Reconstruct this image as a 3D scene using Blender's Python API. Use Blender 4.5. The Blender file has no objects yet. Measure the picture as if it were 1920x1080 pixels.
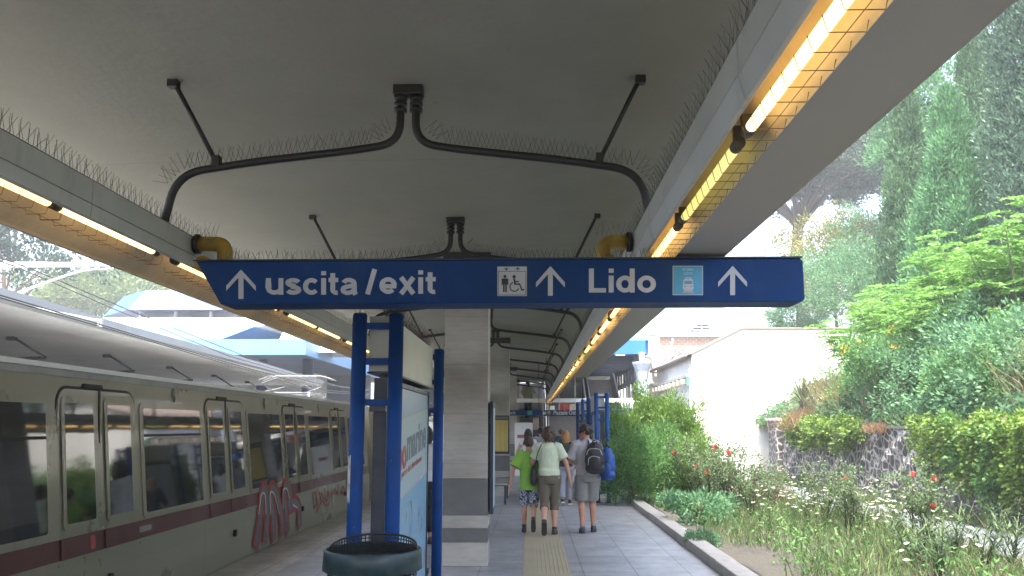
import bpy, bmesh, math, random
import numpy as np
from mathutils import Vector, Matrix, Euler

random.seed(7)
RNG = np.random.default_rng(11)
SC = bpy.context.scene
COL = SC.collection
R = math.radians

# ------------------------------------------------------------------ camera maths (used to survey real positions)
F_PX, PITCH, EYE = 1600.0, math.atan(260 / 1600), 1.7
YAW = math.atan(35 / 1600 * math.cos(PITCH))


def at(u, v, X=None, Y=None, Z=None):
    x = (u - 960) / F_PX
    y = -(v - 540) / F_PX
    fy = math.cos(PITCH) - y * math.sin(PITCH)
    fz = math.sin(PITCH) + y * math.cos(PITCH)
    rx = x * math.cos(YAW) - fy * math.sin(YAW)
    ry = x * math.sin(YAW) + fy * math.cos(YAW)
    t = X / rx if X is not None else Y / ry if Y is not None else (Z - EYE) / fz
    return Vector((rx * t, ry * t, EYE + fz * t))


# ------------------------------------------------------------------ tagging and mesh building
def tag(o, label=None, cat=None, group=None, kind=None):
    if label: o['label'] = label
    if cat: o['category'] = cat
    if group: o['group'] = group
    if kind: o['kind'] = kind
    return o


def empty(name, loc=(0, 0, 0), rz=0.0, label=None, cat=None, group=None):
    o = bpy.data.objects.new(name, None)
    o.empty_display_size = 0.2
    o.location = loc
    o.rotation_euler = (0, 0, rz)
    COL.objects.link(o)
    return tag(o, label, cat, group)


def link(name, me, mat=None, parent=None, loc=None, bevel=0, smooth=None):
    o = bpy.data.objects.new(name, me)
    COL.objects.link(o)
    if mat is not None:
        for m in (mat if isinstance(mat, (list, tuple)) else [mat]):
            me.materials.append(m)
    if parent is not None: o.parent = parent
    if loc is not None: o.location = loc
    if bevel:
        b = o.modifiers.new('bevel', 'BEVEL')
        b.width = bevel; b.segments = 2; b.limit_method = 'ANGLE'; b.angle_limit = R(40)
    return o


def copy_tree(o, parent=None):
    c = o.copy()
    COL.objects.link(c)
    if parent is not None: c.parent = parent
    for ch in list(o.children):
        copy_tree(ch, c)
    return c


class MB:
    def __init__(s):
        s.v = []; s.f = []; s.mi = []; s.sm = []; s.cur = 0

    def add(s, vs, fs, smooth=False):
        b = len(s.v)
        s.v.extend([tuple(p) for p in vs])
        for f in fs:
            s.f.append(tuple(i + b for i in f)); s.mi.append(s.cur); s.sm.append(smooth)
        return s

    def box(s, x0, x1, y0, y1, z0, z1):
        x0, x1 = min(x0, x1), max(x0, x1); y0, y1 = min(y0, y1), max(y0, y1); z0, z1 = min(z0, z1), max(z0, z1)
        return s.add([(x0, y0, z0), (x1, y0, z0), (x1, y1, z0), (x0, y1, z0), (x0, y0, z1), (x1, y0, z1), (x1, y1, z1), (x0, y1, z1)],
                     [(3, 2, 1, 0), (4, 5, 6, 7), (0, 1, 5, 4), (1, 2, 6, 5), (2, 3, 7, 6), (3, 0, 4, 7)])

    def quad(s, a, b, c, d):
        return s.add([a, b, c, d], [(0, 1, 2, 3)])

    def prism(s, poly, f0, f1):
        """poly: list of 2-D points; f0/f1 map a 2-D point to 3-D for both ends."""
        n = len(poly)
        vs = [f0(*p) for p in poly] + [f1(*p) for p in poly]
        fs = [tuple(range(n - 1, -1, -1)), tuple(range(n, 2 * n))]
        fs += [(i, (i + 1) % n, (i + 1) % n + n, i + n) for i in range(n)]
        return s.add(vs, fs)

    def tube(s, path, rad, n=8, caps=True, flat=None, smooth=True):
        P = [Vector(p) for p in path]
        if not isinstance(rad, (list, tuple)): rad = [rad] * len(P)
        T = []
        for i in range(len(P)):
            a = P[max(i - 1, 0)]; b = P[min(i + 1, len(P) - 1)]
            t = (b - a)
            T.append(t.normalized() if t.length > 1e-9 else Vector((0, 0, 1)))
        ref = Vector((0, 0, 1)) if abs(T[0].z) < 0.9 else Vector((1, 0, 0))
        u = (ref - T[0] * ref.dot(T[0])).normalized()
        vs = []; fs = []
        for i, p in enumerate(P):
            u = (u - T[i] * u.dot(T[i]))
            u = u.normalized() if u.length > 1e-6 else T[i].orthogonal().normalized()
            w = T[i].cross(u)
            r = rad[i]
            fx, fw = (flat if flat else (1, 1))
            for k in range(n):
                a = 2 * math.pi * k / n
                vs.append(p + u * (math.cos(a) * r * fx) + w * (math.sin(a) * r * fw))
        for i in range(len(P) - 1):
            for k in range(n):
                k2 = (k + 1) % n
                fs.append((i * n + k, i * n + k2, (i + 1) * n + k2, (i + 1) * n + k))
        if caps:
            fs.append(tuple(range(n - 1, -1, -1)))
            fs.append(tuple((len(P) - 1) * n + k for k in range(n)))
        return s.add(vs, fs, smooth)

    def capsule(s, path, rad, n=10, flat=None):
        """a tube with rounded ends"""
        P = [Vector(p) for p in path]
        if not isinstance(rad, (list, tuple)): rad = [rad] * len(P)
        d0 = (P[0] - P[1]).normalized(); d1 = (P[-1] - P[-2]).normalized()
        pa, ra, pb, rb = [], [], [], []
        for a in (80, 50, 25):
            pa.append(P[0] + d0 * rad[0] * math.sin(R(a))); ra.append(rad[0] * math.cos(R(a)))
            pb.insert(0, P[-1] + d1 * rad[-1] * math.sin(R(a))); rb.insert(0, rad[-1] * math.cos(R(a)))
        return s.tube(pa + P + pb, ra + list(rad) + rb, n, True, flat)

    def rings(s, secs, n=18, smooth=True, rot=None):
        """secs: (cx, cy, z, rx, ry); elliptical loft up the z axis"""
        vs = []; fs = []
        for cx, cy, z, rx, ry in secs:
            for k in range(n):
                a = 2 * math.pi * k / n
                vs.append((cx + rx * math.cos(a), cy + ry * math.sin(a), z))
        for i in range(len(secs) - 1):
            for k in range(n):
                k2 = (k + 1) % n
                fs.append((i * n + k, i * n + k2, (i + 1) * n + k2, (i + 1) * n + k))
        fs.append(tuple(range(n - 1, -1, -1)))
        fs.append(tuple((len(secs) - 1) * n + k for k in range(n)))
        if rot is not None: vs = [rot(Vector(p)) for p in vs]
        return s.add(vs, fs, smooth)

    def ball(s, c, rx, ry, rz, n=14, rot=None):
        secs = []
        m = 9
        for i in range(m):
            a = -math.pi / 2 + math.pi * (i + .5) / m
            secs.append((c[0], c[1], c[2] + rz * math.sin(a), rx * math.cos(a), ry * math.cos(a)))
        return s.rings(secs, n, True, rot)

    def mesh(s, name):
        me = bpy.data.meshes.new(name)
        me.from_pydata(s.v, [], s.f)
        if s.f:
            me.polygons.foreach_set('material_index', s.mi)
            me.polygons.foreach_set('use_smooth', s.sm)
        me.update()
        return me

    def build(s, name, mat, parent=None, loc=None, bevel=0):
        return link(name, s.mesh(name), mat, parent, loc, bevel)


def fillet(pts, r, n=6):
    """round the corners of a polyline"""
    P = [Vector(p) for p in pts]
    out = [P[0]]
    for i in range(1, len(P) - 1):
        a, b, c = P[i - 1], P[i], P[i + 1]
        la, lc = (a - b).length, (c - b).length
        d = min(r, la * .49, lc * .49)
        p0 = b + (a - b).normalized() * d; p1 = b + (c - b).normalized() * d
        for k in range(n + 1):
            t = k / n
            out.append(p0 * (1 - t) ** 2 + b * 2 * t * (1 - t) + p1 * t * t)
    out.append(P[-1])
    return out


def rrect(x0, x1, z0, z1, r, n=4, corners=(1, 1, 1, 1)):
    pts = []
    for (cx, cz, a0, on) in ((x1, z0, -90, corners[0]), (x1, z1, 0, corners[1]), (x0, z1, 90, corners[2]), (x0, z0, 180, corners[3])):
        if not on:
            pts.append((cx, cz)); continue
        ox = cx - r if cx == x1 else cx + r
        oz = cz - r if cz == z1 else cz + r
        for k in range(n + 1):
            a = R(a0 + 90 * k / n)
            pts.append((ox + r * math.cos(a), oz + r * math.sin(a)))
    return pts


def evaluated(name, mb, mods, smooth=True):
    """mesh of an MB after modifiers (voxel remesh and the like)"""
    me = mb.mesh(name + '_src')
    o = bpy.data.objects.new(name + '_src', me)
    COL.objects.link(o)
    for typ, kw in mods:
        m = o.modifiers.new(typ, typ)
        for k, v in kw.items(): setattr(m, k, v)
    dg = bpy.context.evaluated_depsgraph_get()
    res = bpy.data.meshes.new_from_object(o.evaluated_get(dg))
    bpy.data.objects.remove(o); bpy.data.meshes.remove(me)
    res.name = name
    res.polygons.foreach_set('use_smooth', [smooth] * len(res.polygons))
    return res


def fuse(name, mb, voxel, smooth_it=3):
    return evaluated(name, mb, [('REMESH', dict(mode='VOXEL', voxel_size=voxel)), ('SMOOTH', dict(factor=.5, iterations=smooth_it))])


def text(body, size, mat, parent, loc, rot, name='lettering', bold=.0, align='LEFT', xs=1.0, depth=.0015):
    cu = bpy.data.curves.new(name, 'FONT')
    cu.body = body; cu.size = size; cu.offset = bold; cu.extrude = depth
    cu.align_x = align; cu.resolution_u = 4
    o = bpy.data.objects.new(name + '_src', cu)
    COL.objects.link(o)
    dg = bpy.context.evaluated_depsgraph_get()
    me = bpy.data.meshes.new_from_object(o.evaluated_get(dg))
    bpy.data.objects.remove(o); bpy.data.curves.remove(cu)
    me.name = name
    me.materials.clear()
    t = link(name, me, mat, parent, loc)
    t.rotation_euler = rot; t.scale = (xs, 1, 1)
    return t


# ------------------------------------------------------------------ materials
MATS = {}


def nodes_of(name):
    m = bpy.data.materials.new(name)
    m.use_nodes = True
    nt = m.node_tree
    b = nt.nodes['Principled BSDF']
    MATS[name] = m
    return m, nt, b


def N(nt, typ, **kw):
    n = nt.nodes.new(typ)
    for k, v in kw.items():
        if k in n.inputs: n.inputs[k].default_value = v
        else: setattr(n, k, v)
    return n


def ramp(nt, stops):
    r = nt.nodes.new('ShaderNodeValToRGB')
    el = r.color_ramp.elements
    while len(el) > 1: el.remove(el[-1])
    for i, (p, c) in enumerate(stops):
        e = el[0] if i == 0 else el.new(p)
        e.position = p
        e.color = (c[0], c[1], c[2], 1) if isinstance(c, (tuple, list)) else (c, c, c, 1)
    return r


def coords(nt, scale=(1, 1, 1), loc=(0, 0, 0)):
    tc = nt.nodes.new('ShaderNodeTexCoord')
    mp = nt.nodes.new('ShaderNodeMapping')
    mp.inputs['Scale'].default_value = scale
    mp.inputs['Location'].default_value = loc
    nt.links.new(tc.outputs['Object'], mp.inputs['Vector'])
    return mp.outputs['Vector']


def mat(name, col, rough=.6, var=.15, nscale=6, metal=0, bump=0, bscale=None, stretch=(1, 1, 1), spec=.5, dirt=None, dscale=1.5, damt=.5, coat=0):
    """painted or plain surface with uneven tone, grime patches and slight relief"""
    if name in MATS: return MATS[name]
    m, nt, b = nodes_of(name)
    v = coords(nt, stretch)
    n1 = N(nt, 'ShaderNodeTexNoise', Scale=nscale, Detail=6, Roughness=.6)
    nt.links.new(v, n1.inputs['Vector'])
    lo = tuple(c * (1 - var) for c in col); hi = tuple(min(1, c * (1 + var)) for c in col)
    rp = ramp(nt, [(.3, lo), (.7, hi)])
    nt.links.new(n1.outputs['Fac'], rp.inputs['Fac'])
    out = rp.outputs['Color']
    if dirt is not None:
        n2 = N(nt, 'ShaderNodeTexNoise', Scale=dscale, Detail=8, Roughness=.7)
        nt.links.new(v, n2.inputs['Vector'])
        r2 = ramp(nt, [(.45, 0.0), (.75, damt)])
        nt.links.new(n2.outputs['Fac'], r2.inputs['Fac'])
        mx = N(nt, 'ShaderNodeMix', data_type='RGBA')
        nt.links.new(r2.outputs['Color'], mx.inputs['Factor'])
        nt.links.new(out, mx.inputs['A'])
        mx.inputs['B'].default_value = (*dirt, 1)
        out = mx.outputs['Result']
    nt.links.new(out, b.inputs['Base Color'])
    rr = ramp(nt, [(.3, max(.02, rough - .08)), (.7, min(1, rough + .08))])
    nt.links.new(n1.outputs['Fac'], rr.inputs['Fac'])
    nt.links.new(rr.outputs['Color'], b.inputs['Roughness'])
    b.inputs['Metallic'].default_value = metal
    b.inputs['Specular IOR Level'].default_value = spec
    if coat: b.inputs['Coat Weight'].default_value = coat
    if bump:
        n3 = N(nt, 'ShaderNodeTexNoise', Scale=bscale or nscale * 6, Detail=5)
        nt.links.new(v, n3.inputs['Vector'])
        bp = N(nt, 'ShaderNodeBump', Strength=bump, Distance=.02)
        nt.links.new(n3.outputs['Fac'], bp.inputs['Height'])
        nt.links.new(bp.outputs['Normal'], b.inputs['Normal'])
    return m


def leaf_mat(name, dark, light, trans=.25, nscale=1.2, rough=.55):
    m, nt, b = nodes_of(name)
    g = nt.nodes.new('ShaderNodeNewGeometry')
    v = coords(nt)
    n1 = N(nt, 'ShaderNodeTexNoise', Scale=nscale, Detail=3)
    nt.links.new(v, n1.inputs['Vector'])
    ad = N(nt, 'ShaderNodeMath', operation='MULTIPLY_ADD')
    ad.inputs[1].default_value = .55; ad.inputs[2].default_value = -.02
    nt.links.new(g.outputs['Random Per Island'], ad.inputs[0])
    a2 = N(nt, 'ShaderNodeMath', operation='MULTIPLY_ADD')
    a2.inputs[1].default_value = .55
    nt.links.new(n1.outputs['Fac'], a2.inputs[0]); nt.links.new(ad.outputs[0], a2.inputs[2])
    rp = ramp(nt, [(.15, dark), (.85, light)])
    nt.links.new(a2.outputs[0], rp.inputs['Fac'])
    nt.links.new(rp.outputs['Color'], b.inputs['Base Color'])
    b.inputs['Roughness'].default_value = rough
    b.inputs['Specular IOR Level'].default_value = .35
    if trans:
        tr = nt.nodes.new('ShaderNodeBsdfTranslucent')
        nt.links.new(rp.outputs['Color'], tr.inputs['Color'])
        mx = nt.nodes.new('ShaderNodeMixShader')
        mx.inputs[0].default_value = trans
        nt.links.new(b.outputs[0], mx.inputs[1]); nt.links.new(tr.outputs[0], mx.inputs[2])
        nt.links.new(mx.outputs[0], nt.nodes['Material Output'].inputs['Surface'])
    return m


def emit(name, col, strength):
    m, nt, b = nodes_of(name)
    b.inputs['Base Color'].default_value = (.8, .8, .75, 1)
    b.inputs['Emission Color'].default_value = (*col, 1)
    b.inputs['Emission Strength'].default_value = strength
    b.inputs['Roughness'].default_value = .3
    return m


M_CEIL_BASE = mat('ceiling_paint', (.285, .278, .235), .85, .06, .8, bump=.15, bscale=18, dirt=(.17, .155, .125), dscale=.9, damt=.28)
M_TRAY = mat('cream_enamel', (.46, .465, .425), .45, .08, 3, dirt=(.32, .31, .27), dscale=2.5, damt=.35)
M_SOFFIT = mat('soffit_enamel', (.37, .35, .30), .5, .07, 1.2, dirt=(.3, .29, .26), dscale=1.3, damt=.3)
M_REFL = mat('lamp_reflector', (.58, .49, .33), .4, .10, 4, dirt=(.30, .22, .12), dscale=3, damt=.45)
M_DARKPIPE = mat('dark_pipe_paint', (.016, .014, .013), .5, .3, 14, bump=.1)
M_SPIKE = mat('spike_wire', (.06, .055, .05), .45, .2, 20, metal=.6)
M_WIRE = mat('rusty_guard_wire', (.20, .12, .05), .6, .3, 30, metal=.3)
M_BLUE = mat('blue_enamel', (.006, .055, .23), .55, .2, 5, bump=.06, spec=.2, dirt=(.02, .035, .08), dscale=4, damt=.5)
M_NAVY = mat('navy_steel', (.012, .02, .05), .4, .25, 8)
M_SIGNBLUE = mat('sign_blue_face', (.007, .045, .165), .55, .12, 2.5, spec=.15, dirt=(.012, .035, .085), dscale=1.6, damt=.6)
M_WHITE_L = mat('white_lettering', (.47, .49, .52), .5, .05, 8)
M_GREYSIGN = mat('pictogram_white', (.47, .49, .51), .5, .05, 8)
M_BLACK = mat('black_pictogram', (.012, .014, .018), .5, .1, 8)
M_CYAN = mat('pictogram_cyan', (.07, .32, .52), .45, .06, 8)
M_YELLOW = mat('yellow_pipe_paint', (.36, .23, .025), .5, .2, 8, dirt=(.10, .06, .02), dscale=9, damt=.7)
M_BIN = mat('bin_green_enamel', (.010, .030, .036), .42, .2, 8, bump=.05, dirt=(.07, .10, .10), dscale=14, damt=.5)
M_BLACKMESH = mat('black_wire_mesh', (.012, .012, .012), .5, .2, 20)
M_CREAM = mat('train_cream', (.275, .270, .205), .32, .05, 1.0, dirt=(.19, .185, .14), dscale=.5, damt=.25, coat=.2)
M_MAROON = mat('train_maroon', (.105, .018, .022), .35, .12, 3, coat=.2)
M_TROOF = mat('train_roof_grey', (.35, .36, .35), .5, .12, 2, dirt=(.12, .12, .11), dscale=3, damt=.5)
M_GUTTER = mat('train_gutter_white', (.85, .87, .87), .4, .06, 3)
M_RUBBER = mat('black_rubber', (.015, .015, .016), .6, .2, 12)
M_STEEL = mat('worn_steel', (.42, .43, .43), .42, .12, 10, metal=.7)
M_GALV = mat('galvanised_steel', (.55, .57, .58), .5, .1, 14, metal=.3)
M_KERB = mat('kerb_stone', (.36, .35, .33), .8, .15, 9, bump=.25, dirt=(.16, .15, .13), dscale=5, damt=.5)
M_PLASTER = mat('white_plaster', (.82, .81, .77), .85, .04, 1.5, bump=.1, dirt=(.60, .57, .50), dscale=.8, damt=.5)
M_PLASTER2 = mat('grey_plaster', (.58, .56, .52), .85, .08, 1.5, bump=.1, dirt=(.35, .33, .30), dscale=.9, damt=.5)
M_ROOFT = mat('roof_edge_tile', (.30, .24, .20), .8, .15, 6)
M_SOIL = None
M_BARK = mat('bark', (.09, .065, .045), .9, .3, 14, bump=.6, stretch=(1, 1, .3))
M_STEM = mat('green_stem', (.08, .11, .035), .7, .25, 12)
M_STEMB = mat('brown_stem', (.085, .06, .04), .8, .25, 12)
M_LITBLUE = mat('sunlit_blue_panel', (.10, .25, .48), .45, .08, 1.2, dirt=(.10, .22, .38), dscale=1.0, damt=.35)  # bridge blue with sunlight put into the colour as a paler tone
M_SHADEBLUE = mat('shaded_blue_panel', (.02, .13, .46), .45, .10, 1.0)  # the same bridge blue with shade put into the colour
M_WHITEROOF = mat('white_roof_sheet', (.80, .81, .80), .5, .04, 1.5)
M_DARKSTEEL = mat('dark_bridge_steel', (.05, .06, .08), .6, .3, 2)
M_CONC = mat('stair_concrete', (.33, .31, .29), .85, .12, 5, bump=.2)
M_ASPH = mat('asphalt', (.10, .10, .10), .9, .2, 8)
M_SKIN = mat('skin', (.50, .28, .20), .55, .05, 9, spec=.3)
M_SKIN2 = mat('skin_tanned', (.43, .225, .15), .55, .05, 9, spec=.3)
M_CARD = mat('notice_yellow', (.52, .40, .10), .5, .05, 6)


def column_mat():
    m, nt, b = nodes_of('travertine_cladding')
    v = coords(nt, (2.2, 2.2, 17))
    n1 = N(nt, 'ShaderNodeTexNoise', Scale=1.4, Detail=8, Roughness=.65, Distortion=.3)
    nt.links.new(v, n1.inputs['Vector'])
    rp = ramp(nt, [(.22, (.38, .36, .325)), (.5, (.47, .45, .415)), (.78, (.54, .52, .485))])
    nt.links.new(n1.outputs['Fac'], rp.inputs['Fac'])
    v2 = coords(nt, (1, 1, 1))
    n2 = N(nt, 'ShaderNodeTexNoise', Scale=1.3, Detail=4)
    nt.links.new(v2, n2.inputs['Vector'])
    r2 = ramp(nt, [(.35, (.72, .70, .66)), (.65, (1, 1, 1))])
    nt.links.new(n2.outputs['Fac'], r2.inputs['Fac'])
    mx = N(nt, 'ShaderNodeMix', data_type='RGBA', blend_type='MULTIPLY')
    mx.inputs['Factor'].default_value = 1
    nt.links.new(rp.outputs['Color'], mx.inputs['A']); nt.links.new(r2.outputs['Color'], mx.inputs['B'])
    # slab joints every 0.62 m up the shaft
    sx = nt.nodes.new('ShaderNodeSeparateXYZ'); tc = nt.nodes.new('ShaderNodeTexCoord')
    nt.links.new(tc.outputs['Object'], sx.inputs[0])
    md = N(nt, 'ShaderNodeMath', operation='MODULO'); md.inputs[1].default_value = .62
    nt.links.new(sx.outputs['Z'], md.inputs[0])
    lt = N(nt, 'ShaderNodeMath', operation='LESS_THAN'); lt.inputs[1].default_value = .004
    nt.links.new(md.outputs[0], lt.inputs[0])
    m2 = N(nt, 'ShaderNodeMix', data_type='RGBA')
    m2.inputs['B'].default_value = (.24, .22, .19, 1)
    nt.links.new(lt.outputs[0], m2.inputs['Factor']); nt.links.new(mx.outputs['Result'], m2.inputs['A'])
    nt.links.new(m2.outputs['Result'], b.inputs['Base Color'])
    b.inputs['Roughness'].default_value = .55
    return m


def tile_mat(name, sx, sy, c1, c2, joint, rough, off=.0, msize=.006, patch=None):
    m, nt, b = nodes_of(name)
    v = coords(nt, (1, 1, 1))
    br = N(nt, 'ShaderNodeTexBrick', offset=off, Scale=1.0)
    br.inputs['Brick Width'].default_value = sx; br.inputs['Row Height'].default_value = sy
    br.inputs['Mortar Size'].default_value = msize; br.inputs['Bias'].default_value = 0
    br.inputs['Color1'].default_value = (*c1, 1); br.inputs['Color2'].default_value = (*c2, 1); br.inputs['Mortar'].default_value = (*joint, 1)
    nt.links.new(v, br.inputs['Vector'])
    n1 = N(nt, 'ShaderNodeTexNoise', Scale=2.2, Detail=9, Roughness=.68)
    nt.links.new(v, n1.inputs['Vector'])
    r1 = ramp(nt, [(.3, .66), (.62, 1.0)])
    nt.links.new(n1.outputs['Fac'], r1.inputs['Fac'])
    mx = N(nt, 'ShaderNodeMix', data_type='RGBA', blend_type='MULTIPLY'); mx.inputs['Factor'].default_value = 1
    nt.links.new(br.outputs['Color'], mx.inputs['A']); nt.links.new(r1.outputs['Color'], mx.inputs['B'])
    n3 = N(nt, 'ShaderNodeTexNoise', Scale=60, Detail=3)
    nt.links.new(v, n3.inputs['Vector'])
    r3 = ramp(nt, [(.3, .88), (.7, 1.08)])
    nt.links.new(n3.outputs['Fac'], r3.inputs['Fac'])
    m3 = N(nt, 'ShaderNodeMix', data_type='RGBA', blend_type='MULTIPLY'); m3.inputs['Factor'].default_value = 1
    nt.links.new(mx.outputs['Result'], m3.inputs['A']); nt.links.new(r3.outputs['Color'], m3.inputs['B'])
    nt.links.new(m3.outputs['Result'], b.inputs['Base Color'])
    rr = ramp(nt, [(.3, rough + .16), (.65, rough)])
    nt.links.new(n1.outputs['Fac'], rr.inputs['Fac']); nt.links.new(rr.outputs['Color'], b.inputs['Roughness'])
    bp = N(nt, 'ShaderNodeBump', Strength=.35, Distance=.004)
    iv = N(nt, 'ShaderNodeMath', operation='SUBTRACT'); iv.inputs[0].default_value = 1
    nt.links.new(br.outputs['Fac'], iv.inputs[1])
    nt.links.new(iv.outputs[0], bp.inputs['Height']); nt.links.new(bp.outputs['Normal'], b.inputs['Normal'])
    return m


def stone_wall_mat(name, stone1, stone2, mortar, scale, stretch, edge=(.05, .11)):
    m, nt, b = nodes_of(name)
    v = coords(nt, stretch)
    nz = N(nt, 'ShaderNodeTexNoise', Scale=3.5, Detail=3)
    nt.links.new(v, nz.inputs['Vector'])
    va = N(nt, 'ShaderNodeVectorMath', operation='MULTIPLY_ADD')
    nt.links.new(nz.outputs['Color'], va.inputs[0]); va.inputs[1].default_value = (.12, .12, .12)
    nt.links.new(v, va.inputs[2])
    vo = N(nt, 'ShaderNodeTexVoronoi', feature='DISTANCE_TO_EDGE', Scale=scale)
    vc = N(nt, 'ShaderNodeTexVoronoi', feature='F1', Scale=scale)
    for q in (vo, vc):
        nt.links.new(va.outputs[0], q.inputs['Vector']); q.inputs['Randomness'].default_value = .75
    rs = ramp(nt, [(0, stone1), (1, stone2)])
    sx = nt.nodes.new('ShaderNodeSeparateColor')
    nt.links.new(vc.outputs['Color'], sx.inputs[0]); nt.links.new(sx.outputs[0], rs.inputs['Fac'])
    re = ramp(nt, [(edge[0], 1.0), (edge[1], 0.0)])
    nt.links.new(vo.outputs['Distance'], re.inputs['Fac'])
    mx = N(nt, 'ShaderNodeMix', data_type='RGBA'); mx.inputs['B'].default_value = (*mortar, 1)
    nt.links.new(re.outputs['Color'], mx.inputs['Factor']); nt.links.new(rs.outputs['Color'], mx.inputs['A'])
    n2 = N(nt, 'ShaderNodeTexNoise', Scale=2.0, Detail=7)
    nt.links.new(v, n2.inputs['Vector'])
    r2 = ramp(nt, [(.3, .55), (.65, 1.05)])
    nt.links.new(n2.outputs['Fac'], r2.inputs['Fac'])
    m2 = N(nt, 'ShaderNodeMix', data_type='RGBA', blend_type='MULTIPLY'); m2.inputs['Factor'].default_value = 1
    nt.links.new(mx.outputs['Result'], m2.inputs['A']); nt.links.new(r2.outputs['Color'], m2.inputs['B'])
    nt.links.new(m2.outputs['Result'], b.inputs['Base Color'])
    b.inputs['Roughness'].default_value = .9
    bp = N(nt, 'ShaderNodeBump', Strength=.7, Distance=.03)
    nt.links.new(vo.outputs['Distance'], bp.inputs['Height']); nt.links.new(bp.outputs['Normal'], b.inputs['Normal'])
    return m


def brick_mat(name, c1, c2, mortar, w, h):
    m, nt, b = nodes_of(name)
    tc = nt.nodes.new('ShaderNodeTexCoord')
    sp = nt.nodes.new('ShaderNodeSeparateXYZ'); cb = nt.nodes.new('ShaderNodeCombineXYZ')
    nt.links.new(tc.outputs['Object'], sp.inputs[0])
    nt.links.new(sp.outputs['X'], cb.inputs['X']); nt.links.new(sp.outputs['Z'], cb.inputs['Y'])
    br = N(nt, 'ShaderNodeTexBrick', Scale=1.0)
    br.inputs['Brick Width'].default_value = w; br.inputs['Row Height'].default_value = h; br.inputs['Mortar Size'].default_value = .02
    br.inputs['Color1'].default_value = (*c1, 1); br.inputs['Color2'].default_value = (*c2, 1); br.inputs['Mortar'].default_value = (*mortar, 1)
    nt.links.new(cb.outputs[0], br.inputs['Vector'])
    nt.links.new(br.outputs['Color'], b.inputs['Base Color'])
    b.inputs['Roughness'].default_value = .9
    return m


def glass_dark(name, col=(.026, .029, .030), rough=.04, ior=1.75):
    m, nt, b = nodes_of(name)
    b.inputs['Base Color'].default_value = (*col, 1)
    b.inputs['Roughness'].default_value = rough
    b.inputs['IOR'].default_value = ior
    v = coords(nt)
    n1 = N(nt, 'ShaderNodeTexNoise', Scale=1.3, Detail=2)
    nt.links.new(v, n1.inputs['Vector'])
    bp = N(nt, 'ShaderNodeBump', Strength=.02, Distance=.05)
    nt.links.new(n1.outputs['Fac'], bp.inputs['Height']); nt.links.new(bp.outputs['Normal'], b.inputs['Normal'])
    return m


def soil_mat(name='garden_soil'):
    m, nt, b = nodes_of(name)
    v = coords(nt)
    n1 = N(nt, 'ShaderNodeTexNoise', Scale=.9, Detail=9, Roughness=.7)
    nt.links.new(v, n1.inputs['Vector'])
    rp = ramp(nt, [(.3, (.035, .031, .027)), (.5, (.065, .059, .050)), (.62, (.060, .060, .040)), (.75, (.085, .078, .066))])
    nt.links.new(n1.outputs['Fac'], rp.inputs['Fac'])
    nt.links.new(rp.outputs['Color'], b.inputs['Base Color'])
    b.inputs['Roughness'].default_value = .95
    n2 = N(nt, 'ShaderNodeTexNoise', Scale=22, Detail=6)
    nt.links.new(v, n2.inputs['Vector'])
    bp = N(nt, 'ShaderNodeBump', Strength=.8, Distance=.05)
    nt.links.new(n2.outputs['Fac'], bp.inputs['Height']); nt.links.new(bp.outputs['Normal'], b.inputs['Normal'])
    return m


def ceiling_stains(m):
    nt = m.node_tree; b = nt.nodes['Principled BSDF']
    src = b.inputs['Base Color'].links[0].from_socket
    v = coords(nt)
    def layer(src, scale, stops, col, detail=8, dist=0.0):
        n = N(nt, 'ShaderNodeTexNoise', Scale=scale, Detail=detail, Roughness=.72, Distortion=dist)
        nt.links.new(v, n.inputs['Vector'])
        r = ramp(nt, stops); nt.links.new(n.outputs['Fac'], r.inputs['Fac'])
        mx = N(nt, 'ShaderNodeMix', data_type='RGBA'); mx.inputs['B'].default_value = (*col, 1)
        nt.links.new(r.outputs['Color'], mx.inputs['Factor']); nt.links.new(src, mx.inputs['A'])
        return mx.outputs['Result']
    c = layer(src, 2.3, [(.60, 0.0), (.70, .22)], (.38, .355, .30), 10, .6)
    c = layer(c, 6.5, [(.70, 0.0), (.74, .75)], (.09, .075, .06), 6, .4)
    c = layer(c, .55, [(.50, 0.0), (.70, .25)], (.18, .165, .13), 6)
    # faint shuttering joints across the slab
    sx = nt.nodes.new('ShaderNodeSeparateXYZ'); nt.links.new(v, sx.inputs[0])
    md = N(nt, 'ShaderNodeMath', operation='PINGPONG'); md.inputs[1].default_value = 1.75
    nt.links.new(sx.outputs['Y'], md.inputs[0])
    lt = N(nt, 'ShaderNodeMath', operation='LESS_THAN'); lt.inputs[1].default_value = .006
    nt.links.new(md.outputs[0], lt.inputs[0])
    ml = N(nt, 'ShaderNodeMath', operation='MULTIPLY'); ml.inputs[1].default_value = .35; nt.links.new(lt.outputs[0], ml.inputs[0])
    mx = N(nt, 'ShaderNodeMix', data_type='RGBA'); mx.inputs['B'].default_value = (.13, .115, .09, 1)
    nt.links.new(ml.outputs[0], mx.inputs['Factor']); nt.links.new(c, mx.inputs['A'])
    nt.links.new(mx.outputs['Result'], b.inputs['Base Color'])
    return m


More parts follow.
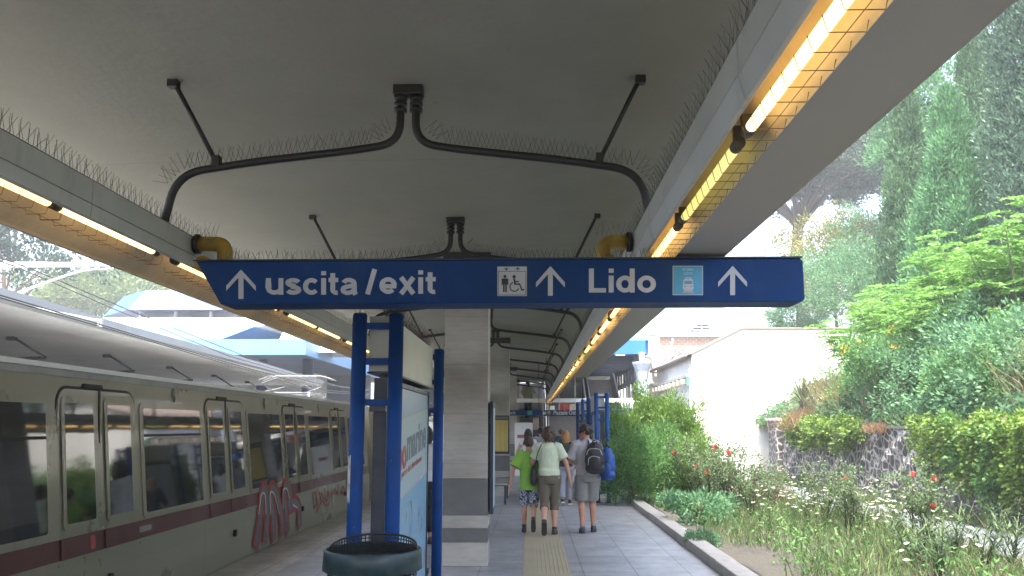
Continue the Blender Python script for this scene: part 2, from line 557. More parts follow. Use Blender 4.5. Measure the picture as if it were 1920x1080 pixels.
def chips(m, col, scale, lo, hi, amt, stretch=(1, 1, 1), detail=4):
    """small chips, gum spots or scuffs of another colour over a finished material"""
    nt = m.node_tree; b = nt.nodes['Principled BSDF']
    src = b.inputs['Base Color'].links[0].from_socket
    n = N(nt, 'ShaderNodeTexNoise', Scale=scale, Detail=detail, Roughness=.6)
    nt.links.new(coords(nt, stretch), n.inputs['Vector'])
    r = ramp(nt, [(lo, 0.0), (hi, amt)]); nt.links.new(n.outputs['Fac'], r.inputs['Fac'])
    mx = N(nt, 'ShaderNodeMix', data_type='RGBA'); mx.inputs['B'].default_value = (*col, 1)
    nt.links.new(r.outputs['Color'], mx.inputs['Factor']); nt.links.new(src, mx.inputs['A'])
    nt.links.new(mx.outputs['Result'], b.inputs['Base Color'])
    return m


M_CEIL = ceiling_stains(M_CEIL_BASE)
M_TRAV = column_mat()
M_BAND = mat('dark_stone_band', (.125, .125, .12), .6, .12, 8, dirt=(.2, .19, .18), dscale=3, damt=.4)
M_FLOOR = tile_mat('platform_slabs', .62, .62, (.30, .31, .325), (.345, .35, .36), (.11, .11, .11), .34)
M_EDGE = tile_mat('edge_slabs', .80, 1.2, (.37, .36, .34), (.41, .40, .38), (.12, .12, .11), .5)
M_TACT = mat('tactile_rubber', (.37, .32, .21), .7, .12, 4, dirt=(.2, .18, .14), dscale=2, damt=.5)
M_STONEWALL = stone_wall_mat('basalt_rubble_wall', (.045, .043, .042), (.13, .12, .115), (.42, .40, .38), 5.6, (1, 1.0, .85), (.04, .12))
M_STONEFAR = stone_wall_mat('far_rubble_wall', (.16, .15, .15), (.26, .25, .25), (.6, .58, .55), 1.7, (1, 1, 1), (.03, .1))
M_BRICK = brick_mat('far_brickwork', (.36, .17, .11), (.44, .26, .19), (.55, .48, .42), .5, .18)
M_GLASS = glass_dark('train_window_glass')
M_SOIL = soil_mat()

chips(M_BLUE, (.22, .24, .26), 22, .70, .73, .8)
chips(M_BLUE, (.03, .02, .015), 12, .70, .74, .7)
chips(M_BIN, (.20, .22, .22), 26, .69, .72, .8)
chips(M_FLOOR, (.10, .10, .10), 9, .72, .74, .6, detail=2)
chips(M_FLOOR, (.22, .22, .22), 1.1, .52, .70, .6, (1, .45, 1), 8)
chips(M_EDGE, (.16, .15, .14), 1.3, .50, .70, .6, (1, .4, 1), 8)
chips(M_TRAV, (.20, .18, .16), 7, .68, .74, .5, (1, 1, .6))
chips(M_TRAV, (.24, .22, .20), .9, .55, .70, .5, (1, 1, 1.6), 8)
chips(M_CREAM, (.16, .15, .12), 2.0, .58, .76, .45, (1, 3, .25), 7)
chips(M_TRAY, (.20, .19, .15), 3.0, .60, .75, .5, (1, 1.6, .5), 7)
chips(M_SIGNBLUE, (.04, .075, .14), 2.2, .50, .72, .45, (1.6, 1, .4), 8)
chips(M_PLASTER, (.50, .46, .40), 1.2, .56, .75, .5, (2, 2, .35), 8)
# ================================================================== SETTING: platform, kerb, track bed
mb = MB().box(-3.0, 2.28, -8, 62, -.35, 0)
tag(mb.build('platform', M_FLOOR), kind='structure')
mb = MB().box(-3.75, -3.0, -8, 62, -.35, .003)
tag(mb.build('platform_edge', M_EDGE), kind='structure')
mb = MB().box(-3.74, -3.62, -8, 62, -1.15, -.35)
tag(mb.build('platform_face', M_CONC), kind='structure')
# ribbed tactile strip
mb = MB().box(-.10, .46, -8, 44, .0, .005)
for i in range(11):
    x = -.075 + i * .051
    mb.box(x, x + .026, -8, 44, .005, .010)
tag(mb.build('tactile_path', M_TACT), kind='structure')
# kerb stones
mb = MB()
y = -8.0
k = 0
while y < 44:
    L = 2.05 + .1 * math.sin(k * 7.3)
    o = .012 * math.sin(k * 3.1)
    mb.box(2.20 + o, 2.44 + o, y + .008, y + L - .008, -.2, .125 + .006 * math.sin(k * 5.7))
    y += L; k += 1
tag(mb.build('kerb', M_KERB, bevel=.012), kind='structure')
# track bed with rails and sleepers
mb = MB().box(-9.6, -3.74, -30, 62, -1.6, -1.15)
tag(mb.build('track_bed', mat('ballast', (.11, .10, .09), .95, .3, 30, bump=1, bscale=40)), kind='structure')
mb = MB()
for x in (-6.0, -4.57, -8.9, -7.5):
    mb.box(x - .035, x + .035, -30, 61, -1.15, -1.0)
tag(mb.build('rails', M_STEEL), kind='structure')

# garden ground, soil strip, path, hillside
mb = MB()
nx, ny = 40, 70
vs = []
for j in range(ny + 1):
    for i in range(nx + 1):
        X = 2.40 + (7.9 - 2.40) * i / nx; Y = -8 + 44 * j / ny
        vs.append((X, Y, .02 + .035 * math.sin(X * 3.1 + Y * .9) * math.sin(Y * 1.7) + .02 * random.random()))
fs = [(j * (nx + 1) + i, j * (nx + 1) + i + 1, (j + 1) * (nx + 1) + i + 1, (j + 1) * (nx + 1) + i) for j in range(ny) for i in range(nx)]
mb.add(vs, fs, True)
tag(mb.build('garden_ground', M_SOIL), kind='structure')
mb = MB()
pl = [(5.95, -8), (5.95, 12), (5.9, 15), (5.75, 19), (5.8, 24), (5.9, 30)]
pr = [(7.45, -8), (7.45, 12), (7.2, 15), (7.05, 19), (7.1, 24), (7.2, 30)]
for i in range(len(pl) - 1):
    a, b, c, d = pl[i], pr[i], pr[i + 1], pl[i + 1]
    mb.add([(*a, .02), (*b, .02), (*c, .02), (*d, .02), (*a, .095), (*b, .095), (*c, .095), (*d, .095)],
           [(4, 5, 6, 7), (0, 4, 7, 3), (1, 2, 6, 5), (0, 1, 5, 4)])
tag(mb.build('garden_path', mat('path_concrete', (.125, .14, .155), .85, .12, 3, bump=.2, dirt=(.10, .10, .08), dscale=1.2, damt=.6)), kind='structure')


def hill_z(X, Y):
    h = 1.62 + max(0, X - 7.9) * .50
    if X > 16: h = 1.62 + 8.1 * .5 + (X - 16) * .12
    if Y > 28: h += (Y - 28) * .04
    return h + .25 * math.sin(X * 1.3 + Y * .7) * min(1, (X - 7.9) * .5)


mb = MB()
nx, ny = 30, 60
vs = []
for j in range(ny + 1):
    for i in range(nx + 1):
        X = 7.85 + 40 * (i / nx) ** 1.6; Y = -12 + 52 * j / ny
        vs.append((X, Y, hill_z(X, Y)))
fs = [(j * (nx + 1) + i, j * (nx + 1) + i + 1, (j + 1) * (nx + 1) + i + 1, (j + 1) * (nx + 1) + i) for j in range(ny) for i in range(nx)]
mb.add(vs, fs, True)
tag(mb.build('hillside', M_SOIL), kind='structure')
# the ground sheet to the horizon
mb = MB().box(-140, -9.6, -40, 260, -1.7, -1.2)
mb.box(2.3, 140, -40, 260, -1.7, -.25)
mb.box(-9.6, 2.3, 62, 260, -1.7, -.25)
tag(mb.build('ground', mat('far_ground', (.12, .115, .09), .95, .25, .3)), kind='structure')

# ================================================================== PLATFORM CANOPY
CX = -.81
Y0, Y1 = -7.0, 42.6
can = empty('platform_canopy', (0, 0, 0), label='long low canopy over the near platform, pale ceiling between two cream lamp trays', cat='canopy')
mb = MB().box(-4.36, 2.45, Y0, Y1, 3.99, 4.2)  # garden-side overhang is out of view, widened to shade platform and kerb
mb.build('roof', M_CONC, can)
mb = MB()
nxs = 24
vs = []
for j in range(81):
    Y = Y0 + (Y1 - Y0) * j / 80
    for i in range(nxs + 1):
        t = -1 + 2 * i / nxs
        X = CX + .0 + (t * 3.2 if t > 0 else t * 3.52)
        z = 3.95 - .06 * t ** 4
        vs.append((X, Y, z + .004 * math.sin(X * 4 + Y * 2.3)))
fs = [(j * (nxs + 1) + i, (j + 1) * (nxs + 1) + i, (j + 1) * (nxs + 1) + i + 1, j * (nxs + 1) + i + 1) for j in range(80) for i in range(nxs)]
mb.add(vs, fs, True)
mb.build('ceiling', M_CEIL, can)


def tray(side, y0, y1, soffit_end):
    """side +1 garden, -1 track"""
    def X(d): return CX + side * d
    LIP = 2.775 if side > 0 else 2.792
    tr = MB()
    y = y0; k = 0
    while y < y1 - .01:
        L = min(1.62, y1 - y)
        tr.box(X(1.51), X(1.535), y + .003, y + L - .003, 2.868, 2.99)
        tr.prism([(1.508, 2.862), (1.545, 2.862), (1.548, LIP), (1.530 if side > 0 else 1.512, LIP)], lambda a, z: (X(a), y + .003, z), lambda a, z: (X(a), y + L - .003, z))
        y += L; k += 1
    tr.box(X(1.536), X(1.546), y0, y1, 2.84, 2.985)
    t = tr.build('tray_face', M_TRAY, can)
    rf = MB()
    o = 1.70 if side > 0 else 1.66
    prof = [(1.549, LIP + .01), (1.555, 2.87), (1.62, 2.875), (o - .03, 2.80), (o, 2.733)]
    if side < 0: prof = [(1.549, LIP + .01), (1.555, 2.895), (1.66, 2.90), (1.72, 2.86), (1.87, 2.733)]
    for (a, za), (b, zb) in zip(prof[:-1], prof[1:]):
        rf.add([(X(a), y0, za), (X(b), y0, zb), (X(b), y1, zb), (X(a), y1, za), (X(a), y0, za + .006), (X(b), y0, zb + .006), (X(b), y1, zb + .006), (X(a), y1, za + .006)],
               [(0, 1, 2, 3), (7, 6, 5, 4), (0, 4, 5, 1), (3, 2, 6, 7)])
    rf.build('reflector', M_REFL, can)
    sf = MB()
    e = prof[-1][0]
    if side > 0:
        sf.box(X(e), X(1.985), y0, soffit_end, 2.728, 2.76)
        sf.box(X(1.986), X(2.0), y0, soffit_end, 2.728, 2.985)
        sf.box(X(e), X(e + .03), soffit_end, y1, 2.728, 2.985)
        sf.box(X(e) + .001, X(1.985), soffit_end - .012, soffit_end - .001, 2.7605, 2.968)
    else:
        sf.box(X(e), X(e + .025), y0, y1, 2.72, 2.985)
    sf.build('soffit', M_SOFFIT, can)
    # top plate of the tray, where the pipes end
    MB().box(X(1.545), X(1.985 if side > 0 else 1.87) - .001 * side, y0, soffit_end - .013 if side > 0 else y1, 2.97, 2.984).build('tray_top', M_TRAY, can)


tray(1, Y0, Y1 - 1.6, 18.1)
tray(-1, Y0, Y1 - 1.6, 18.1)


def spikes(mb, a, b, up, side, step, h, lean=.35):
    a = Vector(a); b = Vector(b); L = (b - a).length
    n = max(1, int(L / step))
    up = Vector(up); side = Vector(side)
    ax = (b - a).normalized()
    for i in range(n):
        p = a + (b - a) * ((i + .5) / n)
        bent = random.random() < .07
        for s in ((-1, .35) if i % 2 else (-.35, 1)):
            d = (up + side * s * lean * random.uniform(.85, 1.15) + ax * ((-.3 if s * (i % 2 - .5) > 0 else .3) + random.uniform(-.1, .1) + (random.uniform(-1, 1) if bent else 0))).normalized() * h * random.uniform(.88, 1.02)
            mb.tube([p, p + d], [.0015, .0009], 3, False, smooth=False)


mb = MB()
spikes(mb, (CX + 1.525, 1.0, 2.99), (CX + 1.525, 26, 2.99), (-.1, 0, 1), (1, 0, 0), .036, .115)
mb.box(CX + 1.512, CX + 1.538, 1.0, 26, 2.9905, 2.996)
mb.build('bird_spikes', M_SPIKE, can)
mb = MB()
mb.box(CX - 1.538, CX - 1.512, 2.2, 26, 2.9905, 2.996)
spikes(mb, (CX - 1.525, 2.2, 2.99), (CX - 1.525, 26, 2.99), (.1, 0, 1), (1, 0, 0), .036, .11)
mb.build('bird_spikes', M_SPIKE, can)

# ------------------------------------------------------------------ stone pillars
ORD = ['first', 'second', 'third', 'fourth', 'fifth', 'sixth', 'seventh', 'eighth', 'ninth', 'tenth', 'eleventh', 'twelfth', 'thirteenth', 'fourteenth', 'fifteenth',
       'sixteenth', 'seventeenth', 'eighteenth', 'nineteenth', 'twentieth', 'twenty-first', 'twenty-second', 'twenty-third', 'twenty-fourth', 'twenty-fifth', 'twenty-sixth',
       'twenty-seventh', 'twenty-eighth', 'twenty-ninth', 'thirtieth', 'thirty-first', 'thirty-second']
col_labels = ['travertine pillar with two dark stone bands, biggest one, behind the poster stand',
              'travertine pillar carrying the yellow notice board on its face',
              'travertine pillar half hidden just beyond the notice board pillar',
              'farthest travertine pillar, a thin strip near the stairs']


def pillar(loc, label):
    r = empty('stone_pillar', loc, 0, label, 'pillar', 'travertine pillars down the middle of the platform')
    w = .28
    sh = MB()
    for z0, z1 in ((0, .285), (.455, .61), (1.06, 3.80)):
        sh.box(-w, w, -w, w, z0, z1)
    sh.build('shaft', M_TRAV, r, bevel=.004)
    bd = MB()
    for z0, z1 in ((.285, .455), (.61, 1.06)):
        bd.box(-w - .002, w + .002, -w - .002, w + .002, z0 + .001, z1 - .001)
    bd.build('dark_band', M_BAND, r)
    MB().box(-w - .03, w + .03, -w - .03, w + .03, 3.80, 3.94).build('collar', M_DARKPIPE, r)
    return r


for k, yy in enumerate((11.19, 22.0, 32.9, 41.5)):
    pillar((CX - .01 + .0 * k, yy, 0), col_labels[k])

# ------------------------------------------------------------------ caged fluorescent lamps
M_TUBES = [emit('tube_glow_warm', (1.0, .64, .22), .55), emit('tube_glow_yellow', (.75, .66, .12), .20), emit('tube_glow_bright', (1.0, .66, .24), .72)]
M_CAP = mat('lamp_end_cap', (.10, .085, .06), .6, .2, 20)
lamp_me = {}


def lamp(side, y, label, style):
    r = empty('caged_lamp', (CX + side * 1.612, y, 2.772 if side > 0 else 2.812), 0, label, 'lamp', 'caged fluorescent lamps in the canopy trays')
    if style not in lamp_me:
        t = MB().tube([(0, -.55, 0), (0, .55, 0)], .0205, 14).mesh('tube')
        t.materials.append(M_TUBES[style])
        lamp_me[style] = t
    link('tube', lamp_me[style], None, r)
    if 'cap' not in lamp_me:
        c = MB().tube([(0, 0, 0), (0, .07, 0)], .0235, 14).box(-.02, .02, .045, .075, 0, .065).mesh('end_cap')
        c.materials.append(M_CAP); lamp_me['cap'] = c
        for sd in (1, -1):
            g = MB()
            w0, w1 = -.052, .066
            for i in range(11):
                yy = -.595 + i * .119
                pts = [(sd * w0, yy, -.03), (sd * (w0 + .012), yy, -.078), (sd * (w1 - .008), yy, -.078), (sd * w1, yy, -.045)]
                g.tube(pts, .0018, 4, True, smooth=False)
            for x, z in (((w0 + w1) / 2, -.079),):
                g.tube([(sd * x, -.62, z), (sd * x, .62, z)], .0015, 4, True, smooth=False)
            gm = g.mesh('wire_guard'); gm.materials.append(M_WIRE); lamp_me['g%d' % sd] = gm
    a = link('end_cap', lamp_me['cap'], None, r, (0, .55, 0))
    b = link('end_cap', lamp_me['cap'], None, r, (0, -.55, 0)); b.rotation_euler = (0, 0, math.pi)
    link('wire_guard', lamp_me['g%d' % side], None, r)
    return r


LP = 1.345
yR = 2.42
for i in range(29):
    yy = yR + i * LP
    st = 1 if i in (1, 8, 13) else (2 if i % 5 == 0 else 0)
    lb = 'dim yellow-green caged tube lamp just beyond the big glowing one on the garden side' if i == 1 else \
        ('bright caged tube lamp at the near end of the garden-side tray' if i == 0 else '%s caged tube lamp counting from the near end of the garden-side tray' % ORD[i])
    lamp(1, yy, lb, st)
yL = 3.38
for i in range(28):
    yy = 3.56 + (i // 2) * 2.69 + (i % 2) * 1.20
    st = 1 if i in (9, 15) else (2 if i % 4 == 1 else 0)
    lb = 'amber caged tube lamp at the near end of the track-side tray' if i == 0 else '%s caged tube lamp counting from the near end of the track-side tray' % ORD[i]
    lamp(-1, yy, lb, st)

# ------------------------------------------------------------------ roof brackets of bent pipe
br0 = empty('pipe_bracket', (CX, 5.42, 0), 0, 'dark bent-pipe roof bracket hanging in front of the blue sign, nearest one', 'roof bracket', 'bent pipe brackets under the canopy ceiling')
MB().box(-.10, .10, -.05, .05, 3.885, 3.955).build('ceiling_plate', M_DARKPIPE, br0, bevel=.008)
for s in (-1, 1):
    path = fillet([(s * .052, 0, 3.90), (s * .052, 0, 3.56), (s * .34, 0, 3.512), (s * 1.02, 0, 3.435), (s * 1.53, 0, 3.355), (s * 1.60, 0, 3.0)], .20, 8)
    MB().tube(path, .027, 12).build('pipe', M_DARKPIPE, br0)
    c = MB()
    for z in (3.865, 3.825, 3.785): c.tube([(s * .052, 0, z - .012), (s * .052, 0, z + .012)], .044, 12)
    c.build('collar', M_DARKPIPE, br0)
    st = MB().tube([(s * 1.27, 0, 3.43), (s * 1.53, -.14, 3.94)], .0165, 8)
    st.box(s * 1.27 - .024, s * 1.27 + .024, -.03, .03, 3.40, 3.475).box(s * 1.53 - .032, s * 1.53 + .032, -.175, -.11, 3.90, 3.955)
    st.build('strut', M_DARKPIPE, br0)
    sp = MB()
    spikes(sp, (s * .24, 0, 3.56), (s * 1.02, 0, 3.46), (0, 0, 1), (0, 1, 0), .030, .12, .3)
    spikes(sp, (s * 1.02, 0, 3.46), (s * 1.5, 0, 3.39), (s * .1, 0, 1), (0, 1, 0), .034, .12, .3)
    spikes(sp, (s * 1.5, 0, 3.38), (s * 1.60, 0, 3.28), (s * .8, 0, .6), (0, 1, 0), .03, .12, .3)
    spikes(sp, (s * .10, 0, 3.66), (s * .2, 0, 3.57), (s * .7, 0, .7), (0, 1, 0), .03, .12, .3)
    sp.build('bird_spikes', M_SPIKE, br0)
for k, yy in enumerate((9.05, 12.65, 16.3, 19.9, 23.5, 27.1, 30.7, 34.3, 37.9)):
    c = copy_tree(br0); c.location = (CX, yy, 0)
    c['label'] = 'dark bent-pipe roof bracket, %s one beyond the blue hanging sign' % ORD[k]

# ================================================================== BIG HANGING SIGN
SY = 5.05


def sp_(u, v):
    p = at(u, v, Y=SY)
    return (p.x, p.z)


sign = empty('direction_sign', (0, 0, 0), 0, 'long dark blue hanging sign reading uscita/exit and Lido with white arrows', 'sign')
bl = [(-1.865, 2.428), (1.615, 2.433), (1.632, 2.45), (1.632, 2.68), (1.615, 2.697), (-2.03, 2.692)]
MB().prism(bl, lambda x, z: (x, SY, z), lambda x, z: (x, SY + .26, z)).build('sign_box', M_SIGNBLUE, sign, bevel=.006)
MB().prism([(-2.04, 2.690), (1.625, 2.697), (1.632, 2.706), (-2.05, 2.700)], lambda x, z: (x, SY - .012, z), lambda x, z: (x, SY + .27, z)).build('top_trim', M_NAVY, sign)
mb = MB()
spikes(mb, (-1.95, SY + .2, 2.70), (1.2, SY + .2, 2.70), (0, 0, 1), (0, 1, 0), .030, .11, .4)
mb.build('bird_spikes', M_SPIKE, sign)


def text_fit(body, x0, x1, z0, z1, y, m, parent, bold=.0, name='lettering'):
    t = text(body, 1, m, parent, (0, 0, 0), (R(90), 0, 0), name, bold)
    co = [v.co for v in t.data.vertices]
    a = min(c.x for c in co); b = max(c.x for c in co); c_ = min(c.y for c in co); d = max(c.y for c in co)
    sx = (x1 - x0) / (b - a); sz = (z1 - z0) / (d - c_)
    t.scale = (sx, sz, 1)
    t.location = (x0 - a * sx, y, z0 - c_ * sz)
    return t


def sign_text(body, u0, u1, v0, v1, bold, m=M_WHITE_L):
    x0, z1 = sp_(u0, v0); x1, z0 = sp_(u1, v1)
    return text_fit(body, x0, x1, z0, z1, SY - .002, m, sign, bold)


def arcp(cx, cy, rx, ry, a0, a1, n=16):
    return [(cx + rx * math.cos(R(a0 + (a1 - a0) * k / n)), cy + ry * math.sin(R(a0 + (a1 - a0) * k / n))) for k in range(n + 1)]


SANS = {   # strokes on a unit x-height: (advance, [polylines])
    'u': (.92, [[(.135, 1.0), (.135, .42)] + arcp(.45, .42, .315, .29, 180, 330), [(.78, 1.0), (.78, 0)]]),
    's': (.82, [arcp(.41, .715, .275, .158, 15, 270, 20) + arcp(.41, .288, .285, .165, 90, -165, 20)]),
    'c': (.84, [arcp(.45, .5, .315, .375, 42, 318, 26)]),
    'i': (.29, [[(.145, 0), (.145, 1.0)], [(.145, 1.17), (.145, 1.42)]]),
    't': (.56, [[(.24, 1.30), (.24, .34)] + arcp(.44, .30, .20, .185, 180, 285, 8), [(.02, .885), (.52, .885)]]),
    'a': (.90, [arcp(.43, .66, .27, .225, 165, 0, 14) + [(.70, .30), (.72, .12), (.775, .0)], [(.70, .56), (.40, .50)] + arcp(.36, .29, .235, .185, 95, 300, 16) + [(.60, .17), (.70, .34)]]),
    'e': (.88, [[(.16, .46), (.86, .46)], arcp(.45, .5, .315, .375, 2, 318, 28)]),
    'x': (.88, [[(.13, 1.0), (.75, 0)], [(.75, 1.0), (.13, 0)]]),
    'L': (.88, [[(.15, 1.42), (.15, .0)], [(.15, .13), (.86, .13)]]),
    'd': (.94, [arcp(.44, .5, .305, .375, 0, 360, 30), [(.79, 1.42), (.79, 0)]]),
    'o': (.92, [arcp(.46, .5, .33, .375, 0, 360, 32)]),
    '/': (.62, [[(.12, -.06), (.50, 1.46)]]),
}


def sans(word, u0, u1, base, xh, w=.295, gap=.085):
    """bold grotesque lettering built from broad strokes"""
    g = MB()
    total = sum(SANS[c][0] + gap for c in word) - gap
    k = (u1 - u0) / total
    x = 0
    q = 0
    for c in word:
        adv, strokes = SANS[c]
        for P in strokes:
            q += 1
            P = [(u0 + (x + a) * k, base - b * xh) for a, b in P]
            hw = [w * .5 * k * 1.0, w * .5 * xh]
            n = len(P); L = []; Rr = []
            for i in range(n):
                a = P[max(0, i - 1)]; b = P[min(n - 1, i + 1)]
                if P[0] == P[-1] or math.dist(P[0], P[-1]) < 1e-6:
                    a = P[i - 1] if i > 0 else P[-2]; b = P[i + 1] if i < n - 1 else P[1]
                dx, dy = b[0] - a[0], b[1] - a[1]; l = math.hypot(dx, dy) or 1
                nx, ny = -dy / l, dx / l
                m = 1.0
                if 0 < i < n - 1:
                    e = math.hypot(P[i + 1][0] - P[i][0], P[i + 1][1] - P[i][1]) or 1
                    cs = abs((P[i + 1][0] - P[i][0]) * dx + (P[i + 1][1] - P[i][1]) * dy) / (e * l)
                    m = min(1.25, 1 / max(.5, cs))
                th = .88 if abs(nx) < abs(ny) else 1.0
                L.append((P[i][0] + nx * hw[1] * m * th, P[i][1] + ny * hw[1] * m * th)); Rr.append((P[i][0] - nx * hw[1] * m * th, P[i][1] - ny * hw[1] * m * th))
            for i in range(n - 1):
                A = [sp_(*p) for p in (L[i], L[i + 1], Rr[i + 1], Rr[i])]
                if sum(A[j][0] * A[(j + 1) % 4][1] - A[(j + 1) % 4][0] * A[j][1] for j in range(4)) < 0: A.reverse()
                off = .0025 + .00012 * (q % 3)
                g.prism(A, lambda X_, z: (X_, SY - off, z), lambda X_, z: (X_, SY - off + .0016, z))
        x += adv + gap
    return g.build('lettering', M_WHITE_L, sign)


sans('uscita', 498.5, 671.5, 552.5, 31.0)
sans('/', 685, 707, 550, 31)
sans('exit', 711, 818.5, 551, 31.0)
sans('Lido', 1103, 1230, 548.5, 31.6)


def sign_poly(pts, m, name, y=.003):
    P = [sp_(*p) for p in pts]
    if sum(P[i][0] * P[(i + 1) % len(P)][1] - P[(i + 1) % len(P)][0] * P[i][1] for i in range(len(P))) < 0: P.reverse()
    return MB().prism(P, lambda x, z: (x, SY - y, z), lambda x, z: (x, SY - y + .0025, z)).build(name, m, sign)


def arrow(cx, top, bot, w):
    h = bot - top
    pts = [(cx, top), (cx + w, top + h * .55), (cx + w, top + h * .72), (cx + w * .17, top + h * .27), (cx + w * .17, bot), (cx - w * .17, bot), (cx - w * .17, top + h * .27), (cx - w, top + h * .72), (cx - w, top + h * .55)]
    sign_poly(pts, M_WHITE_L, 'arrow')


arrow(452, 505.5, 560.5, 27.5)
arrow(1032, 499, 554.5, 27)
arrow(1373.5, 498.5, 553.5, 27)


def srect(u0, u1, v0, v1, m, name, y=.003):
    return sign_poly([(u0, v0), (u1, v0), (u1, v1), (u0, v1)], m, name, y)


def blob(u, v, r, m, name, y=.005, n=12, ry=None):
    return sign_poly([(u + r * math.cos(2 * math.pi * k / n), v + (ry or r) * math.sin(2 * math.pi * k / n)) for k in range(n)], m, name, y)


# lift pictogram
srect(932.5, 988, 500, 555, M_GREYSIGN, 'pictogram_panel')


def multi(polys, m, name, y=.005):
    g = MB()
    for pts in polys:
        P = [sp_(*p) for p in pts]
        if sum(P[i][0] * P[(i + 1) % len(P)][1] - P[(i + 1) % len(P)][0] * P[i][1] for i in range(len(P))) < 0: P.reverse()
        g.prism(P, lambda x, z: (x, SY - y, z), lambda x, z: (x, SY - y + .002, z))
    return g.build(name, m, sign)


def rc(u0, u1, v0, v1): return [(u0, v0), (u1, v0), (u1, v1), (u0, v1)]


def disc(u, v, r, n=12): return [(u + r * math.cos(2 * math.pi * k / n), v + r * math.sin(2 * math.pi * k / n)) for k in range(n)]


def arc(u, v, r0, r1, a0, a1, n=14):
    o = [(u + r1 * math.cos(R(a0 + (a1 - a0) * k / n)), v + r1 * math.sin(R(a0 + (a1 - a0) * k / n))) for k in range(n + 1)]
    i = [(u + r0 * math.cos(R(a0 + (a1 - a0) * k / n)), v + r0 * math.sin(R(a0 + (a1 - a0) * k / n))) for k in range(n + 1)]
    return [[o[k], o[k + 1], i[k + 1], i[k]] for k in range(n)]


P_ = [rc(934, 986.5, 508.6, 509.4), rc(934, 934.8, 509, 553.5), rc(985.6, 986.5, 509, 553.5), rc(934, 986.5, 552.8, 553.6)]
P_ += [rc(948.6, 950.2, 501.5, 506), [(945, 503.5), (949.4, 507.6), (953.8, 503.5), (953, 502.6), (949.4, 505.8), (945.8, 502.6)]]
P_ += [rc(970, 971.6, 503, 507.8), [(966.4, 505), (970.8, 501), (975.2, 505), (974.4, 506), (970.8, 502.8), (967.2, 506)]]
P_ += [disc(946.8, 518.5, 2.9), rc(941.8, 951.8, 522.2, 533.5), rc(943.3, 946.3, 533, 548), rc(947.4, 950.4, 533, 548), rc(940.6, 942.2, 523, 535), rc(951.4, 953, 523, 535)]
P_ += [disc(964, 519, 3.2), [(962.6, 522.5), (966, 522.5), (967.4, 533), (964, 534)], rc(965, 973, 527, 529.2), [(964, 531.5), (975, 531.5), (979.5, 542.5), (982.6, 541.4), (983.2, 543.6), (977.8, 545.8), (973.4, 534.2), (964, 534.2)]]
P_ += arc(964.5, 538, 7.4, 9.4, 20, 250)
multi(P_, M_BLACK, 'lift_pictogram')
# tram pictogram
srect(1261, 1318, 498.5, 553.5, M_GREYSIGN, 'pictogram_panel')
srect(1262.4, 1316.4, 499.9, 552.1, M_CYAN, 'pictogram_field', .0045)
Q = [[(1281, 526), (1283, 522.5), (1297, 522.5), (1299, 526), (1300.5, 540), (1298, 545.5), (1282, 545.5), (1279.5, 540)], rc(1284, 1296, 519.6, 520.6), rc(1286, 1287.2, 520, 522.6), rc(1293, 1294.2, 520, 522.6),
     rc(1281, 1299, 546.6, 547.6), rc(1279, 1301, 548.6, 549.6)]
multi(Q, M_WHITE_L, 'tram_pictogram', .0065)
multi([[(1283, 527), (1297, 527), (1297.6, 533), (1282.4, 533)], rc(1282, 1286, 536.5, 538), rc(1294, 1298, 536.5, 538)], M_CYAN, 'tram_pictogram', .008)
M_PALE = mat('faded_cyan_letters', (.34, .60, .74), .5, .05, 8)
sign_text('ROMA', 1280, 1300, 503, 508, .01, M_PALE).location.y = SY - .0065
sign_text('LIDO', 1282, 1298, 510.5, 515.5, .01, M_PALE).location.y = SY - .0065
# yellow hanger pipes that carry the sign from the trays
for s, xt in ((1, .50), (-1, -2.10)):
    xe = CX + s * 1.50
    pth = fillet([(xe, 5.72, 2.945), (xt, 5.72, 2.945), (xt, 5.72, 2.73), (xt, 5.32, 2.73)], .072, 8)
    h = MB().tube(pth, .052, 14)
    for q in (.30, .62):
        pass
    h.build('hanger_pipe', M_YELLOW, sign)
    fl = MB().tube([(xe - s * .03, 5.72, 2.945), (xe, 5.72, 2.945)], .07, 14)
    fl.build('pipe_flange', M_DARKPIPE, sign)
    MB().tube([(xt, 5.72, 2.79), (xt, 5.72, 2.825)], .06, 14).build('pipe_flange', M_DARKPIPE, sign)
    q = MB(); spikes(q, (xt - .06, 5.72, 2.995), (xe - s * .05, 5.72, 2.995), (0, 0, 1), (0, 1, 0), .03, .11, .5)
    q.build('bird_spikes', M_SPIKE, sign)

# ================================================================== POSTER STANDS
M_POSTER = None


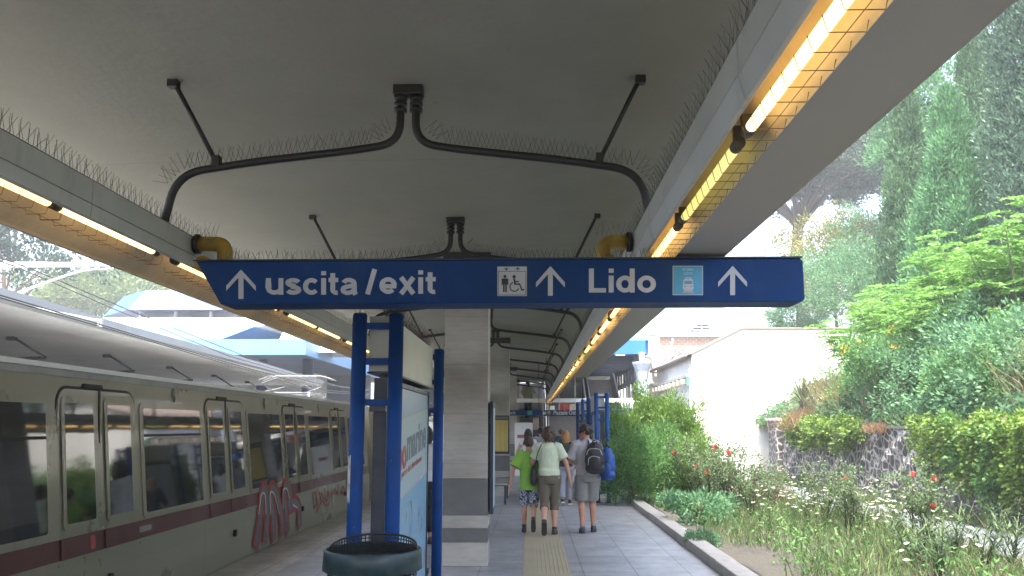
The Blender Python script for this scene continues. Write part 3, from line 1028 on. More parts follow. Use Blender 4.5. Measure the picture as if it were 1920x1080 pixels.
def poster_mat():
    m, nt, b = nodes_of('sea_poster')
    v = coords(nt)
    sp = nt.nodes.new('ShaderNodeSeparateXYZ'); nt.links.new(v, sp.inputs[0])
    mr = N(nt, 'ShaderNodeMapRange'); mr.inputs['From Min'].default_value = .2; mr.inputs['From Max'].default_value = 2.0
    nt.links.new(sp.outputs['Z'], mr.inputs['Value'])
    rp = ramp(nt, [(0, (.30, .42, .55)), (.35, (.24, .44, .62)), (.6, (.30, .52, .68)), (1, (.36, .45, .58))])
    nt.links.new(mr.outputs[0], rp.inputs['Fac'])
    n1 = N(nt, 'ShaderNodeTexNoise', Scale=3.2, Detail=4, Distortion=1.2)
    nt.links.new(v, n1.inputs['Vector'])
    r1 = ramp(nt, [(.56, 0.0), (.66, 1.0)])
    nt.links.new(n1.outputs['Fac'], r1.inputs['Fac'])
    lt = N(nt, 'ShaderNodeMath', operation='LESS_THAN'); lt.inputs[1].default_value = 1.1
    nt.links.new(sp.outputs['Z'], lt.inputs[0])
    ml = N(nt, 'ShaderNodeMath', operation='MULTIPLY'); nt.links.new(r1.outputs['Color'], ml.inputs[0]); nt.links.new(lt.outputs[0], ml.inputs[1])
    n2 = N(nt, 'ShaderNodeTexNoise', Scale=5, Detail=3)
    nt.links.new(v, n2.inputs['Vector'])
    r2 = ramp(nt, [(.4, (.10, .16, .22)), (.55, (.34, .28, .18)), (.65, (.20, .30, .40))])
    nt.links.new(n2.outputs['Fac'], r2.inputs['Fac'])
    mx = N(nt, 'ShaderNodeMix', data_type='RGBA'); nt.links.new(ml.outputs[0], mx.inputs['Factor']); nt.links.new(rp.outputs['Color'], mx.inputs['A']); nt.links.new(r2.outputs['Color'], mx.inputs['B'])
    nt.links.new(mx.outputs['Result'], b.inputs['Base Color']); b.inputs['Roughness'].default_value = .3
    return m


M_POSTER = poster_mat()
M_BANNER = mat('poster_banner', (.46, .56, .60), .35, .04, 3)
M_PRED = mat('poster_red', (.45, .07, .06), .4, .05, 5)
M_PGREY = mat('poster_grey', (.16, .19, .23), .4, .05, 5)
M_LBOX = mat('cream_light_box', (.56, .58, .50), .4, .05, 2, dirt=(.3, .3, .25), dscale=2, damt=.3)
M_STICK = mat('torn_sticker', (.55, .55, .50), .7, .3, 20, dirt=(.08, .10, .14), dscale=18, damt=.9)


def poster_stand(loc, label, detailed=True):
    r = empty('poster_stand', loc, 0, label, 'advertising stand', 'blue post poster stands along the platform')
    H = 2.45
    for (x, y) in ((-.125, 0), (.125, 0), (-.125, 2.74), (.125, 2.74)):
        q = MB().tube([(x, y, 0), (x, y, H)], .05, 18)
        p = q.build('post', M_BLUE, r)
        MB().tube([(x, y, H), (x, y, H + .012)], .046, 14).tube([(x, y, 0.001), (x, y, .012)], .085, 14).build('post_cap', M_NAVY, p)
        if detailed:
            sm = MB(); spikes(sm, (x - .03, y, H), (x + .03, y, H), (0, 0, 1), (1, 0, 0), .02, .11, .3); sm.build('bird_spikes', M_SPIKE, p)
    for y in (0, 2.74):
        for z in (2.375, 2.135, 1.86): MB().box(-.08, .08, y - .012, y + .012, z - .022, z + .022).build('cross_bar', M_BLUE, r)
    lb = MB().box(-.075, .075, .10, 2.60, 2.075, 2.455)
    lb.box(.075, .077, .12, 2.58, 2.09, 2.44)
    b = lb.build('light_box', M_LBOX, r, bevel=.006)
    if detailed:
        sm = MB()
        spikes(sm, (.03, .1, 2.455), (.03, 2.6, 2.455), (0, 0, 1), (1, 0, 0), .020, .15, .5)
        sm.build('bird_spikes', M_SPIKE, r)
    MB().box(-.085, .085, .095, 2.605, 2.060, 2.073).build('light_box_trim', M_NAVY, r)
    fr = MB().box(-.035, .055, .10, .135, .2, 2.03).box(-.035, .055, 2.52, 2.555, .2, 2.03).box(-.035, .055, .135, 2.52, 1.995, 2.03).box(-.035, .055, .135, 2.52, .2, .235)
    fr.box(-.03, .04, .135, 2.52, .235, 1.995)
    fr.box(-.05, .06, 2.555, 2.70, .32, .37).box(-.05, .06, .02, .10, .32, .37).box(-.05, .06, 2.555, 2.70, 1.8, 1.84).box(-.05, .06, .02, .10, 1.8, 1.84)
    fr.build('poster_frame', M_NAVY, r)
    po = MB().box(.0405, .046, .14, 2.515, .24, 1.99).build('poster', M_POSTER, r)
    MB().box(-.036, -.0305, .14, 2.515, .24, 1.99).build('poster_back', M_BANNER, r)
    if detailed:
        bn = MB()
        a0, a1 = .14, 2.515
        z = lambda y, zz: zz + (y - a0) * .072
        for lo, hi, d in ((1.12, 1.70, .001),):
            bn.prism([(a0, z(a0, lo)), (a1, z(a1, lo)), (a1, z(a1, hi)), (a0, z(a0, hi))], lambda y, zz: (.0465, y, zz), lambda y, zz: (.0475, y, zz))
        bn.build('poster_banner', M_BANNER, po)
        ed = MB()
        for lo in (1.10, 1.70):
            ed.prism([(a0, z(a0, lo)), (a1, z(a1, lo)), (a1, z(a1, lo + .022)), (a0, z(a0, lo + .022))], lambda y, zz: (.0478, y, zz), lambda y, zz: (.0486, y, zz))
        ed.build('banner_edge', M_WHITE_L, po)
        tr = math.atan(.072)
        for body, ya_, yb_, zz, hh, m, bold in (('zoo', .52, 1.13, 1.335, .185, M_PRED, .03), ('marine', 1.16, 2.38, 1.375, .255, M_PGREY, .03), ('il parco del divertimento', .80, 2.10, 1.265, .075, M_PRED, .0)):
            t = text(body, 1, m, po, (0, 0, 0), (0, 0, 0), 'poster_lettering', bold, depth=.0008)
            xs_ = [v.co.x for v in t.data.vertices]; ys_ = [v.co.y for v in t.data.vertices]
            sx_ = (yb_ - ya_) / (max(xs_) - min(xs_)); sy_ = hh / (max(ys_) - min(ys_))
            t.matrix_local = Matrix.Translation((.0490, ya_, zz + (ya_ - .5) * .072)) @ Matrix.Rotation(tr, 4, 'X') @ Euler((R(90), 0, R(90))).to_matrix().to_4x4() @ Matrix.Diagonal((sx_, sy_, 1, 1)) @ Matrix.Translation((-min(xs_), -min(ys_), 0))
        # torn stickers on the near post
        s1 = MB()
        for (z0, z1, a0_, a1_) in ((1.20, 1.52, 196, 240), (1.05, 1.10, 196, 214), (.93, .985, 196, 212), (1.88, 1.98, 150, 190)):
            n = 5
            for k in range(n):
                b0 = R(a0_ + (a1_ - a0_) * k / n); b1 = R(a0_ + (a1_ - a0_) * (k + 1) / n)
                w = .0515
                zz0 = z0 + random.uniform(0, .03); zz1 = z1 - random.uniform(0, .04)
                s1.quad((-.125 + w * math.cos(b0), w * math.sin(b0), zz0), (-.125 + w * math.cos(b1), w * math.sin(b1), zz0), (-.125 + w * math.cos(b1), w * math.sin(b1), zz1), (-.125 + w * math.cos(b0), w * math.sin(b0), zz1))
        s1.build('torn_sticker', M_STICK, r)
    return r


poster_stand((-1.035, 5.75, 0), 'blue post poster stand with light blue poster and cream light box, behind the litter bin')
poster_stand((1.64, 19.9, 0), 'blue post poster stand by the kerb, beside the person with backpacks', False)
poster_stand((1.60, 24.4, 0), 'blue post poster stand by the kerb, the one closer to the stairs', False)

# ================================================================== LITTER BIN
bn = empty('litter_bin', (-.757, 4.22, 0), 0, 'round dark green litter bin with wide rim and black mesh basket', 'litter bin')
ZT = 1.125
pr = [(.226, ZT - .098), (.236, ZT - .092), (.232, ZT - .004), (.228, ZT), (.218, ZT), (.216, ZT - .09), (.216, ZT - .098)]
m_ = MB(); n = 40
vs = [(r_ * math.cos(2 * math.pi * k / n), r_ * math.sin(2 * math.pi * k / n), z_) for r_, z_ in pr for k in range(n)]
fs = [(i * n + k, i * n + (k + 1) % n, ((i + 1) % len(pr)) * n + (k + 1) % n, ((i + 1) % len(pr)) * n + k) for i in range(len(pr)) for k in range(n)]
m_.add(vs, fs, True)
m_.build('rim', M_BIN, bn)
w_ = MB()
for k in range(30):
    a = 2 * math.pi * k / 30
    w_.tube([(.212 * math.cos(a), .212 * math.sin(a), ZT - .01), (.19 * math.cos(a + .2), .19 * math.sin(a + .2), .42), (.03 * math.cos(a), .03 * math.sin(a), .40)], .003, 4, False)
for i in range(22):
    z_ = ZT - .012 - i * .032; rr = .212 - .022 * i / 21
    w_.tube([(rr * math.cos(2 * math.pi * k / 24), rr * math.sin(2 * math.pi * k / 24), z_) for k in range(25)], .003, 4, False)
w_.build('mesh_basket', M_BLACKMESH, bn)
hd_ = MB()
def hz(a): return ZT + .003 + .040 * max(0, math.sin(a)) ** .8
hd_.tube([(.205 * math.cos(math.pi * k / 30), .205 * math.sin(math.pi * k / 30), hz(math.pi * k / 30)) for k in range(31)], .006, 6)
for k in range(1, 34):
    a = math.pi * k / 34
    hd_.tube([(.206 * math.cos(a), .206 * math.sin(a), ZT - .06), (.205 * math.cos(a), .205 * math.sin(a), hz(a))], .0028, 4, False)
for q in range(4):
    hd_.tube([(.2055 * math.cos(math.pi * k / 30), .2055 * math.sin(math.pi * k / 30), ZT - .04 + (hz(math.pi * k / 30) - ZT + .04) * (q + .5) / 4.5) for k in range(31)], .0028, 4, False)
hd_.build('mesh_hood', M_BLACKMESH, bn)
l_ = MB()
l_.rings([(0, 0, .40, .175, .175), (0, 0, ZT - .14, .195, .195), (0, 0, ZT - .16, .18, .18), (0, 0, .43, .165, .165)], 24)
l_.build('liner', mat('black_bin_liner', (.02, .02, .022), .35, .3, 10, bump=.6, bscale=14), bn)
pb = MB().tube([(0, .0, 0), (0, 0, .42)], .035, 12).tube([(0, 0, 0), (0, 0, .02)], .13, 20)
for a in (0, 120, 240): pb.box(-.02, .02, -.005, .005, .4, .41)
pb.build('pedestal', M_BIN, bn)

# ================================================================== NOTICE BOARDS, BENCH
nb = empty('notice_board', (CX, 22.0 - .283, 0), 0, 'yellow timetable in a black frame mounted on a travertine pillar', 'notice board')
MB().box(-.2, .275, -.04, -.004, 1.03, 1.98).build('frame', M_BLACK, nb, bevel=.006)
MB().box(-.165, .24, -.044, -.0405, 1.09, 1.86).build('timetable', M_CARD, nb)
lines = MB()
for k in range(26):
    for (a, b) in ((-.15, -.02), (.0, .11), (.13, .225)):
        lines.box(a, b - random.random() * .03, -.0455, -.0445, 1.11 + k * .028, 1.118 + k * .028)
lines.build('printed_rows', mat('faded_print', (.30, .24, .08), .6, .2, 20), nb)
MB().box(-.165, .24, -.044, -.0405, 1.88, 1.95).build('header_strip', M_BAND, nb)
MB().box(-.22, .29, -.05, -.003, .985, 1.03).build('ledge', M_KERB, nb)
nb2 = empty('side_notice_board', (CX + .29, 10.95, 0), 0, 'narrow dark board seen edge-on along the flank of the biggest pillar', 'notice board')
MB().box(0, .045, 0, .52, .62, 2.02).build('frame', M_NAVY, nb2, bevel=.005)
MB().box(.045, .048, .04, .48, .70, 1.94).build('notice', M_BANNER, nb2)
be = empty('bench', (CX + .04, 20.2, 0), 0, 'small slatted metal bench on the platform in front of the notice board', 'bench')
s_ = MB()
for k in range(5): s_.box(-.26, .26, -1.0 + k * .0, 1.0, .43, .45) if k == 0 else None
for k in range(7): s_.box(-.26 + k * .076, -.26 + k * .076 + .05, -1.0, 1.0, .452, .47)
s_.build('seat', M_STEEL, be)
for yy in (-.8, .8):
    MB().box(-.22, -.18, yy - .02, yy + .02, 0, .43).box(.18, .22, yy - .02, yy + .02, 0, .43).box(-.22, .22, yy - .02, yy + .02, .40, .43).build('leg', M_NAVY, be)
# ================================================================== METRO TRAIN
TC = -5.32  # centre line of the track


def sideX(z, off=0.0):
    return -3.775 - (z - .45) * .112 + off if z > .45 else -3.775 + off


def flat_on_side(poly, off0, off1, mbx):
    """poly of (y, z) laid on the leaning body side"""
    A = sum(poly[i][0] * poly[(i + 1) % len(poly)][1] - poly[(i + 1) % len(poly)][0] * poly[i][1] for i in range(len(poly)))
    P = list(poly) if A > 0 else list(poly)[::-1]
    return mbx.prism(P, lambda y, z: (sideX(z, off0), y, z), lambda y, z: (sideX(z, off1), y, z))


def metro_car(y0, y1, label, doors, detailed):
    car = empty('metro_car', (0, 0, 0), 0, label, 'train car', 'cars of the cream metro train')
    prof = [(-3.80, -.72), (-3.775, -.55), (-3.775, .45), (sideX(1.2), 1.2), (sideX(2.0), 2.0), (sideX(2.17), 2.17), (-4.02, 2.205), (-4.25, 2.235), (-4.7, 2.28), (TC, 2.31)]
    full = prof + [(2 * TC - x, z) for x, z in prof[-2::-1]]
    MB().prism(full[::-1], lambda x, z: (x, y0, z), lambda x, z: (x, y1, z)).build('body', M_CREAM, car)
    # grey roof skin just above the shoulders
    rp = [(-4.02, 2.208), (-4.25, 2.239), (-4.7, 2.285), (TC, 2.316)]
    rf = rp + [(2 * TC - x, z) for x, z in rp[-2::-1]] + [(2 * TC + 4.06, 2.20), (-4.06, 2.20)]
    roof = MB().prism(rf[::-1], lambda x, z: (x, y0 + .02, z), lambda x, z: (x, y1 - .02, z)).build('roof', M_TROOF, car)
    MB().box(-3.990, -3.945, y0, y1, 2.180, 2.222).build('gutter', M_GUTTER, car)
    MB().box(-3.985, -3.95, y0, y1, 2.12, 2.175).build('cantrail', M_TROOF, car)
    g = MB().box(2 * TC + 3.9, -3.9, y0 + .4, y1 - .4, -1.0, -.72)
    g.build('underframe', M_RUBBER, car)
    # maroon waist band
    st = MB()
    flat_on_side([(y0, .63), (y1, .63), (y1, .795), (y0, .795)], .0005, .0035, st)
    st.build('waist_band', M_MAROON, car)
    stops = sorted(doors)
    for d in stops:
        dr = MB()
        gap = .007
        for s in (-1, 1):
            a, b = (d - .70, d - gap) if s < 0 else (d + gap, d + .70)
            poly = rrect(a, b, -.50, 2.02, .15, 6, (0, 1 if s > 0 else 0, 1 if s < 0 else 0, 0))
            flat_on_side(poly, .004, .011, dr)
        do = dr.build('door', M_CREAM, car)
        sm = MB()
        poly = rrect(d - .722, d + .722, -.52, 2.045, .17, 6, (0, 1, 1, 0))
        flat_on_side(poly, .001, .0038, sm)
        flat_on_side([(d - .012, -.5), (d + .012, -.5), (d + .012, 2.03), (d - .012, 2.03)], .011, .020, sm)
        sm.build('door_seal', M_RUBBER, do)
        bm_ = MB()
        for s in (-1, 1):
            a, b = (d - .70, d - .03) if s < 0 else (d + .03, d + .70)
            flat_on_side([(a, .63), (b, .63), (b, .795), (a, .795)], .0112, .0125, bm_)
        bm_.build('waist_band', M_MAROON, do)
        for s in (-1, 1):
            a, b = (d - .60, d - .13) if s < 0 else (d + .13, d + .58)
            fr = MB(); flat_on_side(rrect(a - .05, b + .05, .86, 1.95, .03, 3), .010, .016, fr)
            w = fr.build('door_window', M_CREAM, do)
            pn = MB(); flat_on_side(rrect(a, b, .905, 1.90, .025, 3), .0155, .0175, pn)
            pn.build('pane', M_GLASS, w)
        if detailed:
            h = MB(); flat_on_side(rrect(d + .05, d + .11, .33, .41, .01, 2), .012, .045, h); h.build('handle', M_RUBBER, do)
            e = MB(); flat_on_side([(d - .30, 2.035), (d + .06, 2.035), (d + .04, 2.075), (d - .28, 2.075)], .004, .022, e); e.build('door_track', M_RUBBER, do)
    cents = [(stops[i] + stops[i + 1]) / 2 for i in range(len(stops) - 1)] + ([stops[0] - 1.63] if stops[0] - 2.4 > y0 else []) + ([stops[-1] + 1.63] if stops[-1] + 2.4 < y1 else [])
    for cy in sorted(cents):
        fr = MB(); flat_on_side(rrect(cy - .82, cy + .82, .805, 1.93, .05, 3), .003, .010, fr)
        w = fr.build('window', M_CREAM, car)
        pn = MB(); flat_on_side(rrect(cy - .745, cy + .745, .86, 1.885, .03, 3), .0095, .0115, pn)
        pn.build('pane', M_GLASS, w)
        if detailed:
            bar = MB(); flat_on_side([(cy - .745, 1.60), (cy + .745, 1.60), (cy + .745, 1.625), (cy - .745, 1.625)], .0116, .014, bar)
            bar.build('window_bar', M_RUBBER, w)
        # body panel joints beside each bay
        jo = MB()
        for yy in (cy - .90, cy + .90): flat_on_side([(yy - .004, -.5), (yy + .004, -.5), (yy + .004, .60), (yy - .004, .60)], .0004, .002, jo)
        jo.build('panel_joint', M_RUBBER, car)
        if detailed:
            v = MB(); flat_on_side(disc(cy + .05, 2.045, .045, 8), .002, .03, v); flat_on_side(rrect(cy + .035, cy + .065, 1.965, 2.12, .008, 2), .002, .02, v)
            v.build('lamp_stud', M_TROOF, car)
    return car


D0 = 7.76
car1 = metro_car(1.9, 20.35, 'nearest cream metro car with maroon band, dark windows and red graffiti', [D0 + 3.25 * k for k in (-1, 0, 1, 2, 3)], True)
car2 = metro_car(20.95, 39.4, 'cream metro car coupled beyond the nearest one, mostly behind the poster stand', [22.2 + 3.3 * k for k in range(5)], False)
MB().box(-4.35, 2 * TC + 4.35, 20.30, 21.0, -.6, 2.2).build('gangway', M_RUBBER, car2)
# metro plate on the waist band and warning plate near the seam
pl_ = MB(); flat_on_side(rrect(8.43, 8.78, .672, .755, .01, 2), .004, .008, pl_)
pp = pl_.build('name_plate', mat('plate_red', (.16, .05, .05), .4, .1, 6), car1)
t = text('METRO', .06, M_STEEL, pp, (sideX(.69, .0095), 8.47, .69), (0, 0, 0), 'plate_lettering', .01, depth=.0006)
t.matrix_local = Matrix.Translation((sideX(.70, .0088), 8.47, .69)) @ Euler((R(90), 0, R(90))).to_matrix().to_4x4()
t.scale = (1.25, 1, 1)
wp = MB(); flat_on_side(rrect(7.52, 7.60, .66, .77, .008, 2), .013, .016, wp); wp.build('warning_plate', M_PRED, car1)


# graffiti: thick letter strokes laid on the body side, surveyed on the car's flank
def gp(u, v):
    p = at(u, v, X=-3.80)
    return (p.y, p.z)


def stroke(pts, w, off, mbx, closed=False):
    P = [Vector((*gp(*p), 0)) for p in pts]
    P = fillet(P, .12, 4)
    for i in range(len(P) - 1):
        d = (P[i + 1] - P[i])
        if d.length < 1e-5: continue
        d.normalize()
        n_ = Vector((-d.y, d.x, 0)) * w
        a = P[i] - d * w * .35; b = P[i + 1] + d * w * .35
        flat_on_side([(a.x - n_.x, a.y - n_.y), (b.x - n_.x, b.y - n_.y), (b.x + n_.x, b.y + n_.y), (a.x + n_.x, a.y + n_.y)], off + .00005 * i, off + .002 + .00005 * i, mbx)


M_GRED = mat('graffiti_red', (.36, .055, .05), .6, .2, 9)
M_GGREY = mat('graffiti_silver', (.15, .145, .18), .5, .2, 9)
M_GWHITE = mat('graffiti_white', (.62, .58, .55), .6, .1, 9)
strokes = [[(474, 1022), (484, 960), (493, 920), (500, 920), (497, 960), (492, 1012)],
           [(508, 1008), (506, 960), (508, 918), (516, 918), (522, 960), (524, 1000)],
           [(534, 996), (530, 950), (532, 914), (541, 910), (543, 930), (536, 948)],
           [(537, 950), (548, 942), (556, 948), (557, 985)]]
gr = MB(); gs = MB(); gw = MB()
for k, s_ in enumerate(strokes):
    stroke(s_, .135, .0125 + .0004 * k, gr)
    stroke(s_, .070, .0165 + .0004 * k, gs)
    stroke([(u - 4, v + 4) for u, v in s_[1:-1]], .014, .0200, gw)
gro = gr.build('graffiti', M_GRED, car1)
gs.build('graffiti_fill', M_GGREY, gro)
gw.build('graffiti_highlight', M_GWHITE, gro)
M_TAG = mat('graffiti_dull_red', (.34, .10, .07), .7, .2, 9)
for s_ in ([(585, 950), (583, 925), (592, 922), (588, 934), (594, 944), (584, 952)], [(596, 922), (598, 940), (604, 938), (600, 924)], [(606, 918), (606, 940), (612, 936), (614, 918), (610, 930)],
           [(619, 916), (617, 934), (626, 914), (628, 930), (632, 912)], [(635, 928), (640, 910), (645, 926), (637, 921)], [(648, 908), (647, 924), (653, 918)], [(590, 960), (600, 938), (609, 950), (614, 940)]):
    tg = MB(); stroke(s_, .022, .0125, tg); tg.build('graffiti_tag', M_TAG, car1)

# pantograph folded on the roof
pt = MB()
py = 18.9
px = TC
b0 = [(px + .55, py - .5, 2.42), (px + .55, py + .9, 2.42), (px - .55, py + .9, 2.42), (px - .55, py - .5, 2.42)]
for i in range(4):
    pt.tube([b0[i], b0[(i + 1) % 4]], .016, 6)
for p in b0: pt.tube([(p[0], p[1], 2.25), p], .03, 8)
for s in (-1, 1):
    pt.tube([(px + s * .5, py + .8, 2.44), (px + s * .42, py - .75, 2.62), (px + s * .40, py + .55, 2.82)], .012, 6)
    pt.tube([(px + s * .5, py - .4, 2.44), (px + s * .42, py + 1.1, 2.62), (px + s * .40, py + .6, 2.82)], .012, 6)
for dy in (.42, .72): pt.tube(fillet([(px - .85, py + dy, 2.74), (px - .6, py + dy, 2.84), (px + .6, py + dy, 2.84), (px + .85, py + dy, 2.74)], .2), .012, 6)
pt.build('pantograph', mat('pantograph_grey', (.20, .21, .21), .5, .1, 9), car1)

# ================================================================== CATENARY
ca = empty('catenary_mast', (-9.2, 11.0, 0), 0, 'white catenary support arm with ribbed insulators reaching over the track', 'catenary mast')
AY = 11.0


def cp(u, v, Y=AY):
    p = at(u, v, Y=Y); return Vector((p.x + 9.2, p.y - 11.0, p.z))


MB().box(-.09, .09, -.09, .09, -1.2, 5.6).build('mast', M_GALV, ca)
tb = MB().tube([Vector((0, 0, cp(0, 496).z)), cp(0, 496), cp(212, 497)], .036, 12)
tb.tube([Vector((0, 0, 5.3)), cp(85, 442), cp(142, 484)], .02, 8)
tb.build('top_tube', M_GALV, ca)
for u in (14, 140, 160, 168, 186, 206):
    p = cp(u, 497)
    MB().box(p.x - .025, p.x + .025, p.y - .05, p.y + .05, p.z - .06, p.z + (.12 if u in (160, 168, 186) else .06)).build('clamp', M_GALV, ca)
MB().tube(fillet([cp(212, 504), cp(160, 505), cp(100, 525), cp(45, 545), cp(22, 566)], .15), .018, 8).build('registration_arm', M_GALV, ca)
ins = MB()
for k in range(4):
    p = cp(30 + k * 6, 570 + k * 1.2); q = cp(32.5 + k * 6, 570.5 + k * 1.2)
    ins.tube([p, q], .045, 12)
ins.tube([cp(26, 569), cp(54, 575)], .022, 8)
ins.build('insulator', mat('porcelain', (.48, .44, .42), .3, .08, 6), ca)
MB().tube([cp(50, 575), cp(188, 602)], .017, 8).box(cp(186, 600).x - .012, cp(186, 600).x + .012, -.02, .02, cp(186, 613).z, cp(186, 598).z).box(cp(191, 600).x - .012, cp(191, 600).x + .012, -.02, .02, cp(186, 613).z, cp(186, 598).z).build('steady_arm', M_GALV, ca)
wires = [
    ('contact wire', [(at(187, 612, Y=AY)), (at(333, 655, Y=14)), (at(600, 735, Y=23)), Vector((-6.3, 40, 3.1)), Vector((-7.2, 70, 3.2))], Vector((-5.1, -6, 3.3))),
    ('second contact wire', [(at(193, 610, Y=AY)), (at(400, 672, Y=15)), (at(612, 732, Y=23)), Vector((-6.15, 40, 3.12)), Vector((-7.1, 70, 3.22))], Vector((-5.0, -6, 3.3))),
    ('upper messenger wire', [(at(30, 500, Y=AY)), (at(215, 580, Y=14)), (at(430, 668, Y=19)), (at(620, 722, Y=27)), Vector((-7.2, 70, 3.9))], Vector((-6.6, -6, 3.9))),
    ('lower messenger wire', [(at(48, 500, Y=AY)), (at(250, 585, Y=14)), (at(480, 676, Y=20)), (at(640, 726, Y=28)), Vector((-7.4, 70, 3.9))], Vector((-6.4, -6, 3.9))),
]
wl = ['thin dark overhead contact wire hung from the white catenary arm', 'thin contact wire running just beside its twin below the catenary arm', 'thin messenger wire running above the contact wires along the track', 'slack messenger wire crossing in front of the far canopy edge']
for (nm, pts, st), lb in zip(wires, wl):
    MB().tube([st] + pts, .009, 5).build('overhead_wire', M_DARKPIPE)
    o = COL.objects[-1]
    tag(o, lb, 'overhead wire', 'overhead wires above the track')

# ================================================================== OPPOSITE PLATFORM AND ITS CANOPY
MB().box(-16, -9.55, -30, 60, -1.2, 0).build('far_platform', M_FLOOR)
tag(COL.objects[-1], kind='structure')
oc = empty('far_canopy', (0, 0, 0), 0, 'grey canopy over the opposite platform with white gutter edge', 'canopy')
edge = [(-6.0, -12), (-6.35, 5), (-6.58, 10.3), (-6.84, 13.6), (-7.06, 18.9), (-7.4, 25), (-7.75, 31.4)]
ZC = 3.19
sl = MB(); gu = MB(); dr_ = MB()
for (x0, y0), (x1, y1) in zip(edge[:-1], edge[1:]):
    w = 8.5
    # sloping ceiling: falls a little away from the edge
    prof = [(0, ZC), (-.6, ZC - .01), (-1.2, ZC + .02), (-w, ZC + .02), (-w, ZC + .40), (0, ZC + .20)]
    vs = [(x0 + a, y0, z) for a, z in prof] + [(x1 + a, y1, z) for a, z in prof]
    n = len(prof)
    sl.add(vs, [tuple(range(n)), tuple(range(2 * n - 1, n - 1, -1))] + [(i, i + n, (i + 1) % n + n, (i + 1) % n) for i in range(n)])
    vs = []
    for x, y in ((x0, y0), (x1, y1)):
        vs += [(x + .003, y, ZC + .03), (x + .11, y, ZC + .06), (x + .11, y, ZC + .19), (x + .003, y, ZC + .22)]
    gu.add(vs, [(3, 2, 1, 0), (4, 5, 6, 7), (0, 4, 7, 3), (1, 5, 4, 0), (2, 6, 5, 1), (3, 7, 6, 2)])
sl.build('slab', mat('far_canopy_paint', (.60, .60, .61), .8, .08, 1, dirt=(.28, .28, .28), dscale=.7, damt=.4), oc)
gu.build('gutter', mat('far_gutter_paint', (.27, .29, .31), .6, .08, 3), oc)
for k in range(7):
    yy = 7 + k * 3.6
    x = np.interp(yy, [e[1] for e in edge], [e[0] for e in edge])
    s = MB().tube([(x - 1.9, yy, ZC + .01), (x - 1.35, yy + .12, ZC - .34)], .02, 6).box(x - 1.98, x - 1.84, yy - .05, yy + .05, ZC - .05, ZC + .01)
    s.tube([(x - 1.35, yy + .12, ZC - .33), (x - 1.9, yy + .12, ZC - .36)], .03, 6)
    s.build('strut', mat('far_strut_grey', (.10, .10, .105), .6, .1, 9), oc)
for k, yy in enumerate((4, 14, 24)):
    o = MB().box(-12.3, -11.8, yy - .25, yy + .25, 0, ZC + .28).build('far_pillar', M_TRAV)
    tag(o, ['travertine pillar of the opposite platform, nearest to the camera', 'travertine pillar of the opposite platform, in the middle', 'travertine pillar of the opposite platform, farthest along'][k], 'pillar', 'pillars of the opposite platform')
o = MB().box(-16.3, -16, -30, 60, -1.2, 4.0).build('retaining_wall', M_PLASTER2)
tag(o, 'long grey wall behind the opposite platform', 'wall')
# ================================================================== STATION BRIDGE, STAIRS
bg = empty('station_bridge', (0, 0, 0), 0, 'blue panelled station bridge above the tracks with white roof', 'bridge')
# garden-side block over the stairs
MB().box(-1.6, 4.85, 36.95, 60, 7.0, 7.2).build('shade_roof', M_WHITEROOF, bg)  # unseen roof added to shade the stairs, raised to let side light in
MB().box(-1.6, 4.85, 47.3, 60, 4.75, 4.95).build('deck', M_DARKSTEEL, bg)
b_ = MB().box(-1.6, 4.85, 36.0, 36.2, 4.72, 5.30)
b_.box(4.85, 5.0, 36.2, 60, 4.72, 5.30)
b_.build('fascia', M_SHADEBLUE, bg)
b_ = MB()
b_.add([(-1.6, 36.0, 5.302), (5.0, 36.0, 5.302), (5.0, 36.9, 5.85), (-1.6, 36.9, 5.85), (-1.6, 36.9, 5.302), (5.0, 36.9, 5.302)], [(0, 1, 2, 3), (1, 5, 2), (0, 3, 4), (5, 4, 3, 2), (0, 4, 5, 1)])
b_.build('coping', M_LITBLUE, bg)
MB().box(-1.6, 4.9, 49.0, 49.3, 4.95, 7.0).build('back_wall', M_DARKSTEEL, bg)
bm_ = MB()
for k in range(7): bm_.box(-1.6, 4.8, 37.2 + k * 1.4, 37.35 + k * 1.4, 4.35, 4.75)
bm_.build('cross_girder', M_DARKSTEEL, bg)
# truss girder on the garden side, with slit windows of light
tg_ = MB().box(4.45, 4.62, 36.4, 46.9, 3.55, 3.75).box(4.45, 4.62, 36.4, 46.9, 4.5, 4.75)
for k in range(9): tg_.box(4.48, 4.59, 36.6 + k * 1.25, 36.72 + k * 1.25, 3.75, 4.5)
tg_.build('side_girder', M_DARKSTEEL, bg)
mu = MB()
for k in range(6): mu.box(4.40, 4.46, 38 + k * 1.5, 38.1 + k * 1.5, 0, 3.55)
mu.build('mullion', M_GALV, bg)
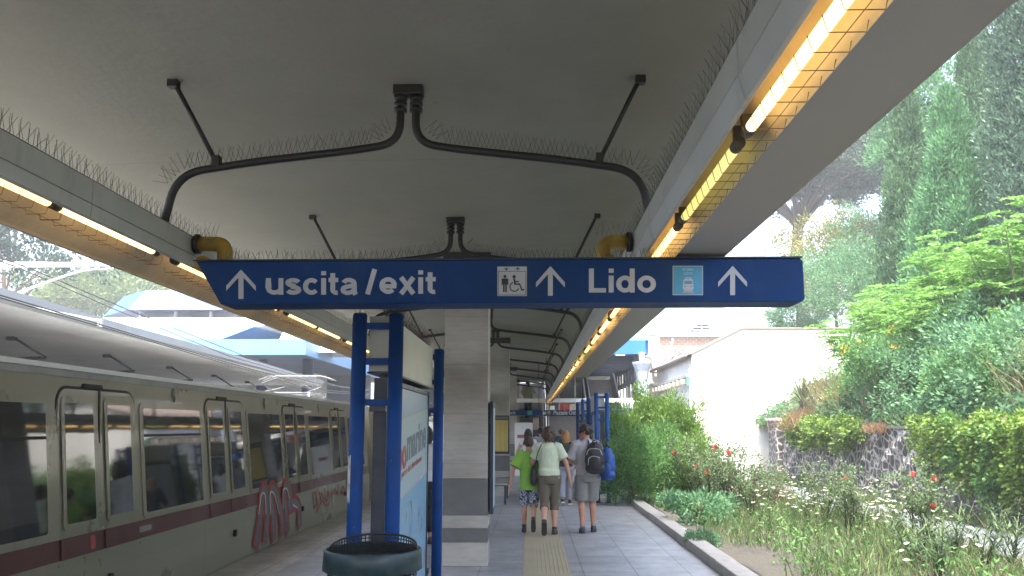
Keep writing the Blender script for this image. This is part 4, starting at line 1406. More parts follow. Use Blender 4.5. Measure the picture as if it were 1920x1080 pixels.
# track-side block
p0 = at(395, 655, Y=36); p1 = at(560, 655, Y=36)
xa, xb = -22.0, -9.7
tb_ = MB().box(xa, xb, 36.2, 60, 4.75, 5.0)
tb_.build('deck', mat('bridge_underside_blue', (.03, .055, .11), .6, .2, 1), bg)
f1 = MB().box(xa, xb, 36.0, 36.2, 4.72, 5.38)
f1.box(xb, xb + .15, 36.0, 60, 4.72, 5.38)
f1.build('fascia', M_LITBLUE, bg)
f2 = MB()
f2.add([(xa, 36.02, 5.382), (-13.2, 36.02, 5.382), (-12.2, 37.2, 6.05), (xa, 37.2, 6.05)], [(0, 1, 2, 3)])
f2.add([(-13.2, 36.02, 5.382), (-12.2, 37.2, 6.05), (-11.6, 42, 6.05), (-12.4, 42, 5.382)], [(0, 3, 2, 1)])
f2.build('coping', M_LITBLUE, bg)
rf_ = MB()
rf_.add([(xa - 3, 37.3, 6.06), (-12.4, 37.3, 6.06), (-10.9, 40.5, 6.7), (-13.2, 47, 7.72), (xa - 3, 47, 7.72), (xa - 3, 47, 6.0), (-10.9, 47, 6.0)],
        [(0, 1, 2, 3, 4), (1, 6, 2), (2, 6, 3), (0, 4, 5), (0, 5, 6, 1)])
rf_.build('white_roof', M_WHITEROOF, bg)
sk = MB()
for k in range(3):
    x = -11.6 + k * .95
    sk.add([(x, 38.2, 5.0), (x + 1.0, 38.2, 5.0), (x + .5, 38.9, 6.7 - .25 * k), (x, 41, 5.0), (x + 1.0, 41, 5.0)], [(0, 1, 2), (1, 4, 2), (3, 0, 2), (4, 3, 2)])
sk.build('skylight', mat('skylight_panel', (.42, .45, .48), .4, .1, 2), bg)
hr = MB()
for z in (6.05, 5.75): hr.tube([(-9.7, 38, z), (-9.7, 58, z)], .03, 6)
for k in range(12): hr.tube([(-9.7, 38 + k * 1.8, 5.38), (-9.7, 38 + k * 1.8, 6.05)], .025, 6)
hr.build('handrail', M_GALV, bg)
MB().box(xb + .15, -1.6, 54, 64, 4.6, 5.5).build('rear_deck', M_DARKSTEEL, bg)
for x in (-17.5, -12.3, -10.2):
    MB().tube([(x, 39, -1.2), (x, 39, 4.75)], .25, 14).build('support', M_NAVY, bg)
MB().box(-22, -9.75, 52, 52.3, -1.2, 4.75).build('back_wall', M_DARKSTEEL, bg)
MB().box(-9.75, -1.6, 64, 64.3, -1.2, 5.4).build('back_wall', M_DARKSTEEL, bg)
# upper hall behind with its blue attic band and dark clerestory
uh = empty('station_hall', (0, 0, 0), 0, 'blue attic storey of the station hall above a dark window band, beyond the bridge', 'building')
a = at(150, 580, Y=50); b = at(205, 547, Y=50)
zl, zh = 8.45, 9.75
bl = MB()
pts = [(-26.5, 52.0), (-23.6, 49.0), (-12.2, 49.0), (-12.2, 60.0), (-26.5, 60.0)]
pin = [(-25.5, 52.4), (-23.0, 49.9), (-12.8, 49.9), (-12.8, 59.5), (-25.5, 59.5)]
n = 5
bl.add([(x, y, zl) for x, y in pts] + [(x, y, zh) for x, y in pin], [tuple(range(n - 1, -1, -1)), tuple(range(n, 2 * n))] + [(i, (i + 1) % n, (i + 1) % n + n, i + n) for i in range(n)])
bl.build('attic_band', mat('hall_blue_panel', (.02, .085, .29), .45, .06, 1), uh)
MB().box(-23.0, -12.6, 50.0, 59, 7.4, 8.45).build('window_band', M_GLASS, uh)
pp_ = MB()
for k in range(6): pp_.box(-23.2 + k * 2.1, -23.05 + k * 2.1, 49.7, 49.95, 7.0, 8.45)
pp_.build('post', M_GALV, uh)
MB().box(-24.5, -12.4, 49.4, 60, -1, 7.4).build('wall', M_WHITEROOF, uh)

# stairs (two straight flights going up to the bridge)
def flight(x0, x1, y0, n_, label, rise=.165, tread=.305):
    st = empty('staircase', (0, 0, 0), 0, label, 'stairs', 'flights of stairs at the end of the platform')
    s_ = MB()
    for k in range(n_): s_.box(x0, x1, y0 + k * tread, y0 + n_ * tread + .1, k * rise + .001, (k + 1) * rise)
    s_.build('steps', M_CONC, st)
    nz = MB()
    for k in range(n_): nz.box(x0 + .02, x1 - .02, y0 + k * tread - .012, y0 + k * tread + .035, (k + 1) * rise - .02, (k + 1) * rise + .004)
    nz.build('step_nosing', mat('worn_nosing', (.30, .285, .26), .6, .1, 8), st)
    ln = n_ * tread; hh = n_ * rise
    for x in (x0 - .09, x1 + .01):
        p = [(y0 - .2, 0), (y0 + ln, hh - .2), (y0 + ln, hh + 1.0), (y0 - .2, 1.0)]
        MB().prism(p, lambda y, z: (x + .08, y, z), lambda y, z: (x, y, z)).build('balustrade', M_DARKSTEEL, st)
        MB().tube([(x + .04, y0 - .25, 1.03), (x + .04, y0 + ln, hh + 1.03)], .035, 8).build('handrail', M_GALV, st)
    return st


flight(.85, 2.55, 37.2, 27, 'wide grey flight of stairs in the middle below the Piazzale Ostiense sign')
flight(-1.35, .62, 38.4, 24, 'dark flight of stairs beside the pillars with a person in a yellow shirt on it')
flight(2.9, 4.2, 37.8, 25, 'narrow dark flight of stairs below the blue bridge fascia')

# lintel over the platform end and small hanging signs
lt_ = empty('white_gantry', (0, 0, 0), 0, 'thin white beam spanning the platform in front of the stairs', 'gantry')
MB().box(-1.9, 4.25, 35.2, 35.45, 2.68, 2.84).build('beam', M_WHITEROOF, lt_, bevel=.01)
MB().box(4.05, 4.2, 35.22, 35.4, 0, 2.68).box(-1.85, -1.7, 35.22, 35.4, 0, 2.68).build('post', M_GALV, lt_)
hs = empty('hanging_sign', (0, 0, 0), 0, 'small dark blue hanging sign reading Piazzale Ostiense with a white arrow', 'sign')
ya = 28.0
q0 = at(1019, 769, Y=ya); q1 = at(1099, 780, Y=ya)
MB().box(q0.x, q1.x, ya, ya + .14, q1.z, q0.z).build('sign_box', M_NAVY, hs, bevel=.005)
for x in (q0.x + .1, q1.x - .1): MB().tube([(x, ya + .07, q0.z), (x, ya + .07, 3.94)], .012, 6).build('hanger', M_DARKPIPE, hs)
e0 = at(1038, 769.5, Y=ya); e1 = at(1097, 777.8, Y=ya)
text_fit('Piazzale Ostiense', e0.x, e1.x, e1.z, e0.z, ya - .002, M_WHITE_L, hs, .02)
MB().prism([(at(1029.5 + a, 770.3 + b, Y=ya).x, at(1029.5 + a, 770.3 + b, Y=ya).z) for a, b in ((0, 0), (-3, 3.6), (-3, 5), (-.6, 2.4), (-.6, 7.6), (.6, 7.6), (.6, 2.4), (3, 5), (3, 3.6))], lambda x, z: (x, ya - .004, z), lambda x, z: (x, ya - .001, z)).build('arrow', M_WHITE_L, hs)
c0 = at(1021.5, 774.5, Y=ya)
MB().prism([(c0.x + .045 * math.cos(2 * math.pi * k / 12), c0.z + .045 * math.sin(2 * math.pi * k / 12)) for k in range(12)], lambda x, z: (x, ya - .003, z), lambda x, z: (x, ya - .001, z)).build('roundel', M_GREYSIGN, hs)
hs2 = empty('hanging_sign', (0, 0, 0), 0, 'small blue hanging exit sign with a green square, seen past the pillars', 'sign')
yb = 31.0
q0 = at(930, 769, Y=yb); q1 = at(1016, 779, Y=yb)
MB().box(q0.x, q1.x, yb, yb + .14, q1.z, q0.z).build('sign_box', M_SIGNBLUE, hs2, bevel=.005)
for x in (q0.x + .1, q1.x - .1): MB().tube([(x, yb + .07, q0.z), (x, yb + .07, 3.94)], .012, 6).build('hanger', M_DARKPIPE, hs2)
e0 = at(938, 770, Y=yb); e1 = at(967, 777, Y=yb)
text_fit('uscita/exit', e0.x - .25, e1.x, e1.z, e0.z, yb - .002, M_WHITE_L, hs2, .02)
g0 = at(989, 770.2, Y=yb); g1 = at(998, 777.8, Y=yb)
MB().box(g0.x, g1.x, yb - .004, yb - .001, g1.z, g0.z).build('pictogram', mat('exit_green', (.05, .30, .22), .5, .05, 5), hs2)
hs3 = empty('hanging_sign', (0, 0, 0), 0, 'blue hanging sign half hidden by the green shrubs near the kerb', 'sign')
q0 = at(1122, 766, Y=34); q1 = at(1186, 778, Y=34)
MB().box(q0.x, q1.x, 34, 34.12, q1.z, q0.z).build('sign_box', M_SIGNBLUE, hs3, bevel=.005)
for x in (q0.x + .15, q1.x - .15): MB().tube([(x, 34.06, q0.z), (x, 34.06, 2.70), (x, 35.2, 2.72)], .02, 6).build('hanger', M_GALV, hs3)
# red advert frame hanging over the stairs, small white box beside it
ra = empty('advert_frame', (0, 0, 0), 0, 'red and white advert panels hanging above the Piazzale Ostiense sign', 'advert')
q0 = at(1049, 757.5, Y=33.5); q1 = at(1078, 770, Y=33.5)
w = (q1.x - q0.x) / 3
for k, mm in enumerate((mat('advert_red', (.42, .05, .04), .5, .2, 9), MATS['advert_red'], mat('advert_cream', (.52, .42, .32), .5, .2, 9))):
    MB().box(q0.x + k * w + .01, q0.x + (k + 1) * w - .01, 33.5, 33.56, q1.z, q0.z).build('panel', mm, ra)
MB().box(q0.x - .03, q0.x, 33.49, 33.57, q1.z - .02, 3.95).box(q1.x, q1.x + .03, 33.49, 33.57, q1.z - .02, 3.95).build('frame', M_GALV, ra)
wb = empty('white_box_sign', (0, 0, 0), 0, 'little white box sign beside the red adverts', 'sign')
q0 = at(1031, 761, Y=33); q1 = at(1040, 768, Y=33)
MB().box(q0.x, q1.x, 33, 33.1, q1.z, q0.z).build('box', M_WHITEROOF, wb, bevel=.01)
MB().tube([((q0.x + q1.x) / 2, 33.05, q0.z), ((q0.x + q1.x) / 2, 33.05, 3.94)], .012, 6).build('hanger', M_DARKPIPE, wb)
# white totem with a red strip
to = empty('info_totem', (0, 0, 0), 0, 'tall white information panel with a small red strip beyond the pillars', 'information panel')
yt = 30.5
q0 = at(965, 792.5, Y=yt); q1 = at(999, 900, Y=yt)
MB().box(q0.x, q1.x, yt, yt + .3, 0, q0.z).build('body', M_WHITEROOF, to, bevel=.02)
q0 = at(970, 815, Y=yt); q1 = at(987, 821.5, Y=yt)
MB().box(q0.x, q1.x, yt - .004, yt - .0005, q1.z, q0.z).build('red_strip', mat('totem_red', (.38, .10, .12), .5, .1, 9), to)
pw = empty('stair_poster', (0, 0, 0), 0, 'poster with a pale figure on a dark ground beside the white information panel', 'poster')
yp = 36.5
q0 = at(999, 783, Y=yp); q1 = at(1011, 806, Y=yp)
MB().box(q0.x, q1.x, yp, yp + .05, q1.z, q0.z).build('panel', mat('poster_pale', (.32, .25, .23), .5, .45, 5), pw)
MB().box(q0.x - .04, q1.x + .04, yp + .01, yp + .08, 0, q0.z + .04).build('frame', M_NAVY, pw)
# grey column with flared capital in front of the bridge
gc = empty('bridge_column', (4.62, 35.5, 0), 0, 'grey steel column with a flared capital at the corner of the blue bridge', 'column')
MB().tube([(0, 0, 0), (0, 0, 3.55)], .19, 18).build('shaft', mat('column_blue_grey', (.16, .21, .27), .5, .1, 3), gc)
c_ = MB().tube([(0, 0, 3.55), (0, 0, 3.62), (0, 0, 3.95), (0, 0, 4.28), (0, 0, 4.34)], [.2, .22, .27, .40, .40], 8, smooth=False)
c_.tube([(0, 0, 4.34), (0, 0, 4.74)], .12, 10)
c_.build('capital', mat('capital_blue_grey', (.38, .44, .49), .5, .1, 3), gc)

# ================================================================== WHITE HOUSE
HY = 30.0
A = at(1297, 664, Y=HY); B = at(1390, 617, Y=HY)
hx0 = A.x
ho = empty('white_house', (0, 0, 0), 0, 'blank white rendered house with a sloping roof edge behind the rose bed', 'house')
hp = [(hx0, -.2), (15.5, -.2), (15.5, B.z), (B.x, B.z), (hx0, A.z)]
MB().prism(hp, lambda x, z: (x, HY, z), lambda x, z: (x, HY + 8.4, z)).build('wall', M_PLASTER, ho)
rp_ = [(hx0 - .22, A.z - .03), (hx0 - .22, A.z + .035), (B.x - .02, B.z + .05), (15.6, B.z + .05), (15.6, B.z + .003), (B.x, B.z + .003), (hx0 + .002, A.z + .003)]
MB().prism(rp_, lambda x, z: (x, HY - .06, z), lambda x, z: (x, HY + 8.6, z)).build('roof', M_ROOFT, ho)
# side wall: cornice, corbels, gutter, window, downpipe
MB().tube([(hx0 - .25, HY - .1, A.z - .06), (hx0 - .25, HY + 8.6, A.z - .06)], .07, 8).build('gutter', mat('gutter_pinkish', (.42, .36, .33), .6, .1, 4), ho)
cn = MB().box(hx0 - .20, hx0 - .003, HY + .1, HY + 8.3, 3.42, 3.50)
for k in range(9): MB().box(hx0 - .34, hx0 - .003, HY + .35 + k * .9, HY + .55 + k * .9, 3.18, 3.36).build('corbel', mat('corbel_ochre', (.62, .54, .42), .8, .08, 3), ho)
cn.build('cornice', M_PLASTER2, ho)
MB().box(hx0 - .02, hx0 - .004, HY + 2.6, HY + 3.6, 1.0, 2.75).build('window', M_GLASS, ho)
MB().box(hx0 - .04, hx0 - .003, HY + 2.5, HY + 2.6, .9, 2.85).box(hx0 - .04, hx0 - .003, HY + 3.6, HY + 3.7, .9, 2.85).box(hx0 - .06, hx0 - .003, HY + 2.45, HY + 3.75, .82, .9).build('window_frame', M_PLASTER2, ho)
MB().tube([(hx0 - .09, HY - .06, 0), (hx0 - .09, HY - .06, A.z - .5)], .04, 8).build('downpipe', mat('downpipe_grey', (.42, .48, .52), .5, .1, 4), ho)
MB().box(hx0 - .26, hx0 - .14, HY - .2, HY - .06, 3.12, 3.38).build('green_lamp_box', mat('green_box', (.10, .22, .20), .5, .1, 4), ho)
MB().box(hx0 - .0, hx0 + .34, HY - .03, HY - .003, .35, 1.1).build('painted_tile', mat('tile_blue_white', (.30, .42, .52), .4, .5, 14), ho)
# building attached behind, with its own drainpipe
h2 = empty('pale_building', (0, 0, 0), 0, 'pale plaster building with a bent drainpipe between the bridge and the white house', 'building')
C0 = at(1207, 630, Y=39)
C1 = at(1236, 628, Y=39)
MB().box(C0.x, C1.x, 38.9, 47, 0, C1.z).build('wall', M_PLASTER2, h2)
MB().box(C0.x - .05, C1.x + .05, 38.84, 47, C1.z, C1.z + .14).build('parapet', M_PLASTER, h2)
MB().box(C0.x - .05, C1.x + .03, 38.82, 38.9, at(1210, 722, Y=38.9).z, at(1210, 718, Y=38.9).z).build('string_course', M_PLASTER, h2)
dp = [at(1206, 669, Y=38.75), at(1222, 669, Y=38.75), at(1226, 698, Y=38.75), at(1233, 697, Y=38.75), at(1240, 694, Y=38.75)]
MB().tube(fillet(dp, .25), .07, 8).build('drainpipe', MATS['gutter_pinkish'], h2)
MB().tube([at(1229, 675, Y=38.75), at(1239, 675, Y=38.75)], .04, 8).build('overflow_pipe', M_GALV, h2)

# ================================================================== UPPER STREET: brick and rubble wall, parked car
UY = 72.0
uw = empty('street_wall', (0, 0, 0), 0, 'high wall of red brick over grey rubble below the parked car', 'wall')
t0 = at(1212, 626.5, Y=UY); t1 = at(1232, 655, Y=UY); t2 = at(1232, 720, Y=UY)
xR = 40
MB().box(t1.x, xR, UY, UY + .6, t1.z, t0.z - .25).build('brick_face', M_BRICK, uw)
MB().box(t1.x - .0, xR, UY - .05, UY + .6, -1, t1.z).build('rubble_face', M_STONEFAR, uw)
MB().box(t0.x - 3, t1.x, UY - .3, UY + .6, -1, t0.z - .25).build('pier', M_PLASTER, uw)
MB().box(t0.x - 3, xR, UY - .3, UY + .8, t0.z - .25, t0.z).build('coping', M_WHITEROOF, uw)
s_ = MB()
pth = [(1261, 634), (1259, 652), (1262, 662), (1252, 678), (1248, 695)]
for (u0, v0), (u1, v1) in zip(pth[:-1], pth[1:]):
    a = at(u0, v0, Y=UY); b = at(u1, v1, Y=UY); s_.tube([(a.x, UY - .08, a.z), (b.x, UY - .08, b.z)], .12, 6)
s_.build('whitewash_streak', M_PLASTER, uw)
tag(MB().box(t0.x - 3, 80, UY + .8, 130, 8.0, t0.z - .35).build('upper_street', M_ASPH), kind='structure')
rl = empty('street_railing', (0, 0, 0), 0, 'thin pale railing along the street edge in front of the parked car', 'railing')
zz = at(1300, 613, Y=UY).z
mb = MB().tube([(t0.x - 3, UY + .1, zz), (xR, UY + .1, zz)], .025, 6).build('rail', M_GALV, rl)
mb = MB()
for k in range(14): mb.tube([(t0.x - 2.5 + k * 2.4, UY + .1, t0.z), (t0.x - 2.5 + k * 2.4, UY + .1, zz)], .025, 6)
mb.build('baluster', M_GALV, rl)
# parked hatchback
cy_ = UY + 3.2
c0 = at(1270, 622, Y=cy_); c1 = at(1341, 622, Y=cy_)
zb = t0.z - .35
car = empty('parked_car', ((c0.x + c1.x) / 2, cy_, zb), 0, 'pale silver hatchback parked on the street above the brick wall', 'car')
CL = (c1.x - c0.x)
hl = CL / 2
M_CARP = mat('car_silver', (.20, .25, .29), .25, .04, 2, metal=.3, coat=.5)
sd = [(-hl, .30), (-hl + .05, .22), (hl - .05, .22), (hl, .35), (hl - .02, .78), (hl - .12, .98), (hl - .5, 1.02), (-hl + 1.0, 1.00), (-hl + .25, .82), (-hl + .02, .62)]
MB().prism(sd, lambda x, z: (x, -.85, z), lambda x, z: (x, .85, z)).build('body', M_CARP, car, bevel=.06)
gh = [(-hl + .95, 1.0), (-hl + 1.55, 1.44), (-hl + 2.1, 1.52), (hl - .75, 1.50), (hl - .25, 1.30), (hl - .12, 1.0)]
MB().prism(gh, lambda x, z: (x, -.74, z), lambda x, z: (x, .74, z)).build('cabin', M_CARP, car, bevel=.05)
wn = MB()
for pl in ([(-hl + 1.15, 1.03), (-hl + 1.62, 1.40), (-hl + 1.98, 1.44), (-hl + 1.98, 1.03)], [(-hl + 2.06, 1.03), (-hl + 2.06, 1.44), (hl - .85, 1.42), (hl - .62, 1.20), (hl - .70, 1.03)]):
    w = MB().prism(pl, lambda x, z: (x, -.742, z), lambda x, z: (x, -.757, z))
    w.build('window', M_GLASS, car)
for x in (-hl + .75, hl - .70):
    w = MB().tube([(x, -.88, .31), (x, -.68, .31)], .31, 20).build('wheel', M_RUBBER, car)
    MB().tube([(x, -.89, .31), (x, -.87, .31)], .19, 14).build('rim', M_STEEL, w)
MB().ball((-hl + 1.15, -.92, 1.05), .10, .07, .08, 10).build('wing_mirror', M_CARP, car)
MB().box(hl - .12, hl + .01, -.84, -.6, .72, .95).build('tail_light', M_PRED, car)
MB().box(-hl - .01, -hl + .15, -.80, -.55, .58, .70).build('headlight', M_GALV, car)
MB().box(-.12, .06, -.865, -.85, .80, .84).build('door_handle', M_RUBBER, car)

# ================================================================== FAR BUILDINGS
fb = empty('far_building', (0, 0, 0), 0, 'hazy white apartment building far beyond the big sign', 'building')
q0 = at(1355, 470, Y=110); q1 = at(1433, 470, Y=110)
MB().box(q0.x, q1.x, 110, 122, -1, q0.z).build('wall', M_PLASTER, fb)
MB().box(q0.x - .6, q1.x + .6, 109.4, 122.6, q0.z, q0.z + .5).build('roof', M_PLASTER2, fb)
for r_ in range(6):
    for k in range(4):
        x = q0.x + .7 + k * 1.3; z = q0.z - 2.3 - r_ * 3
        MB().box(x, x + .7, 109.9, 109.99, z, z + 1.4).build('window', mat('far_shutter', (.55, .56, .56), .7, .05, 3), fb)
pk = empty('pink_building', (0, 0, 0), 0, 'pale pink building above the blue station roof in the distance', 'building')
q0 = at(258, 512, Y=90); q1 = at(420, 512, Y=90)
MB().box(q0.x, q1.x, 90, 100, -1, q0.z).build('wall', mat('pink_render', (.66, .50, .45), .85, .05, 1), pk)
MB().box(q0.x - .5, q1.x + .5, 89.5, 100.5, q0.z, q0.z + .45).build('roof', M_PLASTER2, pk)
for k in range(4):
    x = q0.x + 1 + k * 2.2; z = q0.z - 1.9
    MB().box(x, x + 1.0, 89.9, 89.99, z, z + 1.2).build('window', mat('pink_shutter', (.45, .22, .18), .7, .1, 3), pk)
# ================================================================== VEGETATION
L_CYP = leaf_mat('cypress_leaf', (.030, .085, .036), (.115, .235, .095), .25, 1.0)
L_CYP2 = leaf_mat('light_cypress_leaf', (.048, .140, .056), (.150, .350, .140), .35, .9)
L_IVY = leaf_mat('dark_ivy_leaf', (.030, .072, .046), (.110, .200, .120), .25, 1.6)
L_AIL = leaf_mat('bright_compound_leaf', (.080, .190, .030), (.240, .460, .100), .45, .8)
L_BUSH = leaf_mat('mid_bush_leaf', (.050, .130, .036), (.175, .350, .105), .42, .7)
L_BLUE = leaf_mat('blue_green_leaf', (.055, .140, .068), (.190, .370, .185), .42, .7)
L_CREEP = leaf_mat('creeper_leaf', (.060, .135, .022), (.230, .350, .060), .42, 1.6)
L_PINE = leaf_mat('pine_needle', (.010, .026, .018), (.040, .075, .045), .1, .5)
L_PINE2 = leaf_mat('pale_pine_needle', (.07, .12, .03), (.20, .28, .09), .2, .5)  # paler, yellower green pine needles
L_THUJA = leaf_mat('thuja_spray', (.050, .120, .022), (.210, .340, .070), .42, 1.3)
L_ROSE = leaf_mat('rose_leaf', (.050, .100, .040), (.170, .255, .115), .42, 2)
L_GRASS = leaf_mat('grass_blade', (.050, .095, .032), (.165, .235, .090), .42, .7)
L_DRY = leaf_mat('dry_stalk', (.14, .115, .060), (.29, .25, .15), .25, 1)
L_RUST = leaf_mat('rusty_seed_head', (.15, .09, .05), (.28, .18, .10), .25, 2)
L_SPIKY = leaf_mat('spiky_leaf', (.025, .055, .028), (.085, .140, .062), .15, 2)
L_OLIVE = leaf_mat('yellowing_leaf', (.10, .12, .03), (.30, .28, .10), .3, .8)
M_RED = mat('red_petal', (.50, .06, .045), .6, .2, 30)
M_UMBEL = mat('white_umbel', (.74, .76, .66), .7, .08, 40)
M_YFL = mat('yellow_petal', (.72, .42, .02), .6, .15, 30)
M_FBARK = mat('dark_pine_bark', (.055, .04, .032), .9, .3, 5, bump=.6)


def leaf_mesh(name, P, D, Lg, Wd, m, rng, curl=.25):
    """diamond leaves: base P, direction D, lengths Lg, widths Wd"""
    n = len(P)
    D = D / np.maximum(np.linalg.norm(D, axis=1, keepdims=True), 1e-6)
    rnd = rng.normal(size=(n, 3))
    W = np.cross(D, rnd); W /= np.maximum(np.linalg.norm(W, axis=1, keepdims=True), 1e-6)
    Nn = np.cross(D, W)
    Lg = np.broadcast_to(Lg, (n,))[:, None]; Wd = np.broadcast_to(Wd, (n,))[:, None]
    mid = P + D * Lg * .45 + Nn * Lg * curl * .3
    V = np.empty((n, 4, 3))
    V[:, 0] = P; V[:, 1] = mid + W * Wd * .5; V[:, 2] = P + D * Lg; V[:, 3] = mid - W * Wd * .5
    me = bpy.data.meshes.new(name)
    me.vertices.add(n * 4); me.vertices.foreach_set('co', V.reshape(-1))
    me.loops.add(n * 4); me.loops.foreach_set('vertex_index', np.arange(n * 4, dtype=np.int32))
    me.polygons.add(n)
    me.polygons.foreach_set('loop_start', np.arange(0, n * 4, 4, dtype=np.int32))
    try: me.polygons.foreach_set('loop_total', np.full(n, 4, dtype=np.int32))
    except Exception: pass
    me.update(calc_edges=True); me.validate()
    me.materials.append(m)
    return me


def clumps(centers, radii, per, rng, out_from=None, up=.3, flat=1.0):
    """leaf bases scattered round clump centres, with directions pointing out of the clump"""
    C = np.repeat(centers, per, axis=0); Rr = np.repeat(radii, per)
    d = rng.normal(size=C.shape); d /= np.linalg.norm(d, axis=1, keepdims=True)
    r = Rr * rng.random(len(C)) ** .5
    off = d * r[:, None]; off[:, 2] *= flat
    P = C + off
    D = d + rng.normal(size=C.shape) * .5 + np.array([0, 0, up])
    if out_from is not None:
        o = P - out_from; o /= np.maximum(np.linalg.norm(o, axis=1, keepdims=True), 1e-6)
        D = D + o * .8
    return P, D


def ellip_crown(rng, n, rx, ry, rz, cz, lump=.3, inner=.55, zmin=-.95):
    u = rng.normal(size=(n * 2, 3)); u /= np.linalg.norm(u, axis=1, keepdims=True)
    u = u[u[:, 2] > zmin][:n]
    ph = rng.random(6) * 6.28
    w = 1 + lump * (np.sin(u[:, 0] * 4 + ph[0]) * np.sin(u[:, 1] * 5 + ph[1]) + .6 * np.sin(u[:, 2] * 7 + ph[2]) * np.sin(u[:, 0] * 8 + ph[3]))
    rad = (inner + (1 - inner) * rng.random(len(u)) ** .5) * w
    C = u * rad[:, None] * np.array([rx, ry, rz]) + np.array([0, 0, cz])
    return C


def trunk_mesh(h, r0, r1, limbs, seed, bend=.1):
    rg = random.Random(seed)
    g = MB()
    pts = []; rr = []
    ph = rg.random() * 6
    for i in range(7):
        t = i / 6
        pts.append((bend * math.sin(t * 2.5 + ph) * h * .3 * t, bend * math.cos(t * 2 + ph) * h * .3 * t, h * t)); rr.append(r0 + (r1 - r0) * t)
    g.tube(pts, rr, 8)
    for k in range(limbs):
        t = rg.uniform(.35, .95); i = min(5, int(t * 6)); p = Vector(pts[i]).lerp(Vector(pts[i + 1]), t * 6 - i)
        a = k * 2.4 + rg.random(); L = h * rg.uniform(.22, .45)
        d = Vector((math.cos(a), math.sin(a), rg.uniform(.4, 1.1))).normalized()
        q = p + d * L * .5 + Vector((0, 0, L * .06)); e = p + d * L + Vector((0, 0, L * .25))
        g.tube([p, q, e], [r1 * .9, r1 * .6, r1 * .2], 6)
    return g


CACHE = {}


def plant(name, key, make, loc, label, cat, group=None, rz=0.0, s=1.0):
    """make() returns a list of (part name, mesh, material or None); later plants of a kind share the meshes"""
    if key not in CACHE: CACHE[key] = make()
    r = empty(name, loc, rz, label, cat, group)
    r.scale = (s, s, s) if not isinstance(s, (tuple, list)) else s
    for pn, me in CACHE[key]:
        o = bpy.data.objects.new(pn, me); COL.objects.link(o); o.parent = r
    return r


def mk(me, m):
    me.materials.append(m); return me


def make_cypress(seed, H, R0, leafm, per=34, ncl=520, ls=.17, cone=False):
    def f():
        rng = np.random.default_rng(seed)
        z = rng.random(ncl) ** .9
        prof = np.where(z < .12, z / .12 * .75 + .25, np.minimum(1.0, (1 - z) ** .75 * 1.25))
        if cone: prof = np.minimum(z / .06, 1) * (1 - z) ** .8 * 1.05 + .04
        a = rng.random(ncl) * 6.283
        lump = 1 + .22 * np.sin(a * 3 + z * 9 + seed) + .15 * np.sin(a * 5 - z * 17)
        r = R0 * prof * lump * (.55 + .45 * rng.random(ncl) ** .4)
        C = np.stack([r * np.cos(a), r * np.sin(a), .5 + z * (H - .5)], 1)
        P, D = clumps(C, np.full(ncl, .30) * (0.5 + prof), per, rng, up=1.3, flat=1.6)
        n = len(P)
        cr = leaf_mesh('crown', P, D, ls * (.6 + .8 * rng.random(n)), ls * .36, leafm, rng)
        g = MB().tube([(0, 0, -.5), (0, 0, H * .5), (0, 0, H * .92)], [.16, .10, .02], 8)
        return [('trunk', mk(g.mesh('trunk'), M_BARK)), ('crown', cr)]
    return f


def make_broad(seed, rx, ry, rz, cz, leafm, ncl=120, per=60, ls=.13, clr=.35, th=None, lump=.28, aspect=.5, bark=None, up=.3, inner=.5, limbs=6):
    def f():
        rng = np.random.default_rng(seed)
        C = ellip_crown(rng, ncl, rx, ry, rz, cz, lump, inner)
        P, D = clumps(C, clr * (.6 + .8 * rng.random(len(C))), per, rng, np.array([0, 0, cz * .6]), up)
        n = len(P)
        cr = leaf_mesh('crown' if th else 'foliage', P, D, ls * (.6 + .8 * rng.random(n)), ls * aspect, leafm, rng)
        h = th or cz
        g = trunk_mesh(max(.3, h), .05 * max(1, h * .5), .02 * max(1, h * .4), limbs, seed)
        return [('trunk' if th else 'stem', mk(g.mesh('trunk'), bark or M_BARK)), ('crown' if th else 'foliage', cr)]
    return f


def make_fronds(seed, n, H, spread, leafm, leaflet=.12, pairs=9, flen=.8, stems=7):
    """compound-leaved sapling thicket (tree-of-heaven habit)"""
    def f():
        rng = np.random.default_rng(seed)
        g = MB(); Ps = []; Ds = []
        tips = []
        for k in range(stems):
            a = rng.random() * 6.28; r = spread * math.sqrt(rng.random())
            top = Vector((r * math.cos(a), r * math.sin(a), H * (.55 + .45 * rng.random()) * (1 - .35 * (r / spread) ** 2)))
            base = top * .25; base.z = 0
            mid = base.lerp(top, .5) + Vector((0, 0, .1))
            g.tube([base, mid, top], [.035, .025, .012], 6)
            tips.append((base, mid, top))
        for k in range(n):
            b, m_, t = tips[k % stems]
            u = .35 + .65 * rng.random() ** .6
            p = b.lerp(m_, u * 2) if u < .5 else m_.lerp(t, (u - .5) * 2)
            a = rng.random() * 6.28
            d = Vector((math.cos(a), math.sin(a), .55 - .3 * (1 - u))).normalized()
            L = flen * (.6 + .6 * rng.random())
            sd = Vector((-d.y, d.x, 0)).normalized()
            for j in range(pairs):
                s_ = (j + 1) / pairs
                q = p + d * L * s_ + Vector((0, 0, -.42 * L * s_ * s_))
                for sg in (-1, 1):
                    Ps.append(q); Ds.append(sd * sg + d * .55 + Vector((0, 0, -.25 - .2 * rng.random())))
        P = np.array(Ps); D = np.array(Ds)
        nn = len(P)
        cr = leaf_mesh('foliage', P, D, leaflet * (.7 + .6 * rng.random(nn)), leaflet * .42, leafm, rng)
        return [('stem', mk(g.mesh('stem'), M_STEM)), ('foliage', cr)]
    return f


# ------------------------------------------------------------------ trees on the embankment
def pos(u, v, Y):
    return at(u, v, Y=Y)


